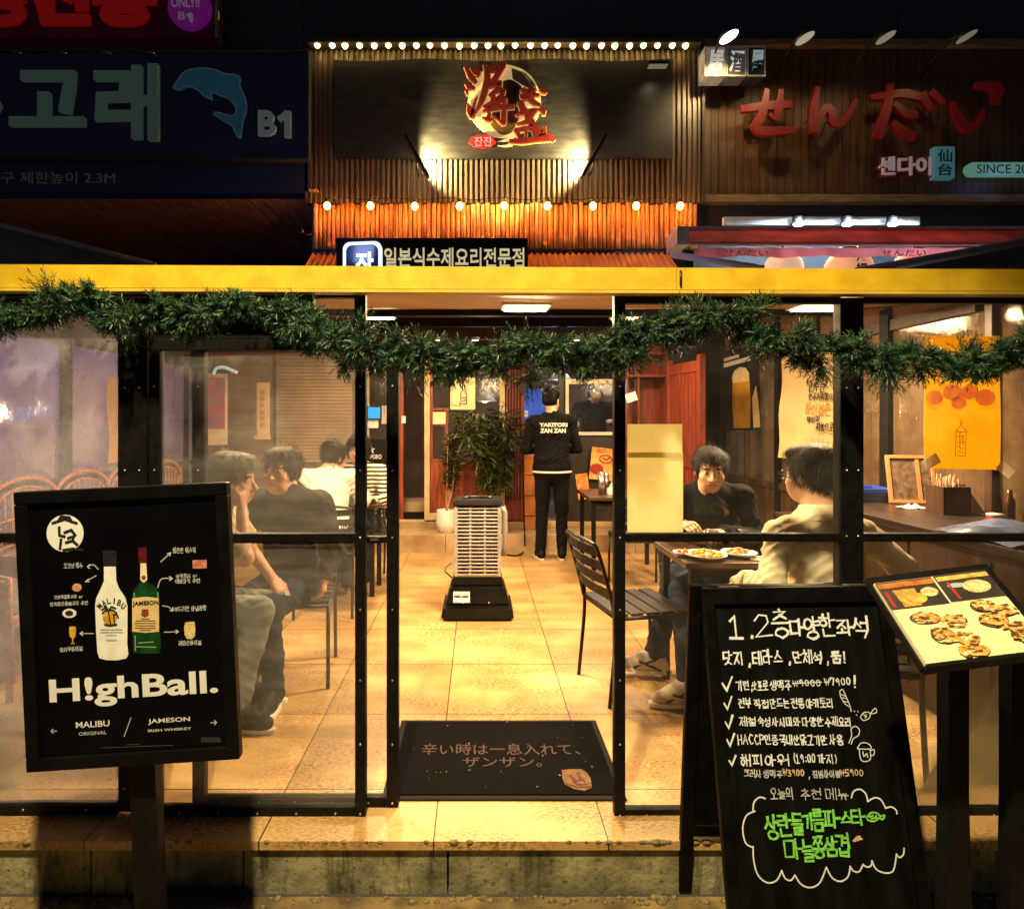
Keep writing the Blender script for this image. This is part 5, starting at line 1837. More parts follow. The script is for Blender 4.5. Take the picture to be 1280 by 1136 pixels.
carcs([[cc(*q) for q in s] for s in ([(1030, 705), (1045, 695), (1060, 720), (1090, 790), (1100, 830)], [(1030, 705), (1035, 740), (1060, 780), (1085, 800)], [(1038, 725), (1062, 735)], [(1045, 745), (1072, 752)], [(1055, 768), (1082, 772)],
       [(1155, 865), (1180, 835), (1215, 840), (1210, 870), (1175, 885), (1155, 865)], [(1213, 848), (1245, 810), (1255, 835), (1220, 845)], [(1175, 850), (1195, 862)], [(1190, 845), (1185, 870)], [(1118, 825), (1120, 830)], [(1140, 828), (1142, 832)], [(1130, 850), (1133, 852)])], 'drawings', M_chalk, .0024)
carcs([[b_(*q) for q in s] for s in ([(855, 120), (870, 80), (868, 45), (890, 30), (912, 50), (905, 80), (880, 95), (868, 125)], [(905, 140), (920, 120), (945, 118), (968, 130), (970, 150), (905, 150), (905, 140)], [(910, 150), (922, 212), (968, 208), (968, 150)], [(970, 160), (990, 155), (988, 182), (970, 185)], [(930, 165), (935, 190), (950, 175), (955, 195)])], 'drawings', M_chalk, .0026)
carcs([[b_(*q) for q in s] for s in ([(950, 515), (975, 490), (1010, 495), (1020, 515), (990, 535), (960, 530), (950, 515)], [(965, 512), (985, 505)], [(975, 522), (1005, 515)], [(1020, 510), (1045, 505), (1035, 525), (1022, 520)], [(1000, 505), (1005, 528)])], 'green_drawings', M_chalkg, .005)
carcs([[b_(*q) for q in s] for s in ([(880, 640), (900, 620), (915, 618)], [(885, 640), (910, 632)], [(905, 628), (925, 630)])], 'pink_drawings', M_chalkp, .005)

# ------------------------------------------------------------------ menu stand with its open menu
BL, BR, FL, FR = Vector((1.046, 1.6, .975)), Vector((1.335, 1.6, 1.01)), Vector((1.045, 1.415, .836)), Vector((1.345, 1.415, .874))
ms_ = thing('menu_stand', 'black lectern with two splayed legs beside the chalkboard', 'menu stand', (1.2, 1.55, -.185))
ex, ey = (BR - BL), (FL - BL)
nrm = ex.cross(-ey).normalized()
if nrm.z < 0:
    nrm = -nrm
def MP(s, t, h=0.0): return BL + ex * s + ey * t + nrm * h
g = MB()
def slab4(g, s0, t0, s1, t1, h0, h1, tw=0.0):
    q = [MP(s0, t0, h0), MP(s1, t0, h0), MP(s1, t1, h0), MP(s0, t1, h0)]
    q2 = [MP(s0, t0, h1), MP(s1, t0, h1), MP(s1, t1, h1), MP(s0, t1, h1)]
    g.add(q + q2, [(3, 2, 1, 0), (4, 5, 6, 7), (0, 1, 5, 4), (1, 2, 6, 5), (2, 3, 7, 6), (3, 0, 4, 7)])
slab4(g, -.02, -.13, 1.10, 1.0, -.03, -.012)
slab4(g, -.01, 1.0, 1.10, 1.03, -.03, .002)
g.build('tray', M_black, ms_, world=True)
g = MB()
for (x, w0, w1) in ((1.215, .052, .11), (1.375, .05, .09)):
    vs = []
    for (z, w) in ((.86, w0), (.45, w0), (.1, w0 * 1.3), (-.185, w1)):
        for sx in (-.42, .58):
            for sy in (-.02, .02):
                vs.append((x + sx * w, 1.56 + sy, z))
    fs = []
    for k in range(3):
        a, b = 4 * k, 4 * k + 4
        fs += [(a, a + 1, b + 1, b), (a + 1, a + 3, b + 3, b + 1), (a + 3, a + 2, b + 2, b + 3), (a + 2, a, b, b + 2)]
    fs += [(0, 1, 3, 2), (12, 13, 15, 14)]
    g.add(vs, fs)
    g.build('leg', M_black, ms_, world=True)
    g = MB()
g.b2((1.1, 1.4, -.185), (1.5, 1.72, -.16), None, .006)
g.build('base', M_black, ms_, world=True)
mn = thing('menu', 'open laminated menu with dish photographs on the black lectern', 'menu', (BL + FR) / 2)
g = MB()
slab4(g, 0, -.02, 1, 1, -.0115, -.004)
slab4(g, .006, .0, 1.0, .985, -.004, .0)
g.build('cover', mat('menu_edge', (0.6, 0.55, 0.4), .5, var=.05), mn, world=True)
M_page = mat('menu_page', (0.80, 0.72, 0.38), .35, var=.08, vs=12)
g = MB()
slab4(g, 0.0, .36, 1, .99, .0004, .0016)
g.build('page', M_page, mn, world=True)
g = MB()
slab4(g, .0, .0, .505, .355, .0004, .0018)
slab4(g, .525, -.01, 1, .34, .0010, .0028)
g.build('upper_page', mat('menu_photo', (0.05, 0.04, 0.035), .3, var=.3), mn, world=True)
def mpoly(name, pts, m, h, th=.0008):
    g = MB()
    q = [MP(s, t, h) for s, t in pts]
    q2 = [MP(s, t, h + th) for s, t in pts]
    n = len(q)
    g.add(q + q2, [tuple(range(n - 1, -1, -1)), tuple(range(n, 2 * n))] + [(i, (i + 1) % n, n + (i + 1) % n, n + i) for i in range(n)])
    return g.build(name, m, mn, world=True)
M_f1 = mat('dish_gold', (0.75, 0.42, 0.06), .5, col2=(0.35, 0.12, 0.02), vs=70)
M_f2 = mat('dish_red', (0.6, 0.12, 0.02), .5, col2=(0.8, 0.5, 0.08), vs=60)
M_f3 = mat('dish_cream', (0.8, 0.72, 0.4), .5, col2=(0.4, 0.35, 0.12), vs=80)
M_f5 = mat('dish_brown_dark', (0.12, 0.04, 0.015), .5, var=.4, vs=90)
M_f4 = mat('dish_plate', (0.10, 0.07, 0.05), .4, var=.3)
def mel(s, t, a, b, n=20, ro=0.0): return [(s + a * math.cos(2 * math.pi * k / n) * math.cos(ro) - b * math.sin(2 * math.pi * k / n) * math.sin(ro), t + a * math.cos(2 * math.pi * k / n) * math.sin(ro) + b * math.sin(2 * math.pi * k / n) * math.cos(ro)) for k in range(n)]
mpoly('page_band', [(0, .02), (.5, .02), (.5, .085), (0, .085)], mat('band_orange', (0.6, 0.2, 0.03), .5, col2=(.2, .03, .01), vs=40), .0022)
mpoly('page_band', [(.53, .02), (.99, .02), (.99, .075), (.53, .075)], mat('band_red', (0.35, 0.06, 0.02), .5, col2=(.7, .5, .1), vs=40), .003)
mpoly('dish_photo', [(.1, .12), (.3, .12), (.27, .34), (.12, .34)], M_f1, .0022)
mpoly('dish_photo', mel(.26, .25, .09, .07), M_f2, .0032)
mpoly('dish_photo', mel(.40, .19, .075, .06), M_f3, .0034)
mpoly('dish_photo', mel(.82, .19, .12, .085), M_f3, .0036)
mpoly('dish_photo', mel(.66, .15, .08, .03), mat('dish_grey', (0.4, 0.42, 0.45), .4), .0034)
mpoly('page_stripe', [(.59, .1), (.61, .1), (.62, .33), (.60, .33)], mat('stripe_red', (0.45, 0.03, 0.02), .5), .0036)
mpoly('page_stripe', [(.02, .13), (.05, .13), (.05, .34), (.02, .34)], mat('stripe_dred', (0.3, 0.02, 0.02), .5), .0034)
dish = [(.22, .50, .13, .075, M_f4, M_f1), (.43, .57, .105, .085, M_f3, M_f1), (.27, .72, .10, .10, M_f4, M_f2), (.42, .78, .13, .08, None, M_f1), (.42, .92, .14, .075, None, M_f2), (.74, .44, .10, .08, M_f4, M_f3), (.88, .52, .11, .07, M_f4, M_f2), (.74, .62, .12, .085, M_f4, M_f2), (.86, .72, .10, .06, None, M_f2), (.88, .82, .10, .08, M_f4, M_f1)]
for i, (s, t_, a, b, pl, fo) in enumerate(dish):
    if pl:
        mpoly('dish_plate', mel(s, t_, a, b, 22, .1), pl, .0024 + .0002 * i)
    mpoly('dish_photo', [(x + random.uniform(-.012, .012), y + random.uniform(-.01, .01)) for x, y in mel(s, t_, a * .82, b * .8, 17, .3)], fo, .0044 + .0004 * i)
    # the food itself: loose scraps in several colours
    for q, mm in enumerate((M_f1, M_f2, M_f3, M_f5)):
        g = MB()
        for k in range(11):
            an, rr_ = random.uniform(0, 6.28), random.random() ** .6 * .92
            cs, ct, sz = s + a * rr_ * math.cos(an), t_ + b * rr_ * math.sin(an), random.uniform(.012, .034)
            ro = random.uniform(0, 3)
            hq = .0052 + .0004 * i + .00012 * q + .00003 * k
            pl_ = [MP(cs + sz * random.uniform(.6, 1.2) * math.cos(ro + j * 1.05), ct + sz * random.uniform(.3, .7) * math.sin(ro + j * 1.05), hq) for j in range(6)]
            g.add(pl_, [tuple(range(6))])
        g.build('dish_photo', mm, mn, world=True, recalc=False)

# ------------------------------------------------------------------ back of the terrace: two low steps and the shop front
M_step = mat('step_stone', (0.5, 0.36, 0.2), .6, var=0, col2=(0.3, 0.19, 0.09), vs=4, bump=.15, bs=40)
g = MB()
for a, b in ((-3.3, -1.9), (-1.896, -1.0), (-.996, -.35), (-.346, .3), (.304, .95), (.954, 1.7), (1.704, 3.1)):
    g.b2((a, 6.55, -.02), (b, 6.97, .185), None, .004)
    g.b2((a, 6.97, -.02), (b, 7.07, .262), None, .004)
struct(g.build('back_steps', M_step))

YB = 7.0
sf = thing('shop_facade', 'red brown timber shop front with glazed doors at the back of the terrace', 'shop front', (0, YB, .26))
g = MB()
M_cream = mat('cream_frame', (0.6, 0.48, 0.28), .5, var=.15, vs=8)
pbox(g, 455, 400, 461, 650, YB - .03, .06)
pbox(g, 530.5, 400, 537, 650, YB - .03, .08)
pbox(g, 537, 641, 632, 650, YB - .02, .06)
pbox(g, 625, 400, 631, 650, YB - .02, .06)
pbox(g, 461, 650, 531, 652.5, YB - .02, .06)
g.build('door_frame', M_cream, sf, world=True)
g = MB()
pbox(g, 461, 590, 493, 632, YB, .05)
pbox(g, 537, 574, 625, 640, YB, .05, .004)
pbox(g, 541, 580, 580, 636, YB - .012, .012, .004)
pbox(g, 584, 580, 621, 636, YB - .012, .012, .004)
pbox(g, 493, 400, 504, 650, YB + .05, .05)
pbox(g, 537, 445, 541, 574, YB - .004, .05)
pbox(g, 556, 510, 560, 574, YB - .004, .05)
pbox(g, 541, 510, 556, 512.5, YB - .004, .05)
pbox(g, 541, 530, 556, 532.5, YB - .004, .05)
g.build('timber_panel', M_wood, sf, world=True)
g = MB()
M_redl = mat('red_lattice', (0.20, 0.030, 0.012), .4, var=.3, vs=6, stretch=(5, 5, .7))
for px in np.arange(633, 653, 3.6):
    pbox(g, px, 400, px + 1.6, 640, YB - .03, .03)
pbox(g, 632, 625, 654, 650, YB - .02, .05)
for py in (462, 540):
    pbox(g, 632, py, 654, py + 2.5, YB - .025, .03)
pbox(g, 652.5, 400, 655.5, 650, YB - .04, .08)
g.build('lattice', M_redl, sf, world=True)
g = MB()
for px in np.arange(645, 655, 2.5):
    pbox(g, px, 400, px + .8, 640, YB + .04, .02)
pbox(g, 631, 400, 655, 650, YB + .09, .02)
g.build('backing', M_darkwood, sf, world=True)
g = MB()
pbox(g, 461, 445, 493, 590, YB + .02, .006)
pbox(g, 541, 445, 625, 574, YB + .02, .006)
g.build('pane', M_glassy, sf, world=True)
g = MB()
pbox(g, 440, 400, 790, 424, YB - .06, .1)
pbox(g, 380, 400, 455, 650, YB + .02, .06)
g.build('lintel', M_darkwood, sf, world=True)
g = MB()
pbox(g, 493, 628, 531, 640, YB + .3, .5)
g.build('threshold', M_step, sf, world=True)
g = MB()
pbox(g, 505, 640, 531, 649, YB + .05, .03)
g.build('sill', M_black, sf, world=True)
# dim room behind the glass
rm = MB()
rm.b2((-3.3, 9.4, -.1), (3.4, 9.5, 3.2))
rm.b2((-3.3, 7.1, .22), (3.4, 9.4, .26))
rm.b2((-3.3, 7.1, 2.58), (3.4, 9.4, 2.62))
o = rm.build('inner_room_wall', mat('room_wall', (0.16, 0.10, 0.06), .7, var=.3, vs=2))
struct(o)
for px, py, w, h, c, e in ((500, 430, 0, 0, 0, 0),):
    pass
for i, (px, py, lb) in enumerate(((606, 498, 'small white hanging lamp seen through the shop window'), (700, 471, 'pale lamp hanging in the kitchen above the man in black'))):
    p = at(px, py, 8.1)
    t = thing('hanging_lamp', lb, 'lamp', p)
    g = MB()
    g.lathe([(.02, .1), (.1, .04), (.16, -.04)], n=16)
    g.build('shade', M_white, t)
    g = MB()
    g.ball((0, 0, -.01), .05, 10)
    g.build('bulb', glow('white_bulb', ((1, .85, .6), (.75, .9, 1))[i], 12), t)
    g = MB()
    g.tube([(0, 0, .1), (0, 0, max(.2, 2.58 - p.z))], .006, 6)
    g.build('cord', M_blackmat, t)
    lamp('POINT', 'hanging_lamp_light', p + Vector((0, 0, -.15)), (13, 12)[i], ((1, .72, .4), (.35, .55, 1))[i], t, shadow_soft_size=.06)
# downlights under the lintel
for i, (px, lb) in enumerate(((548, 'recessed downlight over the shop door, nearer the rear sliding door'), (594, 'recessed downlight over the potted plants'), (720, 'recessed downlight over the serving window'))):
    p = at(px, 425, 6.9)
    t = thing('downlight', lb, 'downlight', p, group='downlights over the shop front')
    g = MB()
    g.lathe([(.05, .03), (.05, 0), (.04, -.005)], n=14)
    g.build('rim', M_white, t)
    g = MB()
    g.lathe([(.0, -.008), (.035, -.006)], n=14)
    g.build('lens', glow('downlight_glow', (1, .7, .3), 20), t)
    lamp('SPOT', 'downlight_light', p + Vector((0, -.06, -.02)), 26, (1, .62, .25), t, aim=p + Vector((0, -.12, -2)), spot_size=R(110), spot_blend=.7, shadow_soft_size=.03)

# papers, stickers and screens on the shop front
def sheet(name, label, cat, x0, y0, x1, y1, Y, m, th=.004, tilt=0.0, group=None):
    c = at((x0 + x1) / 2, (y0 + y1) / 2, Y)
    t = thing(name, label, cat, M=Matrix.Translation(c) @ Euler((0, R(tilt), 0)).to_matrix().to_4x4(), group=group)
    g = MB()
    w, h = (x1 - x0) / 760 * Y, (y1 - y0) / 760 * Y
    n = 6
    vs = []
    for yy in (0, th):
        for i in range(n + 1):
            for j in range(2):
                vs.append((-w / 2 + w * i / n, -th + yy - .006 * math.sin(i * 2.0) * j, -h / 2 + h * j))
    k = 2 * (n + 1)
    fs = []
    for i in range(n):
        fs += [(2 * i, 2 * i + 2, 2 * i + 3, 2 * i + 1), (k + 2 * i, k + 2 * i + 1, k + 2 * i + 3, k + 2 * i + 2), (2 * i, k + 2 * i, k + 2 * i + 2, 2 * i + 2), (2 * i + 1, 2 * i + 3, k + 2 * i + 3, k + 2 * i + 1)]
    fs += [(0, 1, k + 1, k), (2 * n, k + 2 * n, k + 2 * n + 1, 2 * n + 1)]
    g.add(vs, fs)
    g.build('paper', m, t)
    return t


sheet('notice', 'plain cream notice on the shop window above the bushy potted shrub', 'notice', 541, 515, 557, 530, YB - .02, M_paper)
t = sheet('notice', 'square cream notice with a drawn bottle on the shop window', 'notice', 563, 472, 594, 512, YB - .03, M_paper)
g = MB()
for k, st in enumerate([[(576, 505), (576, 492), (578, 488), (578, 482), (581, 482), (581, 488), (583, 492), (583, 505), (576, 505)], [(577, 497), (582, 497)], [(578, 502), (582, 500)]]):
    ribbon(g, [on_plane(wm(t), *q) for q in st], .009, -.012 - .0001 * k)
g.build('drawing', M_ink, t)
t = thing('till_screen', 'small bright blue screen glowing behind the sliding door glass', 'screen', at(467, 523, YB - .1))
g = MB()
pbox(g, 459, 508, 476, 524, YB - .1, .02, .003)
g.build('casing', M_black, t, world=True)
g = MB()
pbox(g, 460, 509, 475, 523, YB - .106, .005)
g.build('display', glow('screen_blue', (.05, .42, .9), 1.3), t, world=True)
sheet('notice', 'white slip of paper taped below the blue screen', 'notice', 460, 525, 473, 535, YB - .05, M_white)
sheet('notice', 'pale paper strip beside the blue screen', 'notice', 477, 507, 484, 530, YB - .04, mat('grey_paper', (.45, .4, .4), .8))
sheet('notice', 'small white tag on the dark door edge', 'notice', 502, 520, 507, 529, YB - .04, M_white)
t = thing('beer_sign', 'small black sign with white star and lettering by the shop door', 'sign', at(473, 585, YB - .06))
g = MB()
pbox(g, 460, 549, 482, 584, YB - .06, .02, .003)
g.build('board', M_blackmat, t, world=True)
letter(t, wm(t), '★', 459.5, 556, 469, 567, M_white, y=-.004)
letter(t, wm(t), 'SAPPORO', 455, 568, 477, 573.5, M_white, y=-.004, bold=.02)
# rubber mat corner seen blue on the shop step
t = thing('blue_mat', 'small blue mat lying behind the sliding door on the shop step', 'mat', at(466, 628, 6.98))
g = MB()
g.box((0, .05, .008), (.13, .2, .012), None, .003)
g.build('pile', mat('mat_blue', (.03, .06, .25), .9, bump=.3, bs=200), t)

# kitchen opening and window to the right of the lattice
kt = thing('serving_counter', 'dark kitchen counter front with a pale framed serving window', 'kitchen front', at(730, 650, 7.02))
g = MB()
pbox(g, 706, 545, 790, 668, 7.0, .08)
pbox(g, 698, 400, 707, 668, 7.02, .06)
pbox(g, 790, 400, 860, 690, 7.02, .06)
g.build('counter_panel', mat('kitchen_black', (.02, .016, .014), .4, var=.3), kt, world=True)
g = MB()
for (x0, y0, x1, y1) in ((707, 474, 711, 543), (770, 474, 776, 543), (711, 474, 770, 480), (707, 540, 776, 544)):
    pbox(g, x0, y0, x1, y1, 6.97, .07, .003)
g.build('window_frame', mat('pale_frame', (.6, .54, .4), .45, var=.1), kt, world=True)
g = MB()
pbox(g, 711, 480, 770, 540, 7.01, .005)
g.build('pane', pane_mat('kitchen_glass', .02, refl=.8, dcol=(.5, .55, .6)), kt, world=True)
lamp('AREA', 'kitchen_light', (1.35, 7.55, 2.5), 12, (.8, .85, 1), kt, aim=(1.35, 7.7, 0), size=.4)
sheet('blue_partition', 'blue lit panel in the kitchen doorway beside the man in black', 'panel', 655, 486, 681, 524, 9.3, mat('blue_panel', (.03, .09, .35), .5, em=(.03, .10, .5), ems=.5))
sheet('notice', 'white slip pinned on the blue kitchen panel', 'notice', 652, 513, 660, 521, 8.9, M_white)
# stacked timber blocks beside the doorway
for i in range(4):
    y0 = 569 + i * 25.5
    g = MB()
    p = at(660, y0 + 24, 6.9)
    pbox(g, 655, y0, 670, y0 + 24.5, 6.9, .16, .006)
    o = g.build('timber_block', mat('orange_block', (.55, .2, .05), .5, var=.25, vs=7), origin=p)
    tag(o, ['topmost of four orange timber blocks stacked beside the man in black', 'orange timber block second from the top of its stack', 'orange timber block third from the top of its stack', 'lowest of four orange timber blocks, resting on the step'][i], 'block', 'orange block stack')
M_poster = mat('poster_orange', (.75, .2, .04), .5, col2=(.85, .55, .15), vs=14)
M_poster2 = mat('poster_red', (.65, .05, .02), .5, col2=(.85, .4, .08), vs=22)
t = sheet('food_poster', 'orange food poster with a red heading on the kitchen counter front', 'poster', 738, 560, 770, 600, 6.9, M_poster, tilt=6)
g = MB()
g.b2((-.14, -.012, .13), (.14, -.006, .18))
g.build('heading', M_poster2, t)
g = MB()
ribbon(g, [(.02 + .07 * math.cos(a), .06 + .045 * math.sin(a)) for a in [2 * math.pi * k / 14 for k in range(15)]], .014, -.012)
ribbon(g, [(-.01, .07), (.03, .05), (.06, .08)], .014, -.0125)
g.prism([(-.07 + .08 * math.cos(a), -.06 + .06 * math.sin(a)) for a in [2 * math.pi * k / 14 for k in range(14)]], -.012, -.009)
g.build('drawing', mat('poster_ink', (.3, .02, .01), .5), t)
sheet('food_poster', 'smaller red and white menu card standing on the back table', 'poster', 721, 592, 736, 624, 6.4, M_poster2, tilt=-8)
# steel tumblers, napkins and the back table
def table(name, label, x0, y0, x1, y1, z, M_top=None, th=.03, legs=True, group=None):
    t = thing(name, label, 'table', ((x0 + x1) / 2, (y0 + y1) / 2, 0), group=group)
    g = MB()
    g.b2((x0, y0, z - th), (x1, y1, z), None, .005)
    g.build('tabletop', M_top or M_tabletop, t, world=True)
    for x in (x0 + .05, x1 - .05):
        for y in (y0 + .05, y1 - .05):
            g = MB()
            g.b2((x - .018, y - .018, 0), (x + .018, y + .018, z - th))
            g.build('leg', M_black, t, world=True)
    for ya_ in (y0 + .04, y1 - .06):
        g = MB()
        g.b2((x0 + .07, ya_, z - .08), (x1 - .07, ya_ + .02, z - th))
        g.build('apron', M_black, t, world=True)
    return t


table('dining_table', 'dark table by the serving window holding steel tumblers', .98, 5.35, 1.72, 6.05, .74)
for i, (px, py, lb) in enumerate(((752, 633, 'taller of two steel tumblers on the back table'), (757, 630, 'shorter steel tumbler on the back table, beside the taller one'))):
    p = at(px, 640, 5.6 + .1 * i)
    p.z = .74
    g = MB()
    h = .2 - .02 * i
    g.lathe([(.0, 0), (.028, 0), (.034, h), (.031, h), (.026, .01)], n=18)
    o = g.build('steel_tumbler', M_steel)
    o.location = p
    tag(o, lb, 'tumbler', 'steel tumblers on the back table')
p = at(766, 636, 5.55)
p.z = .74
t = thing('napkin_pack', 'crumpled white napkins beside the steel tumblers', 'napkins', p)
g = MB()
g.b2((-.05, -.03, 0), (.05, .03, .06), None, .01)
g.add([(-.04, -.01, .06), (.04, .01, .06), (.06, .02, .11), (-.02, -.02, .12)], [(0, 1, 2, 3)])
g.build('paper', M_white, t)

# ------------------------------------------------------------------ plants behind the heater
M_leaf = leaf_mat('bamboo_leaves', (0.06, 0.085, 0.022), (0.02, 0.035, 0.01))
M_leaf2 = leaf_mat('shrub_leaves', (0.075, 0.075, 0.025), (0.03, 0.035, 0.012))
M_bark = mat('pale_bark', (.42, .24, .12), .8, var=.3, vs=20)


def leaf(V, p, d, L, w, droop=.3):
    d = d.normalized()
    s = d.cross(Vector((0, 0, 1)))
    if s.length < .05:
        s = Vector((1, 0, 0))
    s = (s.normalized() + Vector((0, 0, random.uniform(-.5, .5)))).normalized() * w / 2
    m_ = p + d * L * .45 + Vector((0, 0, -droop * L * .15))
    e = p + d * L + Vector((0, 0, -droop * L * .6))
    V += [p, m_ + s, e, m_ - s]


def quads(name, V, m, parent):
    Mi = wm(parent).inverted()
    vs = np.array([tuple(Mi @ v) for v in V], np.float32)
    nf = len(vs) // 4
    me = bpy.data.meshes.new(name)
    me.vertices.add(len(vs))
    me.vertices.foreach_set('co', vs.ravel())
    me.loops.add(nf * 4)
    me.polygons.add(nf)
    me.loops.foreach_set('vertex_index', np.arange(nf * 4, dtype=np.int32))
    me.polygons.foreach_set('loop_start', np.arange(nf, dtype=np.int32) * 4)
    me.update(calc_edges=True)
    return link(name, me, m, parent)


def pot(t, r, h, m):
    g = MB()
    g.lathe([(0, 0), (r * .75, 0), (r * 1.02, h * .45), (r * .92, h * .95), (r * .9, h), (r * .8, h), (r * .8, h - .03), (0, h - .03)], n=22)
    g.build('pot', m, t)


p = at(558, 665, 6.74)
p.z = .185
t = thing('potted_shrub', 'small leafy shrub in a rounded white pot by the shop step', 'potted plant', p)
pot(t, .115, .25, M_white)
g = MB()
V = []
top0 = p + Vector((.0, 0, .22))
for k in range(11):
    a = random.uniform(0, 6.28)
    e = p + Vector((.17 * math.cos(a) * random.random() ** .5, .13 * math.sin(a), random.uniform(.75, 1.12)))
    mid = top0.lerp(e, .45) + Vector((random.uniform(-.04, .04), 0, .03))
    L_ = smooth_line([tuple(top0), tuple(mid), tuple(e)], 4)
    g.tube(L_, [.012 - .001 * i for i in range(len(L_))], 6)
    for q in L_[4:]:
        for _ in range(14):
            leaf(V, Vector(q) + Vector((random.uniform(-.03, .03), random.uniform(-.03, .03), random.uniform(-.03, .04))), Vector((random.uniform(-1, 1), random.uniform(-1, 1), random.uniform(-.2, .9))), random.uniform(.08, .13), .026)
g.build('stem', M_bark, t, world=True)
quads('foliage', V, M_leaf2, t)
p = at(617, 665, 6.7)
p.z = .185
t = thing('bamboo_plant', 'tall bamboo like plant with narrow leaves behind the heater', 'potted plant', p)
pot(t, .15, .3, mat('beige_pot', (.6, .5, .35), .6))
g = MB()
V = []
for k in range(9):
    a = random.uniform(0, 6.28)
    b = p + Vector((.06 * math.cos(a), .06 * math.sin(a), .25))
    e = p + Vector((-.36 + .08 * k + random.uniform(-.04, .04), random.uniform(-.25, .1), random.uniform(1.0, 1.5)))
    L_ = smooth_line([tuple(b), tuple(b.lerp(e, .5) + Vector((0, 0, .12))), tuple(e)], 8)
    g.tube(L_, .008, 6)
    for i, q in enumerate(L_[4:]):
        for _ in range(8):
            dd = Vector((random.uniform(-1, 1), random.uniform(-1, .6), random.uniform(-.3, .5)))
            b2 = Vector(q) + dd.normalized() * random.uniform(0, .14)
            for kk in range(3):
                leaf(V, b2, dd + Vector((random.uniform(-.6, .6), random.uniform(-.6, .6), random.uniform(-.5, .3))), random.uniform(.10, .17), .017, .35)
g.build('stem', mat('cane', (.12, .13, .04), .5), t, world=True)
quads('foliage', V, M_leaf, t)

# ------------------------------------------------------------------ side walls of the terrace
def side_x(px, Y): return PX(px, Y)


XW = 2.8
tw = thing('terrace_side_wall', 'dark timber side wall with windows beside the cream shirted diner', 'wall', (XW, 4.6, 0))
g = MB()
y = 2.25
while y < 6.95:
    g.b2((XW, y, 0), (XW + .04, y + .145, .78))
    y += .15
for z0, z1 in ((.78, .84), (2.02, 2.09)):
    g.b2((XW - .02, 2.25 if z1 < 1 else 3.4, z0), (XW + .05, 6.95, z1))
g.build('panelling', M_darkwood, tw, world=True)
for yy, w in ((2.4, .06), (3.3, .05), (4.15, .09), (5.0, .05), (5.65, .07), (6.3, .05), (6.9, .07)):
    g = MB()
    g.b2((XW - .03, yy - w / 2, 0), (XW + .06, yy + w / 2, min(2.6, cz(yy) - .02)), None, .004)
    g.build('post', M_black if w > .06 else M_darkwood, tw, world=True)
g = MB()
vs, fs = [], []
for i in range(31):
    yy = 2.25 + 4.7 * i / 30
    for z in (.84, 1.4, min(2.02, cz(yy) - .02)):
        vs.append((XW + .01 + .004 * math.sin(i * 1.3 + z), yy, z))
for i in range(30):
    for j in range(2):
        fs.append((i * 3 + j, i * 3 + j + 1, i * 3 + j + 4, i * 3 + j + 3))
g.add(vs, fs, None, True)
g.build('pane', pane_mat('brown_vinyl', .35, tint=(.8, .7, .6), refl=.2, scale=2.5, dcol=(.5, .33, .18)), tw, world=True)
g = MB()
g.prism([(2.25, 2.09), (6.95, 2.09), (6.95, 2.56), (2.25, 1.9)][:1] + [(6.95, 2.09), (6.95, 2.56), (3.45, 2.092)], 0, .02, Matrix(((0, 1, 0, XW), (1, 0, 0, 0), (0, 0, 1, 0), (0, 0, 0, 1))))
g.build('upper_panel', mat('upper_panel', (.3, .17, .08), .6, var=.3, vs=3), tw, world=True)
# a timber neighbour beyond the side wall, with lit orange boards
nb = thing('neighbour_facade', 'orange brown timber front of the next shop seen through the side windows', 'shop front', (4.2, 4.5, -.185))
g = MB()
y = 2.4
while y < 8:
    g.b2((4.3, y, -.18), (4.36, y + .19, 2.55))
    y += .2
g.build('cladding', mat('neighbour_wood', (.26, .12, .045), .5, var=.5, vs=3, stretch=(6, 6, .6)), nb, world=True)
g = MB()
for yy in (3.0, 4.2, 5.3, 6.4):
    g.b2((4.22, yy, -.18), (4.3, yy + .1, 2.55), None, .005)
g.b2((4.2, 2.4, 1.5), (4.3, 8, 1.56))
g.b2((4.2, 2.4, 1.22), (4.3, 8, 1.26))
g.build('rail', mat('neighbour_rail', (.42, .2, .05), .5, var=.3), nb, world=True)

# red timber doors at the right of the shop front
t = thing('red_door', 'tall red slatted door leaf folded open above the man in black sweatshirt', 'door', at(855, 640, 6.2))
g = MB()
a, b = Vector((PX(836, 6.55), 6.55, .26)), Vector((PX(876, 5.9), 5.9, .26))
dirv = (b - a)
for k in range(9):
    p0, p1 = a + dirv * (k / 9 + .008), a + dirv * ((k + 1) / 9 - .008)
    g.bar((p0.x, p0.y, 1.16), (p1.x, p1.y, 1.16), .025, 1.7)
g.build('slats', M_redl, t, world=True)
g = MB()
for z in (.34, 1.0, 1.95):
    g.bar((a.x - .004, a.y - .028, z), (b.x - .004, b.y - .028, z), .03, .1)
for q in (a, b):
    g.b2((q.x - .03, q.y - .05, .25), (q.x + .03, q.y + .03, 2.06), None, .005)
g.build('frame', M_redl, t, world=True)
t = thing('red_shelving', 'red timber shelf unit above the cream boards', 'shelves', at(815, 560, 6.7))
g = MB()
for px in (783, 797, 833):
    pbox(g, px, 430, px + 2.5, 640, 6.7, .25)
for py in (440, 468, 545, 600):
    pbox(g, 783, py, 835, py + 3, 6.68, .27)
pbox(g, 783, 430, 835, 640, 6.94, .02)
g.build('shelf', M_redl, t, world=True)
sheet('notice', 'curled white paper hanging on the red shelf unit', 'notice', 782, 491, 796, 502, 6.5, M_white, tilt=-18)

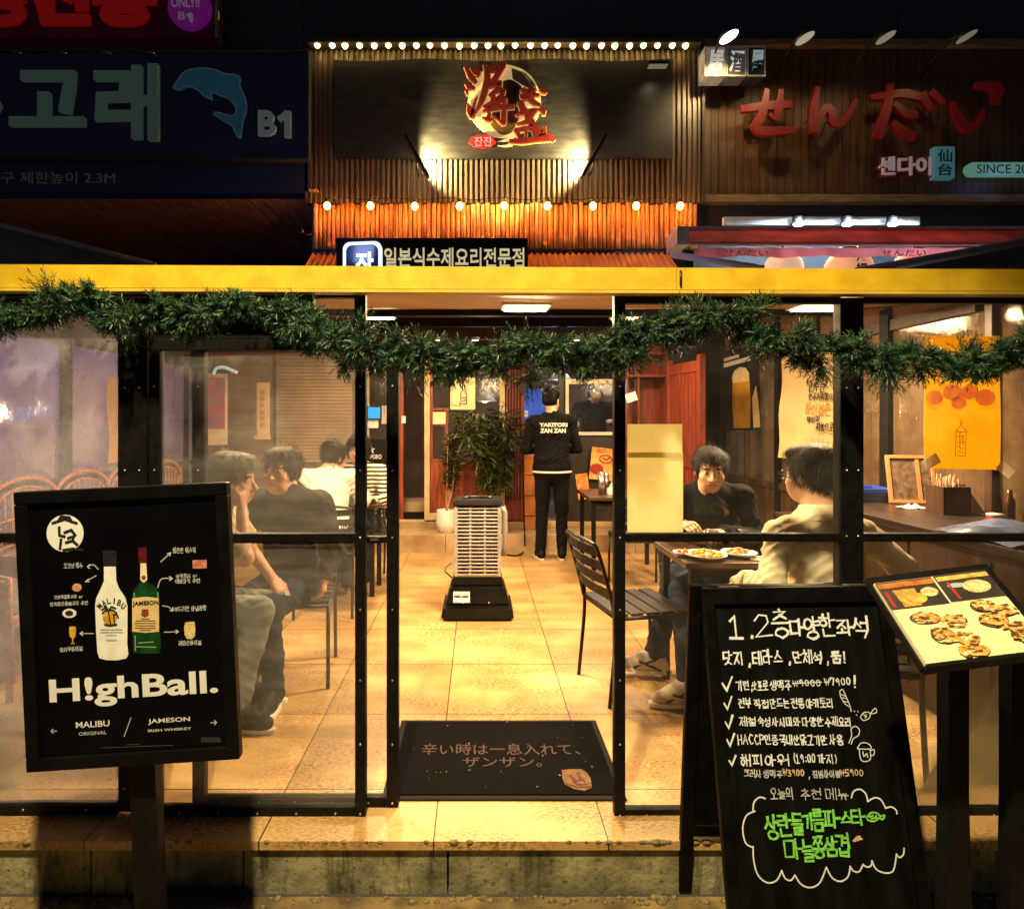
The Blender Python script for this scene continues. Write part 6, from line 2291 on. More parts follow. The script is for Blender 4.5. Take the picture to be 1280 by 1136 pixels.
# posters on the right-hand wall
M_bp = mat('beer_black', (.01, .01, .012), .4)
Bm = Matrix.Translation((XW - .05, 6.36, 1.74)) @ Euler((0, 0, R(-78))).to_matrix().to_4x4() @ Euler((0, R(-2), 0)).to_matrix().to_4x4()
t = thing('beer_poster', 'black poster with a tall glass of golden beer on the side wall', 'poster', M=Bm)
g = MB()
g.b2((-.32, 0, -.42), (.32, .006, .44))
g.build('paper', M_bp, t)
g = MB()
g.prism([(-.12, -.40), (.14, -.40), (.16, -.1), (.15, .12), (-.12, .12), (-.14, -.1)], -.004, -.001)
g.build('beer_glass', mat('beer_gold', (.75, .42, .04), .4, col2=(.5, .22, .02), vs=6), t)
g = MB()
g.prism([(-.12, .08), (.15, .08), (.15, .16), (.1, .22), (0, .24), (-.09, .21), (-.13, .15)], -.006, -.0045)
g.prism([(.2, -.4), (.3, -.4), (.28, -.15), (.25, .02), (.19, -.1)], -.004, -.001)
g.build('foam', mat('beer_foam', (.8, .62, .35), .6), t)
g = MB()
ribbon(g, [(-.26, .35), (-.02, .36)], .035, -.003)
ribbon(g, [(-.26, .29), (.22, .31)], .045, -.0032)
g.build('heading', M_white, t)

Hm = Matrix.Translation((XW - .06, 4.92, 1.52)) @ Euler((0, 0, R(-66))).to_matrix().to_4x4() @ Euler((0, R(3), 0)).to_matrix().to_4x4()
t = thing('handwritten_poster', 'long cream paper with brushed Korean writing beside the steel post', 'poster', M=Hm)
g = MB()
vs, fs = [], []
for j in range(13):
    for i in range(2):
        vs.append(((-.34, .34)[i], .012 * math.sin(j * .9) * (1 + i) + (.02 if j == 0 and i else 0), -.44 + .88 * j / 12))
vs += [(v[0], v[1] + .003, v[2]) for v in vs]
for j in range(12):
    fs += [(2 * j, 2 * j + 1, 2 * j + 3, 2 * j + 2), (26 + 2 * j, 26 + 2 * j + 2, 26 + 2 * j + 3, 26 + 2 * j + 1)]
g.add(vs, fs, None, True)
g.build('paper', translucent(mat('warm_paper', (.84, .66, .34), .8, var=.12, vs=3), .4), t, recalc=False)
g = MB()
for s, a, y0, b, y1, wpx in (('"안주는"', 1011, 476, 1038, 490, 1.3), ('안주의취향으로', 1014, 492, 1050, 500, 1.2), ('당신의', 1012, 521, 1028, 527, 1.2), ('취향으로"', 1023, 530, 1048, 538, 1.3)):
    handwrite(g, Hm, s, a, y0, b, y1, wpx, -.03)
g.build('handwriting', M_ink, t)
g = MB()
handwrite(g, Hm, '하이볼은', 1010, 505, 1042, 518, 1.5, -.03)
g.build('gold_handwriting', mat('gold_ink', (.4, .2, .03), .8), t)

# yellow poster hung on the front screen, with its taped corners
Yp = 2.225
yp = thing('yellow_poster', 'bright orange yellow poster with a small red bottle drawing, taped on vinyl', 'poster', at(1203, 585, Yp))
g = MB()
nx_, ny_ = 16, 18
vs, fs = [], []
for j in range(ny_ + 1):
    for i in range(nx_ + 1):
        u, v = i / nx_, j / ny_
        px = 1156 + (1250 - 1156) * u + 2.0 * math.sin(v * 5) * (u - .5)
        py = 586 - (586 - 420) * v - 4 * math.sin(u * math.pi) * (v < .02) * 0 + 2 * (u - .4) * (1 - v)
        vs.append(at(px, py, Yp + .006 * math.sin(u * 6 + v * 4)))
k = len(vs)
vs += [v + Vector((0, .0015, 0)) for v in vs]
for j in range(ny_):
    for i in range(nx_):
        a = j * (nx_ + 1) + i
        fs += [(a, a + 1, a + nx_ + 2, a + nx_ + 1), (k + a, k + a + nx_ + 1, k + a + nx_ + 2, k + a + 1)]
g.add(vs, fs, None, True)
g.build('paper', translucent(mat('yellow_print', (.92, .60, .05), .6, col2=(.92, .66, .09), vs=2), .75), yp, world=True, recalc=False)
yM = Matrix.Translation((0, Yp - .008, 0))
g = MB()
Q = lambda u, v: on_plane(yM, 1040 + u / 3.787, 440 + v / 3.787)
for k, s in enumerate([[(605, 320), (608, 350), (600, 360), (588, 370), (584, 490), (630, 492), (636, 370), (622, 358), (614, 350), (612, 322)], [(592, 375), (630, 380)], [(595, 400), (625, 395), (600, 430), (628, 425)], [(605, 380), (603, 450)], [(592, 450), (628, 455), (595, 470), (628, 480)], [(618, 400), (620, 440)]]):
    ribbon(g, [Q(*q) for q in s], .0022, Yp - .0085 - .0001 * k)
g.build('bottle_drawing', mat('red_print', (.5, .04, .02), .6), yp, world=True)
g = MB()
for c, rr in (((485, 215), 34), ((570, 190), 38), ((650, 190), 34), ((725, 215), 40), ((600, 240), 30)):
    g.prism([Q(c[0] + rr * 1.2 * math.cos(a), c[1] + rr * math.sin(a)) for a in [2 * math.pi * q / 16 for q in range(16)]], Yp - .0082 - rr * .00002, Yp - .0078)
g.build('food_picture', translucent(mat('food_print', (.88, .40, .14), .6, col2=(.92, .62, .22), vs=60), .7), yp, world=True)
M_tape = translucent(mat('tape_white', (.8, .76, .68), .7, var=.05), .6)
for x0, y0, an, lb in ((1164, 577, -30, 'white tape patch on the lower corner of the yellow poster nearer the steel post'), (1257, 587, 40, 'white tape patch on the lower corner of the yellow poster farther from the steel post')):
    g = MB()
    g.box((0, 0, 0), (.062, .002, .038), None, 0, (0, R(an), 0))
    o = g.build('tape_patch', M_tape)
    o.location = at(x0, y0, Yp - .014)
    tag(o, lb, 'tape', 'tape on the yellow poster')

# cream boards on the screen next to the doorway
for i, (y0, y1, lb) in enumerate(((530, 567, 'smaller cream board stuck on the vinyl, above the large one'), (567.5, 667, 'large cream board stuck on the vinyl beside the doorway post'))):
    g = MB()
    p = at(819, y1, 2.2)
    pbox(g, 784.5, y0, 853 + i, y1, 2.2 - .006 * i, .006, .001)
    if i == 0:
        pbox(g, 784.5, y1 - 1.5, 854, y1 + 5, 2.186, .007, .001)
    o = g.build('cream_board', translucent(mat('cream_board', (.88, .82, .52), .7, var=.06, vs=3), .6), origin=p)
    tag(o, lb, 'board')

# counter along the right wall, under the yellow poster
ct = thing('side_counter', 'dark timber counter running along the side wall under the yellow poster', 'counter', (2.45, 3.1, 0))
g = MB()
g.b2((2.12, 2.32, .86), (2.76, 3.95, .9), None, .006)
g.build('worktop', mat('counter_top', (.022, .011, .006), .35, var=.4, vs=4, stretch=(6, .8, 6)), ct, world=True)
g = MB()
g.b2((2.2, 2.36, 0), (2.74, 3.9, .86))
for yy in (2.6, 3.1, 3.6):
    g.b2((2.19, yy, .08), (2.2, yy + .02, .8))
g.build('cabinet', M_darkwood, ct, world=True)
p = Vector((PX(1185, 3.35), 3.35, .9))
t = thing('cutlery_box', 'dark wooden box of chopsticks standing on the side counter', 'cutlery box', p)
g = MB()
for d in ((-.07, 0, .06, .01, .12, .14), (.07, 0, .06, .01, .12, .14)):
    g.box((d[0], 0, .075), (.01, .13, .15))
g.box((0, -.06, .075), (.14, .01, .15))
g.box((0, .06, .075), (.14, .01, .15))
g.box((0, 0, .006), (.14, .12, .01))
g.build('box', M_darkwood, t)
g = MB()
for k in range(22):
    x, y = random.uniform(-.055, .055), random.uniform(-.045, .045)
    g.tube([(x, y, .02), (x + random.uniform(-.02, .02), y + random.uniform(-.01, .01), random.uniform(.17, .23))], .0035, 5)
g.build('chopsticks', mat('chopstick', (.35, .2, .1), .5, var=.5, vs=30), t)
Fm = Matrix.Translation((PX(1140, 3.75), 3.75, 1.0)) @ Euler((R(-14), 0, R(-14))).to_matrix().to_4x4()
t = thing('framed_menu', 'wooden framed menu card leaning on the counter behind the chopstick box', 'framed menu', M=Fm)
g = MB()
for (a, b, c, d) in ((-.13, -.1, -.11, .2), (.11, -.1, .13, .2), (-.11, -.1, .11, -.08), (-.11, .18, .11, .2)):
    g.b2((a, -.01, b), (c, .012, d), None, .002)
g.b2((.03, -.006, -.08), (.05, .01, .18))
g.build('frame', mat('frame_wood', (.55, .22, .08), .5), t)
g = MB()
g.b2((-.11, .0, -.08), (.11, .008, .18))
g.build('card', mat('card_dark', (.06, .03, .02), .5, col2=(.2, .13, .08), vs=30), t)
p = Vector((PX(1218, 3.3), 3.3, .9))
t = thing('white_cloth', 'white cloth hanging from behind the chopstick box', 'cloth', p)
g = MB()
vs, fs = [], []
for j in range(9):
    for i in range(7):
        u, v = i / 6, j / 8
        vs.append((-.06 + .05 * u + .08 * v * u + .02 * v, .05 + .012 * math.sin(u * 9 + v * 2), .16 - .16 * v))
for j in range(8):
    for i in range(6):
        a = j * 7 + i
        fs.append((a, a + 1, a + 8, a + 7))
g.add(vs, fs, None, True)
g.build('cloth', mat('cloth_white', (.7, .62, .5), .9), t, recalc=False)
p = Vector((PX(1244, 3.0), 3.0, .9))
t = thing('red_tin', 'small red tin with a pale lid on the side counter', 'tin', p)
g = MB()
g.lathe([(0, 0), (.035, 0), (.037, .035), (.034, .04), (0, .04)], n=18)
g.build('tin', mat('tin_red', (.5, .03, .02), .3), t)
g = MB()
g.lathe([(.036, .04), (.036, .05), (0, .052)], n=18)
g.build('lid', M_white, t)
for i, (px, Y, h_, r_, c_, lb) in enumerate(((1262, 3.15, .15, .024, (.06, .02, .01), 'dark sauce bottle standing beside the red tin'), (1271, 3.3, .12, .028, (.5, .1, .02), 'orange spice jar behind the dark sauce bottle'))):
    g = MB()
    g.lathe([(0, 0), (r_, 0), (r_, h_ * .62), (r_ * .5, h_ * .8), (r_ * .5, h_), (0, h_)], n=16)
    o = g.build('condiment_bottle', mat('condiment', c_, .25, var=.1))
    o.location = (PX(px, Y), Y, .9)
    tag(o, lb, 'bottle')
p = Vector((2.32, 2.62, .9))
t = thing('plastic_cover', 'crumpled blue grey plastic cover lying on the near end of the side counter', 'plastic cover', p)
g = MB()
vs, fs = [], []
for j in range(15):
    for i in range(19):
        u, v = i / 18, j / 14
        z = .03 + .035 * abs(math.sin(u * 7 + 2 * v)) * math.sin(v * 3.1) + .02 * math.sin(u * 13 + v * 9) * math.sin(v * 3.1) ** 2
        vs.append((-.22 + .42 * u + .02 * math.sin(v * 8), -.22 + .42 * v, max(.004, z * (.2 + math.sin(u * 3.1)))))
for j in range(14):
    for i in range(18):
        a = j * 19 + i
        fs.append((a, a + 1, a + 20, a + 19))
g.add(vs, fs, None, True)
g.build('sheet', mat('blue_plastic', (.10, .14, .28), .25, var=.5, vs=8), t, recalc=False)
p = Vector((PX(1140, 3.55), 3.55, .9))
t = thing('crumpled_napkin', 'crumpled white napkin in front of the framed menu card', 'napkin', p)
g = MB()
vs, fs = [], []
for j in range(9):
    for i in range(9):
        u, v = i / 8 - .5, j / 8 - .5
        vs.append((u * .13, v * .1, .004 + .03 * abs(math.sin(u * 9 + v * 4) * math.cos(v * 8)) * max(0, 1 - 3.4 * (u * u + v * v))))
for j in range(8):
    for i in range(8):
        a = j * 9 + i
        fs.append((a, a + 1, a + 10, a + 9))
g.add(vs, fs)
g.build('paper', M_white, t, recalc=False)
# blue crate
p = Vector((PX(1080, 3.9), 3.9, .74))
t = thing('blue_bin', 'open blue plastic bin behind the steel post', 'bin', p)
g = MB()
for (a, b, c, d) in ((-.12, -.1, -.115, .1), (.115, -.1, .12, .1), (-.115, -.1, .115, -.095), (-.115, .095, .115, .1)):
    g.b2((a, b, .0), (c, d, .24))
g.b2((-.115, -.095, 0), (.115, .095, .006))
for (a, b, c, d) in ((-.135, -.115, -.12, .115), (.12, -.115, .135, .115), (-.12, -.115, .12, -.1), (-.12, .1, .12, .115)):
    g.b2((a, b, .225), (c, d, .245))
g.build('body', mat('bin_blue', (.02, .07, .55), .4), t)
table('side_table', 'dark low table carrying the blue bin behind the steel post', 2.2, 3.96, 2.75, 4.5, .74)

# left side: posts, hazy vinyl wall, rattan chairs, banners
XL = -3.0
tw = thing('vinyl_side_wall', 'hazy vinyl side wall on thin black posts behind the rattan chairs', 'wall', (XL - .05, 4.6, 0))
for yy, w in ((2.35, .05), (3.15, .05), (4.6, .11), (5.6, .09), (6.5, .06)):
    g = MB()
    g.b2((XL - .16, yy - w / 2, 0), (XL - .1, yy + w / 2, cz(yy) - .02), None, .004)
    g.build('post', M_black, tw, world=True)
g = MB()
for z in (.02, .95, 2.0):
    g.b2((XL - .15, 2.25 if z < 1 else 3.2, z), (XL - .11, 6.9, z + .04))
g.build('rail', M_black, tw, world=True)
g = MB()
vs, fs = [], []
for i in range(41):
    yy = 2.25 + 4.65 * i / 40
    for z in (.06, .95, 1.5, min(2.0, cz(yy) - .02)):
        vs.append((XL - .13 + .006 * math.sin(i * 1.1 + z * 3), yy, z))
for i in range(40):
    for j in range(3):
        fs.append((i * 4 + j, i * 4 + j + 1, i * 4 + j + 5, i * 4 + j + 4))
g.add(vs, fs, None, True)
g.build('vinyl', pane_mat('violet_glow_vinyl', .5, refl=1.8, scale=1.6, stretch=(1, 1, .8), dcol=(.42, .38, .46)), tw, world=True)  # blue-violet glow from outside put into the haze colour
g = MB()
g.prism([(3.2, 2.045), (6.9, 2.045), (6.9, 2.55), (3.2, 2.05)], 0, .02, Matrix(((0, 1, 0, XL - .14), (1, 0, 0, 0), (0, 0, 1, 0), (0, 0, 0, 1))))
g.build('upper_panel', mat('upper_dark', (.03, .03, .04), .6), tw, world=True)
# pale board and an added van-like box out in the driveway
t = thing('site_board', 'long pale board leaning along the driveway beyond the hazy vinyl', 'board', (-4.6, 5.6, -.185))
g = MB()
g.b2((-4.62, 4.6, .0), (-4.56, 8.2, 1.12), None, .01)
for y in (4.7, 6.3, 8.0):
    g.b2((-4.68, y, -.185), (-4.62, y + .06, 1.1))
g.build('board', mat('site_board', (.42, .38, .36), .7, var=.2, vs=2), t, world=True)
dl = thing('driveway_lamp', 'added violet lamp tinting the hazy vinyl wall from the driveway side', 'lamp', (-5.2, 4.4, 3.0))  # added lamp, throws blue-violet light onto the vinyl
g = MB()
g.box((0, 0, .03), (.5, .9, .05), None, .01)
g.tube([(0, 0, .05), (0, 0, .95)], .015, 8)
g.build('housing', M_lamp, dl)
g = MB()
g.box((0, 0, -.005), (.44, .84, .012))
g.build('diffuser', glow('violet_tint_glow', (.5, .45, 1), 4), dl)
lamp('AREA', 'driveway_lamp_light', (-5.2, 4.4, 2.96), 125, (.22, .25, 1), dl, aim=(-3.2, 3.9, .8), size=.8)
vn = thing('reflection_van', 'added grey van shape in place of the street reflection in the vinyl', 'van', (-6.3, 6.8, -.185))  # added shape standing in for what the vinyl reflects of the street
g = MB()
prof = [(4.9, .1), (4.9, 1.55), (5.4, 1.9), (8.6, 1.92), (9.1, 1.2), (9.3, .9), (9.3, .1)]
vs = [(-6.9, y, z) for y, z in prof] + [(-5.3, y, z) for y, z in prof]
n = len(prof)
vv, ff = g.add(vs, [tuple(range(n)), tuple(range(2 * n - 1, n - 1, -1))] + [(i, n + i, n + (i + 1) % n, (i + 1) % n) for i in range(n)])
bmesh.ops.bevel(g.bm, geom=list({e for f in ff for e in f.edges}), offset=.06, segments=3, affect='EDGES')
g.build('body', mat('van_grey', (.22, .22, .25), .3, .4, var=.1), vn, world=True)
g = MB()
g.b2((-5.3, 5.4, 1.1), (-5.285, 6.6, 1.65), None, .005)
g.b2((-5.3, 6.7, 1.1), (-5.285, 8.4, 1.65), None, .005)
g.build('window', mat('van_window', (.01, .012, .02), .1), vn, world=True)
for y in (5.6, 8.4):
    g = MB()
    g.lathe([(0, -.09), (.2, -.1), (.31, -.09), (.32, 0), (.31, .09), (0, .1)], (0, 0, 0), 22, Matrix.Translation((-5.4, y, .13)) @ Euler((0, R(90), 0)).to_matrix().to_4x4())
    g.build('wheel', M_blackmat, vn, world=True)

M_rattan = mat('rattan', (.36, .13, .04), .5, var=.4, vs=30, bump=.2, bs=90)


def weave_mat():
    m = mat('rattan_weave', (.40, .15, .045), .55, var=0.3, vs=10)
    nt = m.node_tree
    b = nt.nodes['Principled BSDF']
    tc = _n(nt, 'ShaderNodeTexCoord')
    mp = _n(nt, 'ShaderNodeMapping')
    mp.inputs['Rotation'].default_value = (R(90), 0, 0)
    nt.links.new(tc.outputs['Object'], mp.inputs[0])
    br = _n(nt, 'ShaderNodeTexBrick')
    br.inputs['Scale'].default_value = 1
    br.inputs['Brick Width'].default_value = .045
    br.inputs['Row Height'].default_value = .022
    br.inputs['Mortar Size'].default_value = .004
    br.inputs['Mortar Smooth'].default_value = 1
    br.inputs['Color1'].default_value = (1, 1, 1, 1)
    br.inputs['Color2'].default_value = (.6, .6, .6, 1)
    br.inputs['Mortar'].default_value = (.12, .1, .1, 1)
    nt.links.new(mp.outputs[0], br.inputs['Vector'])
    src = b.inputs['Base Color'].links[0].from_socket
    mx = _n(nt, 'ShaderNodeMix', data_type='RGBA', blend_type='MULTIPLY')
    mx.inputs[0].default_value = 1
    nt.links.new(src, mx.inputs[6])
    nt.links.new(br.outputs[0], mx.inputs[7])
    nt.links.new(mx.outputs[2], b.inputs['Base Color'])
    bp = _n(nt, 'ShaderNodeBump')
    bp.inputs['Strength'].default_value = .9
    bp.inputs['Distance'].default_value = .006
    nt.links.new(br.outputs[0], bp.inputs['Height'])
    nt.links.new(bp.outputs[0], b.inputs['Normal'])
    return m


M_weave = weave_mat()


def rattan_chair(label, loc, rz):
    """faces local -Y; back at y = +.3"""
    t = thing('rattan_chair', label, 'rattan chair', loc, (0, 0, rz), 'rattan chairs along the vinyl wall')
    w, y = .29, .30
    def arch(r, z0, z1, n=14): return [(-w * r, y, z0)] + [(-w * r * math.cos(math.pi * k / n), y + .02, z1 - .14 + .14 * math.sin(math.pi * k / n)) for k in range(n + 1)] + [(w * r, y, z0)]
    g = MB()
    g.tube(arch(1, .1, 1.04), .016, 8)
    g.tube(arch(.86, .6, .985), .010, 8)
    for z in (.62, .78):
        g.tube([(-w, y, z), (0, y + .02, z + .02), (w, y, z)], .011, 8)
    g.build('back_frame', M_rattan, t)
    g = MB()
    for k in range(9):
        x = -w * .8 + w * 1.6 * k / 8
        top = .9 + .085 * (1 - (x / w / .86) ** 2)
        g.tube([(x, y + .01, .6), (x, y + .015, top)], .006, 6)
    for k in range(5):
        x = -w * .72 + w * 1.44 * k / 4
        g.tube([(x + .03 * math.cos(a), y + .012, .70 + .05 * math.sin(a)) for a in [2 * math.pi * q / 10 for q in range(10)]], .005, 5, True)
    g.build('lattice', M_rattan, t)
    g = MB()
    g.b2((-w, y - .01, .12), (w, y + .012, .6), None, .004)
    g.build('woven_panel', M_weave, t)
    for s in (-1, 1):
        g = MB()
        g.b2((s * w - .012, -.27, .12), (s * w + .012, y - .012, .6), None, .004)
        g.build('side_panel', M_weave, t)
        g = MB()
        g.tube([(s * w, y, .72), (s * w * 1.02, .0, .66), (s * w * 1.02, -.26, .62), (s * w, -.27, .1)], .016, 8)
        g.build('armrest', M_rattan, t)
    g = MB()
    g.b2((-w + .014, -.27, .36), (w - .014, y - .014, .42), None, .01)
    g.build('seat', M_rattan, t)
    g = MB()
    g.b2((-w + .03, -.26, .42), (w - .03, y - .03, .49), None, .03)
    g.build('cushion', mat('seat_cushion', (.16, .14, .18), .9, var=.3), t)
    for s in (-1, 1):
        for yy in (-.26, y):
            g = MB()
            g.tube([(s * w, yy, 0), (s * w, yy, .13)], .016, 8)
            g.build('leg', M_rattan, t)
    return t


ch0 = rattan_chair('rattan armchair nearest the street, its woven side beside the bottle poster', (-2.6, 3.33, 0), R(90))
for k, lb in enumerate(('second rattan armchair from the street along the vinyl wall', 'third rattan armchair from the street, partly behind the thick post', 'fourth rattan armchair from the street, behind the sliding door stile', 'rattan armchair farthest from the street by the hazy vinyl')):
    c = copy_tree(ch0)
    c.location = (-2.6, 3.92 + .585 * k, 0)
    c['label'] = lb

# banners on the left wall
def banner(label, y0, y1, z0, z1, m, name='banner'):
    t = thing(name, label, 'banner', (XL - .07, (y0 + y1) / 2, z0))
    g = MB()
    vs, fs = [], []
    for j in range(9):
        for i in range(5):
            vs.append((XL - .07 + .012 * math.sin(j * .8 + i), y0 + (y1 - y0) * i / 4, z0 + (z1 - z0) * j / 8))
    vs += [(v[0] - .003, v[1], v[2]) for v in vs]
    for j in range(8):
        for i in range(4):
            a = j * 5 + i
            fs += [(a, a + 1, a + 6, a + 5), (45 + a, 45 + a + 5, 45 + a + 6, 45 + a + 1)]
    g.add(vs, fs, None, True)
    g.build('paper', m, t, world=True, recalc=False)
    return t


banner('narrow orange banner glimpsed between the thick post and sliding door', 5.05, 5.45, 1.06, 1.78, translucent(mat('banner_orange', (.8, .40, .05), .6, col2=(.8, .5, .12), vs=6), .5))
t = thing('drinks_banner', 'pale banner with a red and violet picture hanging behind the diners', 'banner', at(268, 556, 5.6))
g = MB()
pbox(g, 251, 467, 284, 556, 5.6, .006)
g.build('paper', mat('banner_pale', (.75, .62, .42), .7), t, world=True)
g = MB()
pbox(g, 254, 472, 281, 536, 5.595, .004)
g.build('picture', mat('banner_picture', (.55, .08, .06), .5, col2=(.28, .2, .3), vs=7), t, world=True)
g = MB()
g.tube([at(252, 466, 5.6), at(268, 462, 5.62), at(285, 466, 5.6)], .006, 6)
g.tube([at(268, 462, 5.62), Vector((PX(268, 5.62), 5.62, cz(5.62)))], .004, 5)
g.build('cord', M_blackmat, t, world=True)
t = thing('menu_strip', 'narrow cream strip with orange writing hanging at the back wall', 'banner', at(328, 550, 6.5))
g = MB()
pbox(g, 321, 478, 337, 549, 6.5, .006)
pbox(g, 318, 544, 338, 549, 6.49, .006)
g.build('paper', mat('strip_cream', (.72, .52, .28), .8), t, world=True)
g = MB()
for k in range(6):
    pbox(g, 326, 488 + 8 * k, 331, 493 + 8 * k, 6.494, .003)
g.build('print', mat('strip_orange', (.7, .25, .04), .7), t, world=True)
t = thing('blind', 'pale rolled down slatted blind at the back behind the diners', 'blind', at(370, 590, 6.8))
g = MB()
for k in range(34):
    pbox(g, 345, 432 + 4.3 * k, 440, 432 + 4.3 * k + 3.7, 6.8 + .004 * (k % 2), .008)
g.build('slats', mat('blind_slats', (.38, .27, .17), .7, var=.2, vs=3), t, world=True)
g = MB()
g.b2((PX(205, 6.86), 6.86, .2), (PX(455, 6.86), 6.92, 2.6))
g.b2((PX(205, 6.86), 6.84, .2), (PX(350, 6.86), 6.86, 1.0))
struct(g.build('back_wall', mat('back_wall', (.24, .17, .12), .7, var=.3, vs=2)))
# curved desk lamp on the wall
p = at(274, 462, 5.5)
t = thing('wall_lamp', 'curved pale lamp above the red picture banner', 'lamp', p)
g = MB()
g.tube(smooth_line([tuple(at(*q, 5.4)) for q in ((267, 468), (270, 461), (279, 459), (290, 463), (296, 466))], 4), .014, 8)
g.build('arm', mat('lamp_pale', (.4, .5, .52), .3, em=(.5, .75, .8), ems=.5), t, world=True)

# ------------------------------------------------------------------ slatted metal chairs
M_chair = mat('chair_metal', (.014, .010, .008), .38, .2, var=.3, vs=10)


def metal_chair(label, loc, rz):
    """seat centre at the origin, faces local -Y; back at y = +.21"""
    t = thing('metal_chair', label, 'chair', loc, (0, 0, rz), 'black slatted metal chairs')
    zs, w = .45, .205
    for s in (-1, 1):
        g = MB()
        g.tube(smooth_line([(s * w, .23, 0), (s * w, .20, .30), (s * w, .195, .43), (s * w, .20, .5)], 4), [.0105] * 13, 8)
        g.build('leg', M_chair, t)
        g = MB()
        g.tube([(s * w, -.21, 0), (s * w, -.195, zs - .01)], .0105, 8)
        g.build('leg', M_chair, t)
        g = MB()
        g.tube(smooth_line([(s * w, .2, zs - .01), (s * w * 1.0, .225, .55), (s * w * 1.0, .275, .72), (s * w * .97, .30, .80)], 5), .0105, 8)
        g.build('back_post', M_chair, t)
    g = MB()
    for k in range(5):
        y = -.165 + .083 * k
        g.box((0, y, zs), (2 * w + .01, .068, .012), None, .004)
    g.build('seat', M_chair, t)
    g = MB()
    for (a, b) in (((-w, -.2, zs - .018), (w, -.2, zs - .018)), ((-w, .19, zs - .018), (w, .19, zs - .018)), ((-w, -.2, zs - .018), (-w, .19, zs - .018)), ((w, -.2, zs - .018), (w, .19, zs - .018))):
        g.tube([a, b], .011, 8)
    g.build('seat_frame', M_chair, t)
    g = MB()
    for k, z in enumerate((.555, .625, .695, .765)):
        y = .225 + (z - .55) * .30
        pts = [(-w, y, z), (-w * .5, y + .018, z), (0, y + .025, z), (w * .5, y + .018, z), (w, y, z)]
        for a, b in zip(pts[:-1], pts[1:]):
            g.bar(a, b, .006, .046, (0, 0, 1))
    g.tube(smooth_line([(-w * .97, .30, .80), (-w * .5, .32, .812), (0, .328, .815), (w * .5, .32, .812), (w * .97, .30, .80)], 4), .0105, 8)
    g.build('backrest', M_chair, t)
    return t


# the one beside the doorway: back towards the aisle, facing the table
mc = metal_chair('empty slatted metal chair standing in the aisle beside the doorway post', (.83, 3.23, 0), R(90 + 12))
spots = [
    ((1.50, 2.52, 0), R(180 - 6), 'slatted metal chair under the man in the cream shirt'),
    ((1.40, 3.72, 0), R(6), 'slatted metal chair under the man in the black sweatshirt'),
    ((1.62, 4.55, 0), R(160), 'slatted metal chair deep in the terrace behind the aisle chair'),
    ((1.35, 5.12, 0), R(178), 'slatted metal chair tucked at the back table with tumblers'),
    ((-1.43, 2.92, 0), R(88), 'slatted metal chair under the grey haired diner'),
    ((-1.02, 3.38, 0), R(8), 'slatted metal chair under the man in the charcoal sweater'),
    ((-1.12, 4.55, 0), R(185), 'slatted metal chair under the diner in the white shirt'),
    ((-.98, 5.35, 0), R(20), 'slatted metal chair under the diner in the striped top'),
]
for loc, rz, lb in spots:
    c = copy_tree(mc)
    c.location, c.rotation_euler = loc, (0, 0, rz)
    c['label'] = lb

# tables with their dishes
table('dining_table', 'dark table laid with plates between the two diners by the timber wall', .98, 2.86, 1.82, 3.38, .74)
table('dining_table', 'dark table beside the grey haired diner on the rattan chair side', -2.0, 2.85, -1.42, 3.45, .74)
table('dining_table', 'dark table in front of the diner in the white shirt', -1.45, 4.85, -.8, 5.3, .74)


def plate(label, x, y, r, food, fr, n, name='plate', z=.74):
    t = thing(name, label, 'plate', (x, y, z))
    g = MB()
    g.lathe([(0, .004), (r * .6, .003), (r * .68, .008), (r, .02), (r, .024), (r * .66, .012), (0, .009)], n=26)
    g.build('dish', M_white, t)
    g = MB()
    for k in range(n):
        a, q = random.uniform(0, 6.28), fr * random.random() ** .5
        g.ball((q * math.cos(a), q * math.sin(a), .018 + .02 * (1 - q / fr)), (random.uniform(.008, .018), random.uniform(.008, .016), random.uniform(.006, .013)), 7)
    g.build('food', food, t)
    return t


plate('white plate of yellow fritters on the table between two diners', 1.11, 2.96, .10, mat('fritters', (.75, .42, .05), .5, var=.4, vs=60), .075, 26)
plate('small dish of orange sauce snacks at the table edge', 1.01, 3.0, .045, mat('orange_snack', (.7, .2, .04), .5, var=.4, vs=60), .03, 8, 'small_dish')
plate('plate of torn bread next to the fritters', 1.29, 3.0, .085, mat('bread', (.6, .38, .14), .7, var=.4, vs=40), .06, 16)
g = MB()
g.lathe([(0, 0), (.10, 0), (.14, .05), (.145, .075), (.135, .075), (.13, .05), (0, .012)], n=26)
o = g.build('black_pan', mat('pan_black', (.012, .012, .012), .3, .3))
o.location = (1.42, 3.2, .74)
tag(o, 'round black pan on the table in front of the man in black sweatshirt', 'pan')
for i, (x, y, h, lb) in enumerate(((1.24, 3.22, .09, 'short clear drinking glass beside the black pan'), (1.62, 3.05, .12, 'taller clear glass on the table near the cream sleeve'))):
    g = MB()
    g.lathe([(0, .004), (.028, 0), (.034, h), (.031, h), (.025, .01), (0, .008)], n=18)
    o = g.build('drinking_glass', pane_mat('tumbler_glass', .12, refl=2.5, dcol=(.8, .75, .65)))
    o.location = (x, y, .74)
    tag(o, lb, 'glass')
t = thing('menu_card', 'white printed menu card lying on the table edge', 'menu card', (1.42, 2.93, .7415), (0, 0, R(-18)))
g = MB()
g.box((0, 0, .001), (.2, .1, .002))
g.build('paper', M_white, t)
g = MB()
for k in range(4):
    g.box((-.01 * k, -.03 + .018 * k, .0025), (.12, .005, .0006))
g.build('print', M_ink, t)
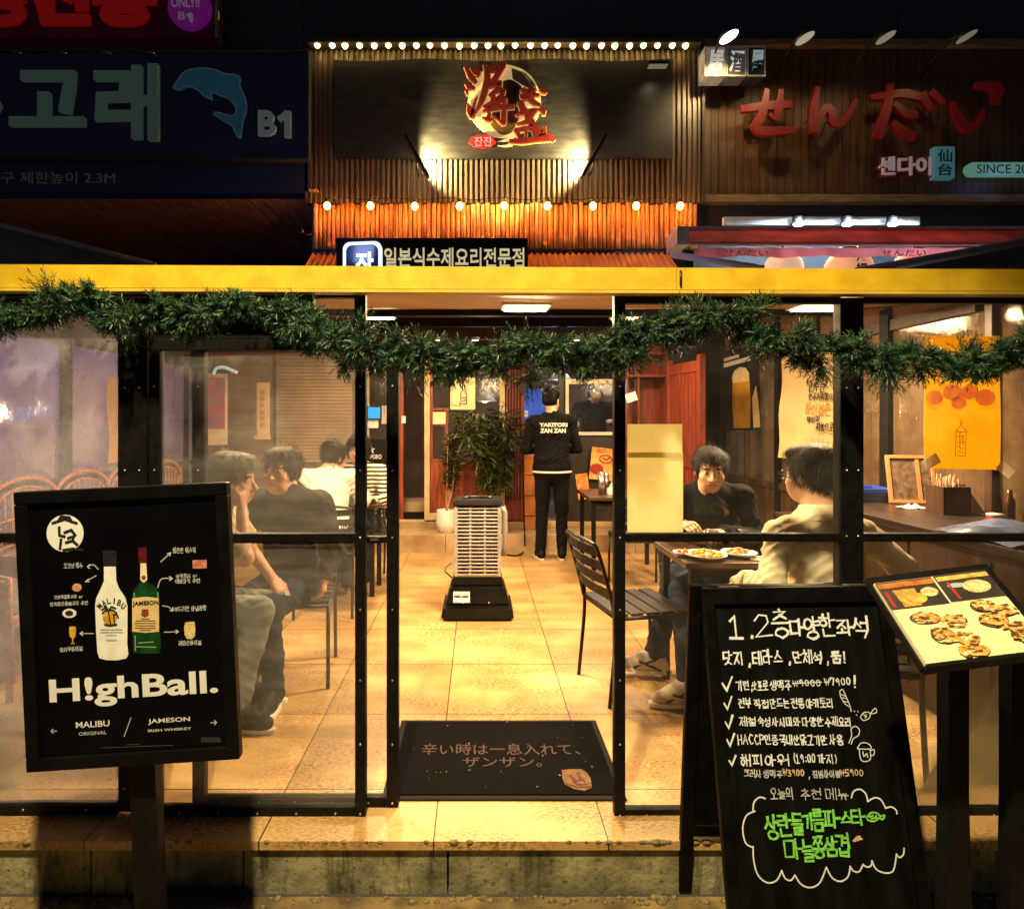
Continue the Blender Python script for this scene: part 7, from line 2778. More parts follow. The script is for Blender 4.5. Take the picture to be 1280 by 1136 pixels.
for i, (x, y, h, lb) in enumerate(((-1.30, 4.95, .21, 'green bottle on the table of the white shirted diner'), )):
    g = MB()
    g.lathe([(0, 0), (.032, 0), (.034, .02), (.034, .12), (.014, .165), (.013, h), (0, h)], n=18)
    o = g.build('bottle', mat('green_glass', (.02, .12, .03), .15))
    o.location = (x, y, .74)
    tag(o, lb, 'bottle')
p = at(322, 606, 4.0)
t = thing('snack_packet', 'small blue and white packet on the shelf behind the grey haired diner', 'packet', (PX(318, 4.9), 4.9, .76), (0, 0, R(15)))
g = MB()
g.b2((-.05, -.012, 0), (.05, .012, .12), None, .006)
g.build('packet', mat('packet_blue', (.05, .2, .6), .4, col2=(.7, .7, .7), vs=30), t)
table('side_table', 'dark side table under the blue and white packet', -2.15, 4.7, -1.6, 5.2, .76)

# ------------------------------------------------------------------ people: smooth blended bodies, meshed on a grid
V3 = lambda *a: np.array(a, float)


def net(prims, h, wr=0.0, wseed=0.0):
    """mesh of a blend of capsules ('c', a, b, ra, rb, k), ellipsoids ('e', c, r, R, k) and cut-outs ('-e', ...)"""
    m = 0.05
    lo, hi = V3(9, 9, 9), V3(-9, -9, -9)
    bbs = []
    for p in prims:
        if p[0] == 'c':
            r = max(p[3], p[4])
            a, b = np.minimum(p[1], p[2]) - r, np.maximum(p[1], p[2]) + r
        else:
            r = max(p[2])
            a, b = p[1] - r, p[1] + r
        bbs.append((a - m, b + m))
        if p[0] != '-e':
            lo, hi = np.minimum(lo, a), np.maximum(hi, b)
    lo = lo - 3 * h
    n = np.ceil((hi - lo) / h).astype(int) + 4
    Fd = np.full(tuple(n), 1.0, np.float32)
    ax = [(lo[i] + h * np.arange(n[i])).astype(np.float32) for i in range(3)]
    for p, (a, b) in zip(prims, bbs):
        s = [slice(max(0, int((a[i] - lo[i]) / h)), min(n[i], int((b[i] - lo[i]) / h) + 2)) for i in range(3)]
        X, Y, Z = ax[0][s[0]][:, None, None], ax[1][s[1]][None, :, None], ax[2][s[2]][None, None, :]
        if X.size == 0 or Y.size == 0 or Z.size == 0:
            continue
        if p[0] == 'c':
            A, B = p[1], p[2]
            d = B - A
            L2 = max(1e-9, float(d @ d))
            t = np.clip(((X - A[0]) * d[0] + (Y - A[1]) * d[1] + (Z - A[2]) * d[2]) / L2, 0, 1)
            D = np.sqrt((X - A[0] - t * d[0]) ** 2 + (Y - A[1] - t * d[1]) ** 2 + (Z - A[2] - t * d[2]) ** 2) - (p[3] + t * (p[4] - p[3]))
            k = p[5]
        else:
            c, r, Rm, k = p[1], p[2], p[3], p[4]
            x, y, z = X - c[0], Y - c[1], Z - c[2]
            if Rm is not None:
                u = Rm[0, 0] * x + Rm[1, 0] * y + Rm[2, 0] * z
                v = Rm[0, 1] * x + Rm[1, 1] * y + Rm[2, 1] * z
                w = Rm[0, 2] * x + Rm[1, 2] * y + Rm[2, 2] * z
            else:
                u, v, w = x, y, z
            k0 = np.sqrt((u / r[0]) ** 2 + (v / r[1]) ** 2 + (w / r[2]) ** 2)
            k1 = np.sqrt((u / r[0] ** 2) ** 2 + (v / r[1] ** 2) ** 2 + (w / r[2] ** 2) ** 2) + 1e-6
            D = k0 * (k0 - 1) / k1
        cur = Fd[tuple(s)]
        if p[0] == '-e':
            hh_ = np.clip(.5 + .5 * (cur + D) / k, 0, 1)
            Fd[tuple(s)] = cur * hh_ + (-D) * (1 - hh_) + k * hh_ * (1 - hh_) if False else np.maximum(cur, -D)
        else:
            q = np.clip(.5 + .5 * (cur - D) / k, 0, 1)
            Fd[tuple(s)] = cur + (D - cur) * q - k * q * (1 - q)
    if wr:
        X, Y, Z = ax[0][:, None, None], ax[1][None, :, None], ax[2][None, None, :]
        Fd += wr * (1.1 * np.abs(np.sin(30 * Z + 5 * np.sin(8 * X + wseed) + 11 * Y + 3 * np.sin(13 * Y + 5 * X))) * np.sin(9 * X + 8 * Y + 5 * np.sin(6 * Z + wseed)) + .7 * np.abs(np.sin(54 * Z + 40 * X + 5 * np.sin(15 * Y + wseed))) - .3).astype(np.float32)
    ins = Fd < 0
    c8 = [(i, j, k) for i in (0, 1) for j in (0, 1) for k in (0, 1)]
    sh = tuple(v - 1 for v in n)
    cnt = np.zeros(sh, np.int8)
    for i, j, k in c8:
        cnt += ins[i:i + sh[0], j:j + sh[1], k:k + sh[2]]
    act = np.argwhere((cnt > 0) & (cnt < 8))
    idx = np.full(sh, -1, np.int32)
    idx[tuple(act.T)] = np.arange(len(act))
    vals = [Fd[act[:, 0] + i, act[:, 1] + j, act[:, 2] + k] for i, j, k in c8]
    acc = np.zeros((len(act), 3))
    num = np.zeros(len(act))
    for a in range(8):
        for b in range(a + 1, 8):
            if sum(abs(c8[a][q] - c8[b][q]) for q in range(3)) == 1:
                va, vb = vals[a], vals[b]
                m_ = (va < 0) != (vb < 0)
                t = np.where(m_, va / np.where(m_, va - vb, 1), 0)
                pa, pb = V3(*c8[a]), V3(*c8[b])
                acc += m_[:, None] * (pa + t[:, None] * (pb - pa))
                num += m_
    P = lo + h * (act + acc / np.maximum(num, 1)[:, None])
    faces = []
    for d in range(3):
        e, f = [(1, 2), (2, 0), (0, 1)][d]
        A = [slice(None)] * 3
        B = [slice(None)] * 3
        A[d], B[d] = slice(0, n[d] - 1), slice(1, n[d])
        i0, i1 = ins[tuple(A)], ins[tuple(B)]
        w = np.argwhere(i0 != i1)
        w = w[(w[:, e] > 0) & (w[:, f] > 0) & (w[:, e] < sh[e]) & (w[:, f] < sh[f])]
        s0 = i0[tuple(w.T)]
        def cell(de, df):
            q = w.copy()
            q[:, e] -= de
            q[:, f] -= df
            return idx[tuple(q.T)]
        q = np.stack([cell(1, 1), cell(0, 1), cell(0, 0), cell(1, 0)], 1)
        q[~s0] = q[~s0][:, ::-1]
        faces.append(q)
    return P, np.concatenate(faces)


def net_obj(name, prims, h, mats, parent=None, wr=0.0, seed=0.0, classify=None, smooth_it=1):
    P, Fc = net(prims, h, wr, seed)
    me = bpy.data.meshes.new(name)
    me.vertices.add(len(P))
    me.vertices.foreach_set('co', P.astype(np.float32).ravel())
    nf = len(Fc)
    me.loops.add(nf * 4)
    me.polygons.add(nf)
    me.loops.foreach_set('vertex_index', Fc.astype(np.int32).ravel())
    me.polygons.foreach_set('loop_start', np.arange(nf, dtype=np.int32) * 4)
    me.polygons.foreach_set('use_smooth', np.ones(nf, bool))
    me.update(calc_edges=True)
    me.validate()
    o = link(name, me, mats, parent)
    if classify is not None:
        ce = P[Fc].mean(1)
        me.polygons.foreach_set('material_index', classify(ce).astype(np.int32))
    return o, P


def rotz(a): return np.array([[math.cos(a), -math.sin(a), 0], [math.sin(a), math.cos(a), 0], [0, 0, 1]])


def rotx(a): return np.array([[1, 0, 0], [0, math.cos(a), -math.sin(a)], [0, math.sin(a), math.cos(a)]])


def unit(v): return v / max(1e-9, np.linalg.norm(v))


def hand_prims(w, d, nrm, side, curl=.5):
    """palm and five fingers; d: finger direction, nrm: out of the palm, side: +1 if the thumb lies along d x nrm"""
    d = unit(d)
    nrm = unit(nrm - d * (nrm @ d))
    s = np.cross(d, nrm) * side
    out = []
    for o_, r in ((-.026, .0125), (-.009, .0145), (.009, .0145), (.026, .0135)):
        out.append(('c', w + s * o_ * .6, w + d * .078 + s * o_, r * 1.1, r, .012))
    for o_, L, r in ((-.031, .062, .0075), (-.0105, .075, .0085), (.0105, .080, .0088), (.031, .072, .0085)):
        p = w + d * .08 + s * o_
        dd = d
        for k, fr in enumerate((.45, .32, .23)):
            a = curl * (.55, .85, .6)[k]
            dd = unit(dd * math.cos(a) + nrm * math.sin(a))
            q = p + dd * L * fr
            out.append(('c', p, q, r * (1 - .08 * k), r * (.93 - .08 * k), .004))
            p = q
    p = w + d * .022 + s * .028
    dd = unit(d * .65 + s * .7 + nrm * .35)
    q = p + dd * .036
    out.append(('c', p, q, .0125, .0105, .01))
    dd = unit(d * .9 + s * .25 + nrm * .4)
    out.append(('c', q, q + dd * .032, .0105, .0082, .005))
    return out


SKIN = {}


def skin_mats(tone):
    if tone not in SKIN:
        base = {'a': (.52, .27, .15), 'b': (.58, .34, .21)}[tone]
        sk = mat('skin_' + tone, base, .5, var=.12, vs=18, bump=.05, bs=120)
        SKIN[tone] = [sk, mat('eye_white', (.7, .66, .6), .25, var=0), mat('iris', (.015, .008, .005), .15, var=0), mat('brow', (.02, .013, .01), .8, var=0), mat('lip', (.38, .12, .09), .45, var=0)]
    return SKIN[tone]


M_hairb = mat('hair_black', (.006, .0045, .004), .5, var=.4, vs=60, bump=.6, bs=180, spec=.25)
M_hairg = mat('hair_grey', (.075, .062, .052), .6, var=.8, vs=55, bump=.6, bs=180)


def person(label, loc, yaw, J, skin='b', hair=M_hairb, top=None, sleeve=1.0, pants=None, shoes=None, head_yaw=0.0, head_pitch=0.0, hs=1.0, hair_style='short', fat=1.0, h=.007, fine=True, lr=(.5, .5), palms=None, group=None, hands=(True, True), toe=None, nm='person'):
    """J: joints in the person's own frame (faces -y, own left is +x): hip, chest, neck, head, sl, sr, el, er, wl, wr, kl, kr, al, ar"""
    J = {k: V3(*v) for k, v in J.items()}
    root_M = Matrix.Translation(Vector(loc)) @ Euler((0, 0, yaw)).to_matrix().to_4x4()
    hip, ch, nk, hd = J['hip'], J['chest'], J['neck'], J['head']
    up = unit(ch - hip)
    rt = unit(J['sl'] - J['sr'])
    fw = unit(np.cross(up, rt))
    Bt = np.stack([rt, -fw if False else np.cross(up, rt), up], 1)
    Hr = rotz(head_yaw) @ rotx(head_pitch)
    hp = lambda x, y, z: hd + Hr @ (V3(x, y, z) * hs)
    e_ = lambda c, r, k=.02: ('e', hp(*c), V3(*r) * hs, Hr, k * hs)
    body = []
    # head
    body += [e_((0, .015, .035), (.075, .095, .085)), e_((0, -.032, -.03), (.06, .066, .085), .03), e_((0, -.05, -.085), (.042, .042, .033), .03),
             ('c', hp(0, -.088, .012), hp(0, -.114, -.032), .009 * hs, .0145 * hs, .012), ('c', hp(-.014, -.1, -.034), hp(.014, -.1, -.034), .009 * hs, .009 * hs, .008),
             ('c', hp(-.036, -.08, .026), hp(.036, -.08, .026), .011 * hs, .011 * hs, .016)]
    for s in (-1, 1):
        body += [('-e', hp(s * .031, -.104, .006), V3(.017, .015, .010) * hs, Hr, .01), ('e', hp(s * .031, -.079, .005), V3(.0145, .0135, .012) * hs, Hr, .003),
                 ('e', hp(s * .076, .012, -.008), V3(.011, .021, .031) * hs, Hr, .008), ('c', hp(s * .045, -.065, -.03), hp(s * .03, -.075, -.06), .02 * hs, .015 * hs, .03)]
    body += [('e', hp(0, -.098, -.058), V3(.024, .009, .006) * hs, Hr, .006), ('e', hp(0, -.095, -.069), V3(.02, .009, .006) * hs, Hr, .006)]
    body += [('c', hp(0, .018, -.06), nk, .054, .058, .03), ('c', nk, ch, .058, .08, .04)]
    body += [('e', ch, V3(.15, .10, .17) * fat, Bt, .05), ('e', hip * .5 + ch * .5, V3(.135, .10, .16) * fat, Bt, .05), ('e', hip, V3(.155, .115, .12) * fat, Bt, .05)]
    shirt = [('e', ch, V3(.165, .118, .185) * fat, Bt, .05), ('e', hip * .55 + ch * .45, V3(.158, .122, .17) * fat, Bt, .05), ('e', hip + up * .03, V3(.172, .135, .12) * fat, Bt, .05),
             ('c', nk - up * .015, ch + up * .06, .068, .12, .05)]
    body_arms = []
    for q, s in (('l', 1), ('r', -1)):
        S, E, Wr = J['s' + q], J['e' + q], J['w' + q]
        shirt += [('c', nk - up * .03, S, .062, .066, .05)]
        body += [('c', nk - up * .03, S, .05, .055, .04), ('c', S, E, .047, .038, .03), ('c', E, Wr, .038, .026, .02)]
        if sleeve > .5:
            shirt += [('c', S, E, .066, .054, .03), ('c', E, Wr + (E - Wr) * .06, .054, .040, .03)]
        else:
            shirt += [('c', S, S + (E - S) * .85, .07, .066, .03)]
        i = 0 if q == 'l' else 1
        if hands[i]:
            dn = None if palms is None else palms[i]
            if dn is None:
                d_, n_ = unit(Wr - E), V3(0, 0, -1)
            else:
                d_, n_ = V3(*dn[0]), V3(*dn[1])
            body += hand_prims(Wr, d_, n_, s * (1 if True else -1), lr[i])
    pts = []
    for q, s in (('l', 1), ('r', -1)):
        K, A = J['k' + q], J['a' + q]
        H = hip + V3(0, 0, -.02) + rt * s * .088
        body += [('c', H, K, .078, .054, .04), ('c', K, A, .052, .036, .03)]
        pts += [('c', H, K, .090 * fat, .066, .04), ('c', K, A + (K - A) * .03, .064, .054, .03)]
    pts += [('e', hip - up * .02, V3(.168, .135, .12) * fat, Bt, .05)]
    # feet: part of the one body
    feet = {}
    for q, s in (('l', 1), ('r', -1)):
        A, K = J['a' + q], J['k' + q]
        td = unit(V3(*toe[0 if q == 'l' else 1])) if toe else unit(V3(.2 * s, -1, 0))
        feet[q] = (A, td)
        body.append(('c', A, A + td * .085 - V3(0, 0, .05), .030, .018, .02))
    def classify(c):
        L = ((c - hd) @ Hr) / hs
        x, y, z = L[:, 0], L[:, 1], L[:, 2]
        out = np.zeros(len(c), int)
        front = y < -.06
        ex_ = np.abs(np.abs(x) - .031)
        out[front & (ex_ < .0135) & (np.abs(z - .005) < .0062 - .12 * ex_)] = 1
        out[front & (ex_ < .0062) & (np.abs(z - .005) < .0065)] = 2
        out[front & (np.abs(np.abs(x) - .033) < .019) & (np.abs(z - .0265 + .12 * (np.abs(np.abs(x) - .03))) < .0045)] = 3
        out[(y < -.083) & (np.abs(x) < .025) & (np.abs(z + .063) < .0095 - .16 * np.abs(x))] = 4
        return out
    o, _ = net_obj(nm, body, h if not fine else .0058, skin_mats(skin), classify=classify)
    o.matrix_basis = root_M
    tag(o, label, 'person', group)
    net_obj('shirt', shirt, h, top, o, .0085, loc[0] * 9)
    if sleeve > .5 and top is not None:
        pass
    net_obj('trousers', pts, h, pants, o, .005, loc[1] * 7)
    if shoes is not None:
        for q in 'lr':
            A, td = feet[q]
            sd = np.cross(V3(0, 0, 1), td)
            b = A - V3(0, 0, A[2] * 0 + .052)
            sp = [('c', b - td * .045, b + td * .07, .037, .040, .03), ('c', b + td * .07, b + td * .155 - V3(0, 0, .008), .040, .030, .03), ('c', A - td * .02 - V3(0, 0, .03), A - td * .01 + V3(0, 0, .012), .043, .046, .03), ('c', A + V3(0, 0, .0), b + td * .08 + V3(0, 0, .012), .036, .032, .03)]
            so, _ = net_obj('shoe', sp, h * .8, shoes[0], o)
            sp = [('c', b - td * .05 - V3(0, 0, .028), b + td * .155 - V3(0, 0, .030), .034, .032, .02), ('c', b - td * .05 - V3(0, 0, .028) , b + td * .06 - V3(0, 0, .03) , .036, .042, .02)]
            g = MB()
            tdv, sdv = Vector(td), Vector(sd)
            ring = []
            for k in range(22):
                a = 2 * math.pi * k / 22
                c_, s_ = math.cos(a), math.sin(a)
                ring.append(Vector(b) + tdv * (.055 + .145 * c_) + sdv * s_ * (.046 if c_ > -.3 else .040))
            vs = [v + Vector((0, 0, -.028)) for v in ring] + [v + Vector((0, 0, -.046)) for v in ring]
            g.add(vs, [tuple(range(22)), tuple(range(43, 21, -1))] + [(k, (k + 1) % 22, 22 + (k + 1) % 22, 22 + k) for k in range(22)])
            g.build('sole', shoes[1], so)
            if len(shoes) > 2:
                g = MB()
                for s in (-1, 1):
                    pa = [Vector(b) + sdv * s * .043 + tdv * x + Vector((0, 0, z)) for x, z in ((.12, -.02), (.06, .012), (.0, .035))]
                    pb = [Vector(b) + sdv * s * .045 + tdv * x + Vector((0, 0, z)) for x, z in ((-.03, -.02), (.03, .0), (.09, .022))]
                    g.tube(pa, .006, 6)
                    g.tube(pb, .006, 6)
                g.build('stripe', shoes[2], so)
    # hair
    if hair_style == 'short':
        hp_ = [e_((0, .028, .055), (.088, .100, .082), .02), e_((0, .055, .0), (.076, .060, .072), .03), e_((0, -.045, .095), (.07, .05, .036), .03)]
        for s in (-1, 1):
            hp_.append(e_((s * .07, .0, .02), (.018, .045, .05), .02))
    elif hair_style == 'bob':
        hp_ = [e_((0, .025, .055), (.098, .108, .09), .02), e_((0, .06, -.02), (.09, .07, .10), .03), e_((0, -.07, .075), (.075, .042, .05), .03)]
        for s in (-1, 1):
            hp_.append(e_((s * .082, -.01, .0), (.024, .055, .07), .03))
    elif hair_style == 'cap':
        hp_ = [e_((0, .02, .065), (.09, .108, .075), .02), e_((0, .05, .0), (.082, .07, .07), .03)]
    else:
        hp_ = [e_((0, .03, .05), (.083, .094, .075), .02), e_((0, .06, -.01), (.074, .058, .07), .03)]
    ho, HP = net_obj('hair', hp_, .0055, hair, o, .0028, loc[0] * 5)
    # loose strands lying over the hair
    if hair_style != 'cap':
        V = []
        crown = hp(0, .05, .13)
        sel = rng.integers(0, len(HP), 3600)
        cen = hp(0, .02, .03)
        for i in sel:
            p = HP[i]
            nr = unit(p - cen)
            t = unit((p - crown) - nr * ((p - crown) @ nr) + rng.normal(0, .022, 3))
            L = rng.uniform(.022, .052)
            sd = unit(np.cross(t, nr)) * .0010
            a, b, c = p - nr * .001, p + t * L * .5 + nr * .006, p + t * L + nr * .001 + V3(0, 0, -.004)
            V += [Vector(a - sd), Vector(b - sd), Vector(c), Vector(b + sd)]
        vs = np.array([tuple(v) for v in V], np.float32)
        nf = len(vs) // 4
        me = bpy.data.meshes.new('strands')
        me.vertices.add(len(vs))
        me.vertices.foreach_set('co', vs.ravel())
        me.loops.add(nf * 4)
        me.polygons.add(nf)
        me.loops.foreach_set('vertex_index', np.arange(nf * 4, dtype=np.int32))
        me.polygons.foreach_set('loop_start', np.arange(nf, dtype=np.int32) * 4)
        me.update(calc_edges=True)
        link('strands', me, hair, ho)
    return o, hp


def world_J(loc, yaw, J):
    """joints given in the world, into the person's frame"""
    Mi = (Matrix.Translation(Vector(loc)) @ Euler((0, 0, yaw)).to_matrix().to_4x4()).inverted()
    return {k: tuple(Mi @ Vector(v)) for k, v in J.items()}


def cloth_mat(name, c, var=.2, rough=.9): return mat(name, c, rough, var=var, vs=7, bump=.35, bs=26, spec=.15)


def seat_J(lean=0.0, el=None, er=None, wl=None, wr=None, kl=None, kr=None, al=None, ar=None, hx=0.0, head=None):
    y = -lean
    return dict(hip=(0, 0, .535), chest=(0, y * .75, .84), neck=(hx * .4, y - .005, 1.02), head=head or (hx, y - .05, 1.16), sl=(.185, y, .965), sr=(-.185, y, .965),
                el=el or (.25, y - .06, .72), er=er or (-.25, y - .06, .72), wl=wl or (.2, y - .29, .77), wr=wr or (-.2, y - .29, .77),
                kl=kl or (.11, -.42, .51), kr=kr or (-.11, -.42, .51), al=al or (.12, -.40, .105), ar=ar or (-.12, -.40, .105))


M_black_cloth = cloth_mat('black_cloth', (.004, .004, .0045))
M_white_sole = mat('white_sole', (.75, .7, .58), .6, var=.08)
M_denim = cloth_mat('dark_denim', (.022, .03, .05))

# the waiter with his back turned
stand = dict(hip=(0, 0, .95), chest=(0, -.02, 1.26), neck=(0, -.03, 1.47), head=(.0, -.075, 1.625), sl=(.19, -.02, 1.41), sr=(-.19, -.02, 1.41), el=(.27, -.04, 1.13), er=(-.27, -.04, 1.13),
             wl=(.18, -.27, 1.10), wr=(-.18, -.27, 1.10), kl=(.10, -.02, .50), kr=(-.10, .0, .50), al=(.12, .02, .095), ar=(-.10, .03, .095))
M_wear = cloth_mat('waiter_black', (.0045, .0045, .005))
po, _ = person('man in black workwear with white lettering across his back, standing', (PX(690, 6.28), 6.28, 0), R(180), stand, skin='b', top=M_wear, pants=M_black_cloth, shoes=(M_blackmat, M_white_sole), head_yaw=R(-25), head_pitch=R(10), hair_style='cap', hair=M_blackmat, fat=1.12, h=.009, toe=((.15, -1, 0), (-.15, -1, 0)))
o = letter(po, Matrix.Translation((0, 6.15, 0)), 'YAKITORI', 674, 528.5, 709, 533.5, M_white, y=0, bold=.04)
o.data.transform(wm(po).inverted() @ Matrix.Translation((0, 6.135, 0)))
o = letter(po, Matrix.Translation((0, 6.15, 0)), 'ZAN ZAN', 675, 535.5, 707, 541, M_white, y=0, bold=.04)
o.data.transform(wm(po).inverted() @ Matrix.Translation((0, 6.135, 0)))
g = MB()
g.tube([(.195 * math.cos(a), .005 + .155 * math.sin(a), .895) for a in [2 * math.pi * k / 28 for k in range(28)]], .011, 6, True)
g.build('shirt_hem', M_white, po)

# the cook behind the serving window
stand2 = dict(stand)
stand2.update(chest=(0, -.02, 1.22), neck=(0, -.03, 1.40), sl=(.19, -.02, 1.34), sr=(-.19, -.02, 1.34), wl=(.16, -.26, 1.16), wr=(-.30, -.25, 1.14), er=(-.3, -.04, 1.14), head=(0, -.08, 1.535))
person('cook in a black tee shirt working behind the serving window', (PX(741, 7.75), 7.75, .255), R(4), stand2, skin='b', top=M_black_cloth, sleeve=0, pants=M_black_cloth, head_pitch=R(14), h=.009, hair_style='bob')

# grey haired man in profile
J = seat_J(.17, er=(-.20, -.40, .80), wr=(-.075, -.335, .985), el=(.22, -.24, .76), wl=(.13, -.40, .62), kr=(-.11, -.43, .53), ar=(-.12, -.33, .10), kl=(.10, -.42, .51), al=(.1, -.28, .10), head=(0, -.255, 1.125))
person('grey haired man in a beige polo and jeans, seated in profile, chin on hand', (-1.43, 2.92, 0), R(88), J, skin='a', hair=M_hairg, top=cloth_mat('beige_polo', (.48, .36, .22)), sleeve=0, pants=cloth_mat('light_jeans', (.17, .19, .17)), shoes=(M_blackmat, M_white_sole), head_yaw=R(4), head_pitch=R(6), hair_style='short', fat=1.1,
       palms=(None, ((0, .05, 1), (0, 1, .1))), lr=(.5, 1.1), h=.0066)
po_, nk_ = bpy.data.objects[[o.name for o in bpy.data.objects if o.get('label', '').startswith('grey haired man')][0]], J['neck']
g = MB()
g.tube([tuple(Vector(nk_) + Vector((.066 * math.cos(a), .066 * math.sin(a) - .005, -.012 + .016 * math.sin(a)))) for a in [2 * math.pi * k / 22 for k in range(22)]], .012, 7, True)
g.build('collar', cloth_mat('polo_collar', (.42, .31, .19)), po_)
# man in the charcoal sweater
J = seat_J(.02, el=(.27, .0, .70), wl=(.255, -.10, .60 - .0), er=(-.24, -.12, .74), wr=(-.34, -.30, .80), kl=(.13, -.42, .5), kr=(-.06, -.42, .5), al=(.12, -.36, .1), ar=(-.06, -.42, .1), head=(-.02, -.06, 1.135))
person('man in a charcoal sweater facing the street with one arm hanging', (-1.03, 3.36, 0), R(-14), J, skin='b', top=cloth_mat('charcoal_sweater', (.024, .02, .018)), pants=M_denim, shoes=(M_blackmat, M_white_sole), palms=(((.05, -.3, -1), (-1, -.2, .1)), None), lr=(.9, .5), h=.0068, fat=.97)
# diner in the white shirt from behind, and one in stripes
J = seat_J(.24, el=(.30, -.34, .80), wl=(.16, -.46, .78), er=(-.27, -.28, .76), wr=(-.2, -.46, .78), head=(-.03, -.31, 1.12))
person('diner in a crumpled white shirt bent over the table, seen from behind', (-1.14, 4.52, 0), R(186), J, skin='a', top=cloth_mat('white_shirt', (.66, .62, .56), .06), sleeve=0, pants=M_denim, head_yaw=R(-35), head_pitch=R(18), h=.009, fat=1.05)


def striped():
    m = cloth_mat('striped_cloth', (.7, .66, .55), .05)
    nt = m.node_tree
    b = nt.nodes['Principled BSDF']
    tc = _n(nt, 'ShaderNodeTexCoord')
    wv = _n(nt, 'ShaderNodeTexWave')
    wv.bands_direction = 'Z'
    wv.inputs['Scale'].default_value = 9
    wv.inputs['Distortion'].default_value = .6
    rp = _n(nt, 'ShaderNodeValToRGB')
    rp.color_ramp.interpolation = 'CONSTANT'
    rp.color_ramp.elements[0].color = (.012, .012, .014, 1)
    rp.color_ramp.elements[1].color = (.72, .68, .55, 1)
    rp.color_ramp.elements[1].position = .38
    nt.links.new(tc.outputs['Object'], wv.inputs['Vector'])
    nt.links.new(wv.outputs[0], rp.inputs[0])
    nt.links.new(rp.outputs[0], b.inputs['Base Color'])
    return m


J = seat_J(.1, er=(-.3, -.1, .78), wr=(-.18, -.34, .78))
person('diner in a black and white striped top, mostly hidden by the door stile', (-1.02, 5.42, 0), R(-5), J, skin='b', top=striped(), pants=M_denim, h=.009, hair_style='bob', fine=False)

# man in the black sweatshirt across the table
L0 = (1.37, 3.70, 0)
J = seat_J(.13, er=(-.27, -.16, .76), wr=(-.20, -.36, .835), el=(.26, -.16, .75), wl=(.0, -.40, .80), head=(-.01, -.20, 1.125))
Jw = world_J(L0, R(-6), dict(kl=(1.10, 3.27, .50), kr=(1.12, 3.46, .52), al=(1.035, 2.99, .115), ar=(.975, 3.345, .125)))
J.update(Jw)
po, hp = person('man in a black sweatshirt holding chopsticks, seated facing the street', L0, R(-6), J, skin='b', top=cloth_mat('black_sweat', (.006, .006, .007)), pants=cloth_mat('navy_denim', (.018, .022, .034)), shoes=(mat('trainer_cream', (.62, .55, .42), .6, var=.12), M_white_sole, M_blackmat), head_pitch=R(9), head_yaw=R(-6), hair_style='short', palms=(((-.9, -.4, .1), (0, .1, -1)), ((.25, -.9, .1), (.4, .1, -1))), lr=(.7, 1.0), h=.0072,
                toe=((-1, -.12, -.03), (-1, .05, .06)))
g = MB()
g.prism([(.055 + .034 * math.cos(a), .885 + .026 * math.sin(a)) for a in [2 * math.pi * k / 20 for k in range(20)]], -.222, -.2205)
g.build('badge', mat('badge_red', (.4, .03, .03), .7, col2=(.55, .5, .42), vs=60), po)
ck = MB()
w_ = Vector(J['wr'])
for k in (0, 1):
    ck.tube([tuple(w_ + Vector((.0, -.06, .035))), tuple(w_ + Vector((.17, -.16 - .012 * k, -.075 - .004 * k)))], [.0035, .0025], 6)
t = ck.build('chopsticks', mat('wood_chopstick', (.35, .2, .09), .5))
t.matrix_basis = wm(po)
tag(t, 'pair of wooden chopsticks held over the plate of bread', 'chopsticks')

# man in the cream shirt, back turned
L0 = (1.50, 2.575, 0)
yaw = R(180 - 14)
Jb = world_J(L0, yaw, dict(hip=(1.50, 2.58, .535), chest=(1.485, 2.60, .81), neck=(1.462, 2.60, 1.005), head=(1.442, 2.63, 1.172), sl=(1.29, 2.585, .915), sr=(1.66, 2.65, .915), el=(1.20, 2.50, .74), wl=(1.165, 2.66, .71),
                           er=(1.78, 2.55, .80), wr=(1.795, 2.70, .82), kl=(1.32, 3.0, .51), kr=(1.56, 3.02, .51), al=(1.36, 2.98, .105), ar=(1.58, 3.0, .105)))
Mcream = cloth_mat('cream_shirt', (.68, .58, .38), .04)
po, hp = person('man in a cream shirt and glasses, his back to the street', L0, yaw, Jb, skin='b', top=Mcream, pants=M_black_cloth, shoes=(M_blackmat, M_white_sole), head_yaw=R(38), head_pitch=R(4), hair_style='short', fat=1.02, h=.0066, palms=(((.1, -1, -.1), (-.4, 0, -1)), ((-.1, -1, .05), (0, 0, -1))), lr=(.5, .4))
J2 = {k: Vector(v) for k, v in Jb.items()}
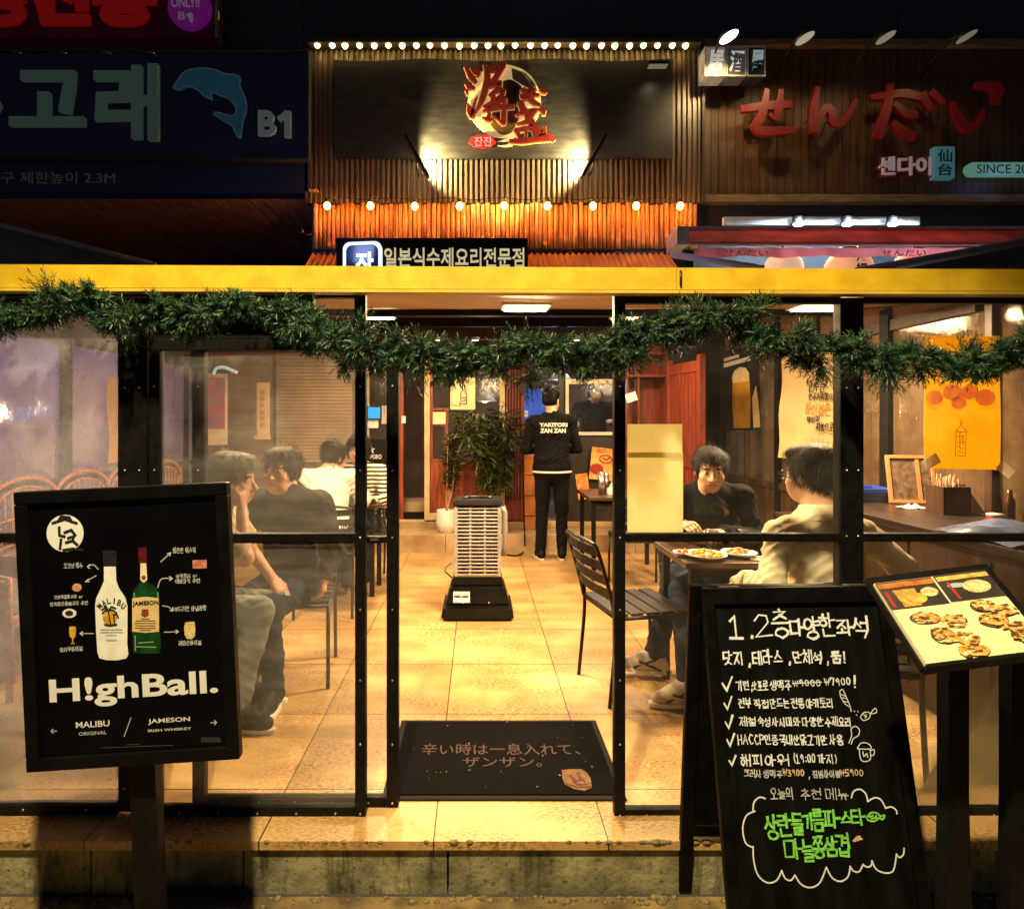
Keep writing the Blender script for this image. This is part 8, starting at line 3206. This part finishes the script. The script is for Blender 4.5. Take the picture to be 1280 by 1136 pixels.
g = MB()
nkv = J2['neck']
n_ = 24
vs, fs = [], []
for j, (r, z) in enumerate(((.080, -.05), (.074, .0), (.072, .036), (.078, .042), (.098, -.022))):
    for k in range(n_):
        a = 2 * math.pi * k / n_
        vs.append(nkv + Vector((r * math.cos(a) * 1.02, r * math.sin(a) * 1.0, z + .012 * math.sin(a))))
for j in range(4):
    for k in range(n_):
        l = (k + 1) % n_
        fs.append((j * n_ + k, j * n_ + l, (j + 1) * n_ + l, (j + 1) * n_ + k))
g.add(vs, fs, None, True)
g.build('collar', Mcream, po)
# yoke seam across the shoulders and the cuffs
g = MB()
sl_, sr_, c_ = J2['sl'], J2['sr'], J2['chest']
bk = (sl_ - sr_).cross(Vector((0, 0, 1))).normalized()
if bk.dot(Vector((0, 1, 0))) < 0:
    bk = -bk
g.tube(smooth_line([tuple(sr_ + bk * .05 + Vector((0, 0, -.02))), tuple(c_ + bk * .128 + Vector((0, 0, .075))), tuple(sl_ + bk * .05 + Vector((0, 0, -.02)))], 8), .0028, 5)
g.build('yoke_seam', Mcream, po)
for q in 'lr':
    E_, W2 = J2['e' + q], J2['w' + q]
    d_ = (W2 - E_).normalized()
    g = MB()
    g.tube([tuple(W2 - d_ * .055), tuple(W2 - d_ * .01), tuple(W2 - d_ * .008)], [.047, .045, .038], 14)
    g.build('cuff', Mcream, po)
g = MB()
for s in (-1, 1):
    ring = [Vector(hp(s * .033 + .024 * math.cos(a), -.115, .003 + .018 * math.sin(a))) for a in [2 * math.pi * k / 16 for k in range(16)]]
    g.tube(ring, .0018, 5, True)
    g.tube([Vector(hp(s * .057, -.113, .006)), Vector(hp(s * .079, -.05, .008)), Vector(hp(s * .081, .015, .004))], .0018, 5)
g.tube([Vector(hp(-.009, -.117, .006)), Vector(hp(.009, -.117, .006))], .0018, 5)
t = g.build('glasses', mat('glasses_frame', (.02, .018, .016), .3, .4))
t.matrix_basis = wm(po)
tag(t, 'thin dark glasses worn by the man in the cream shirt', 'glasses')
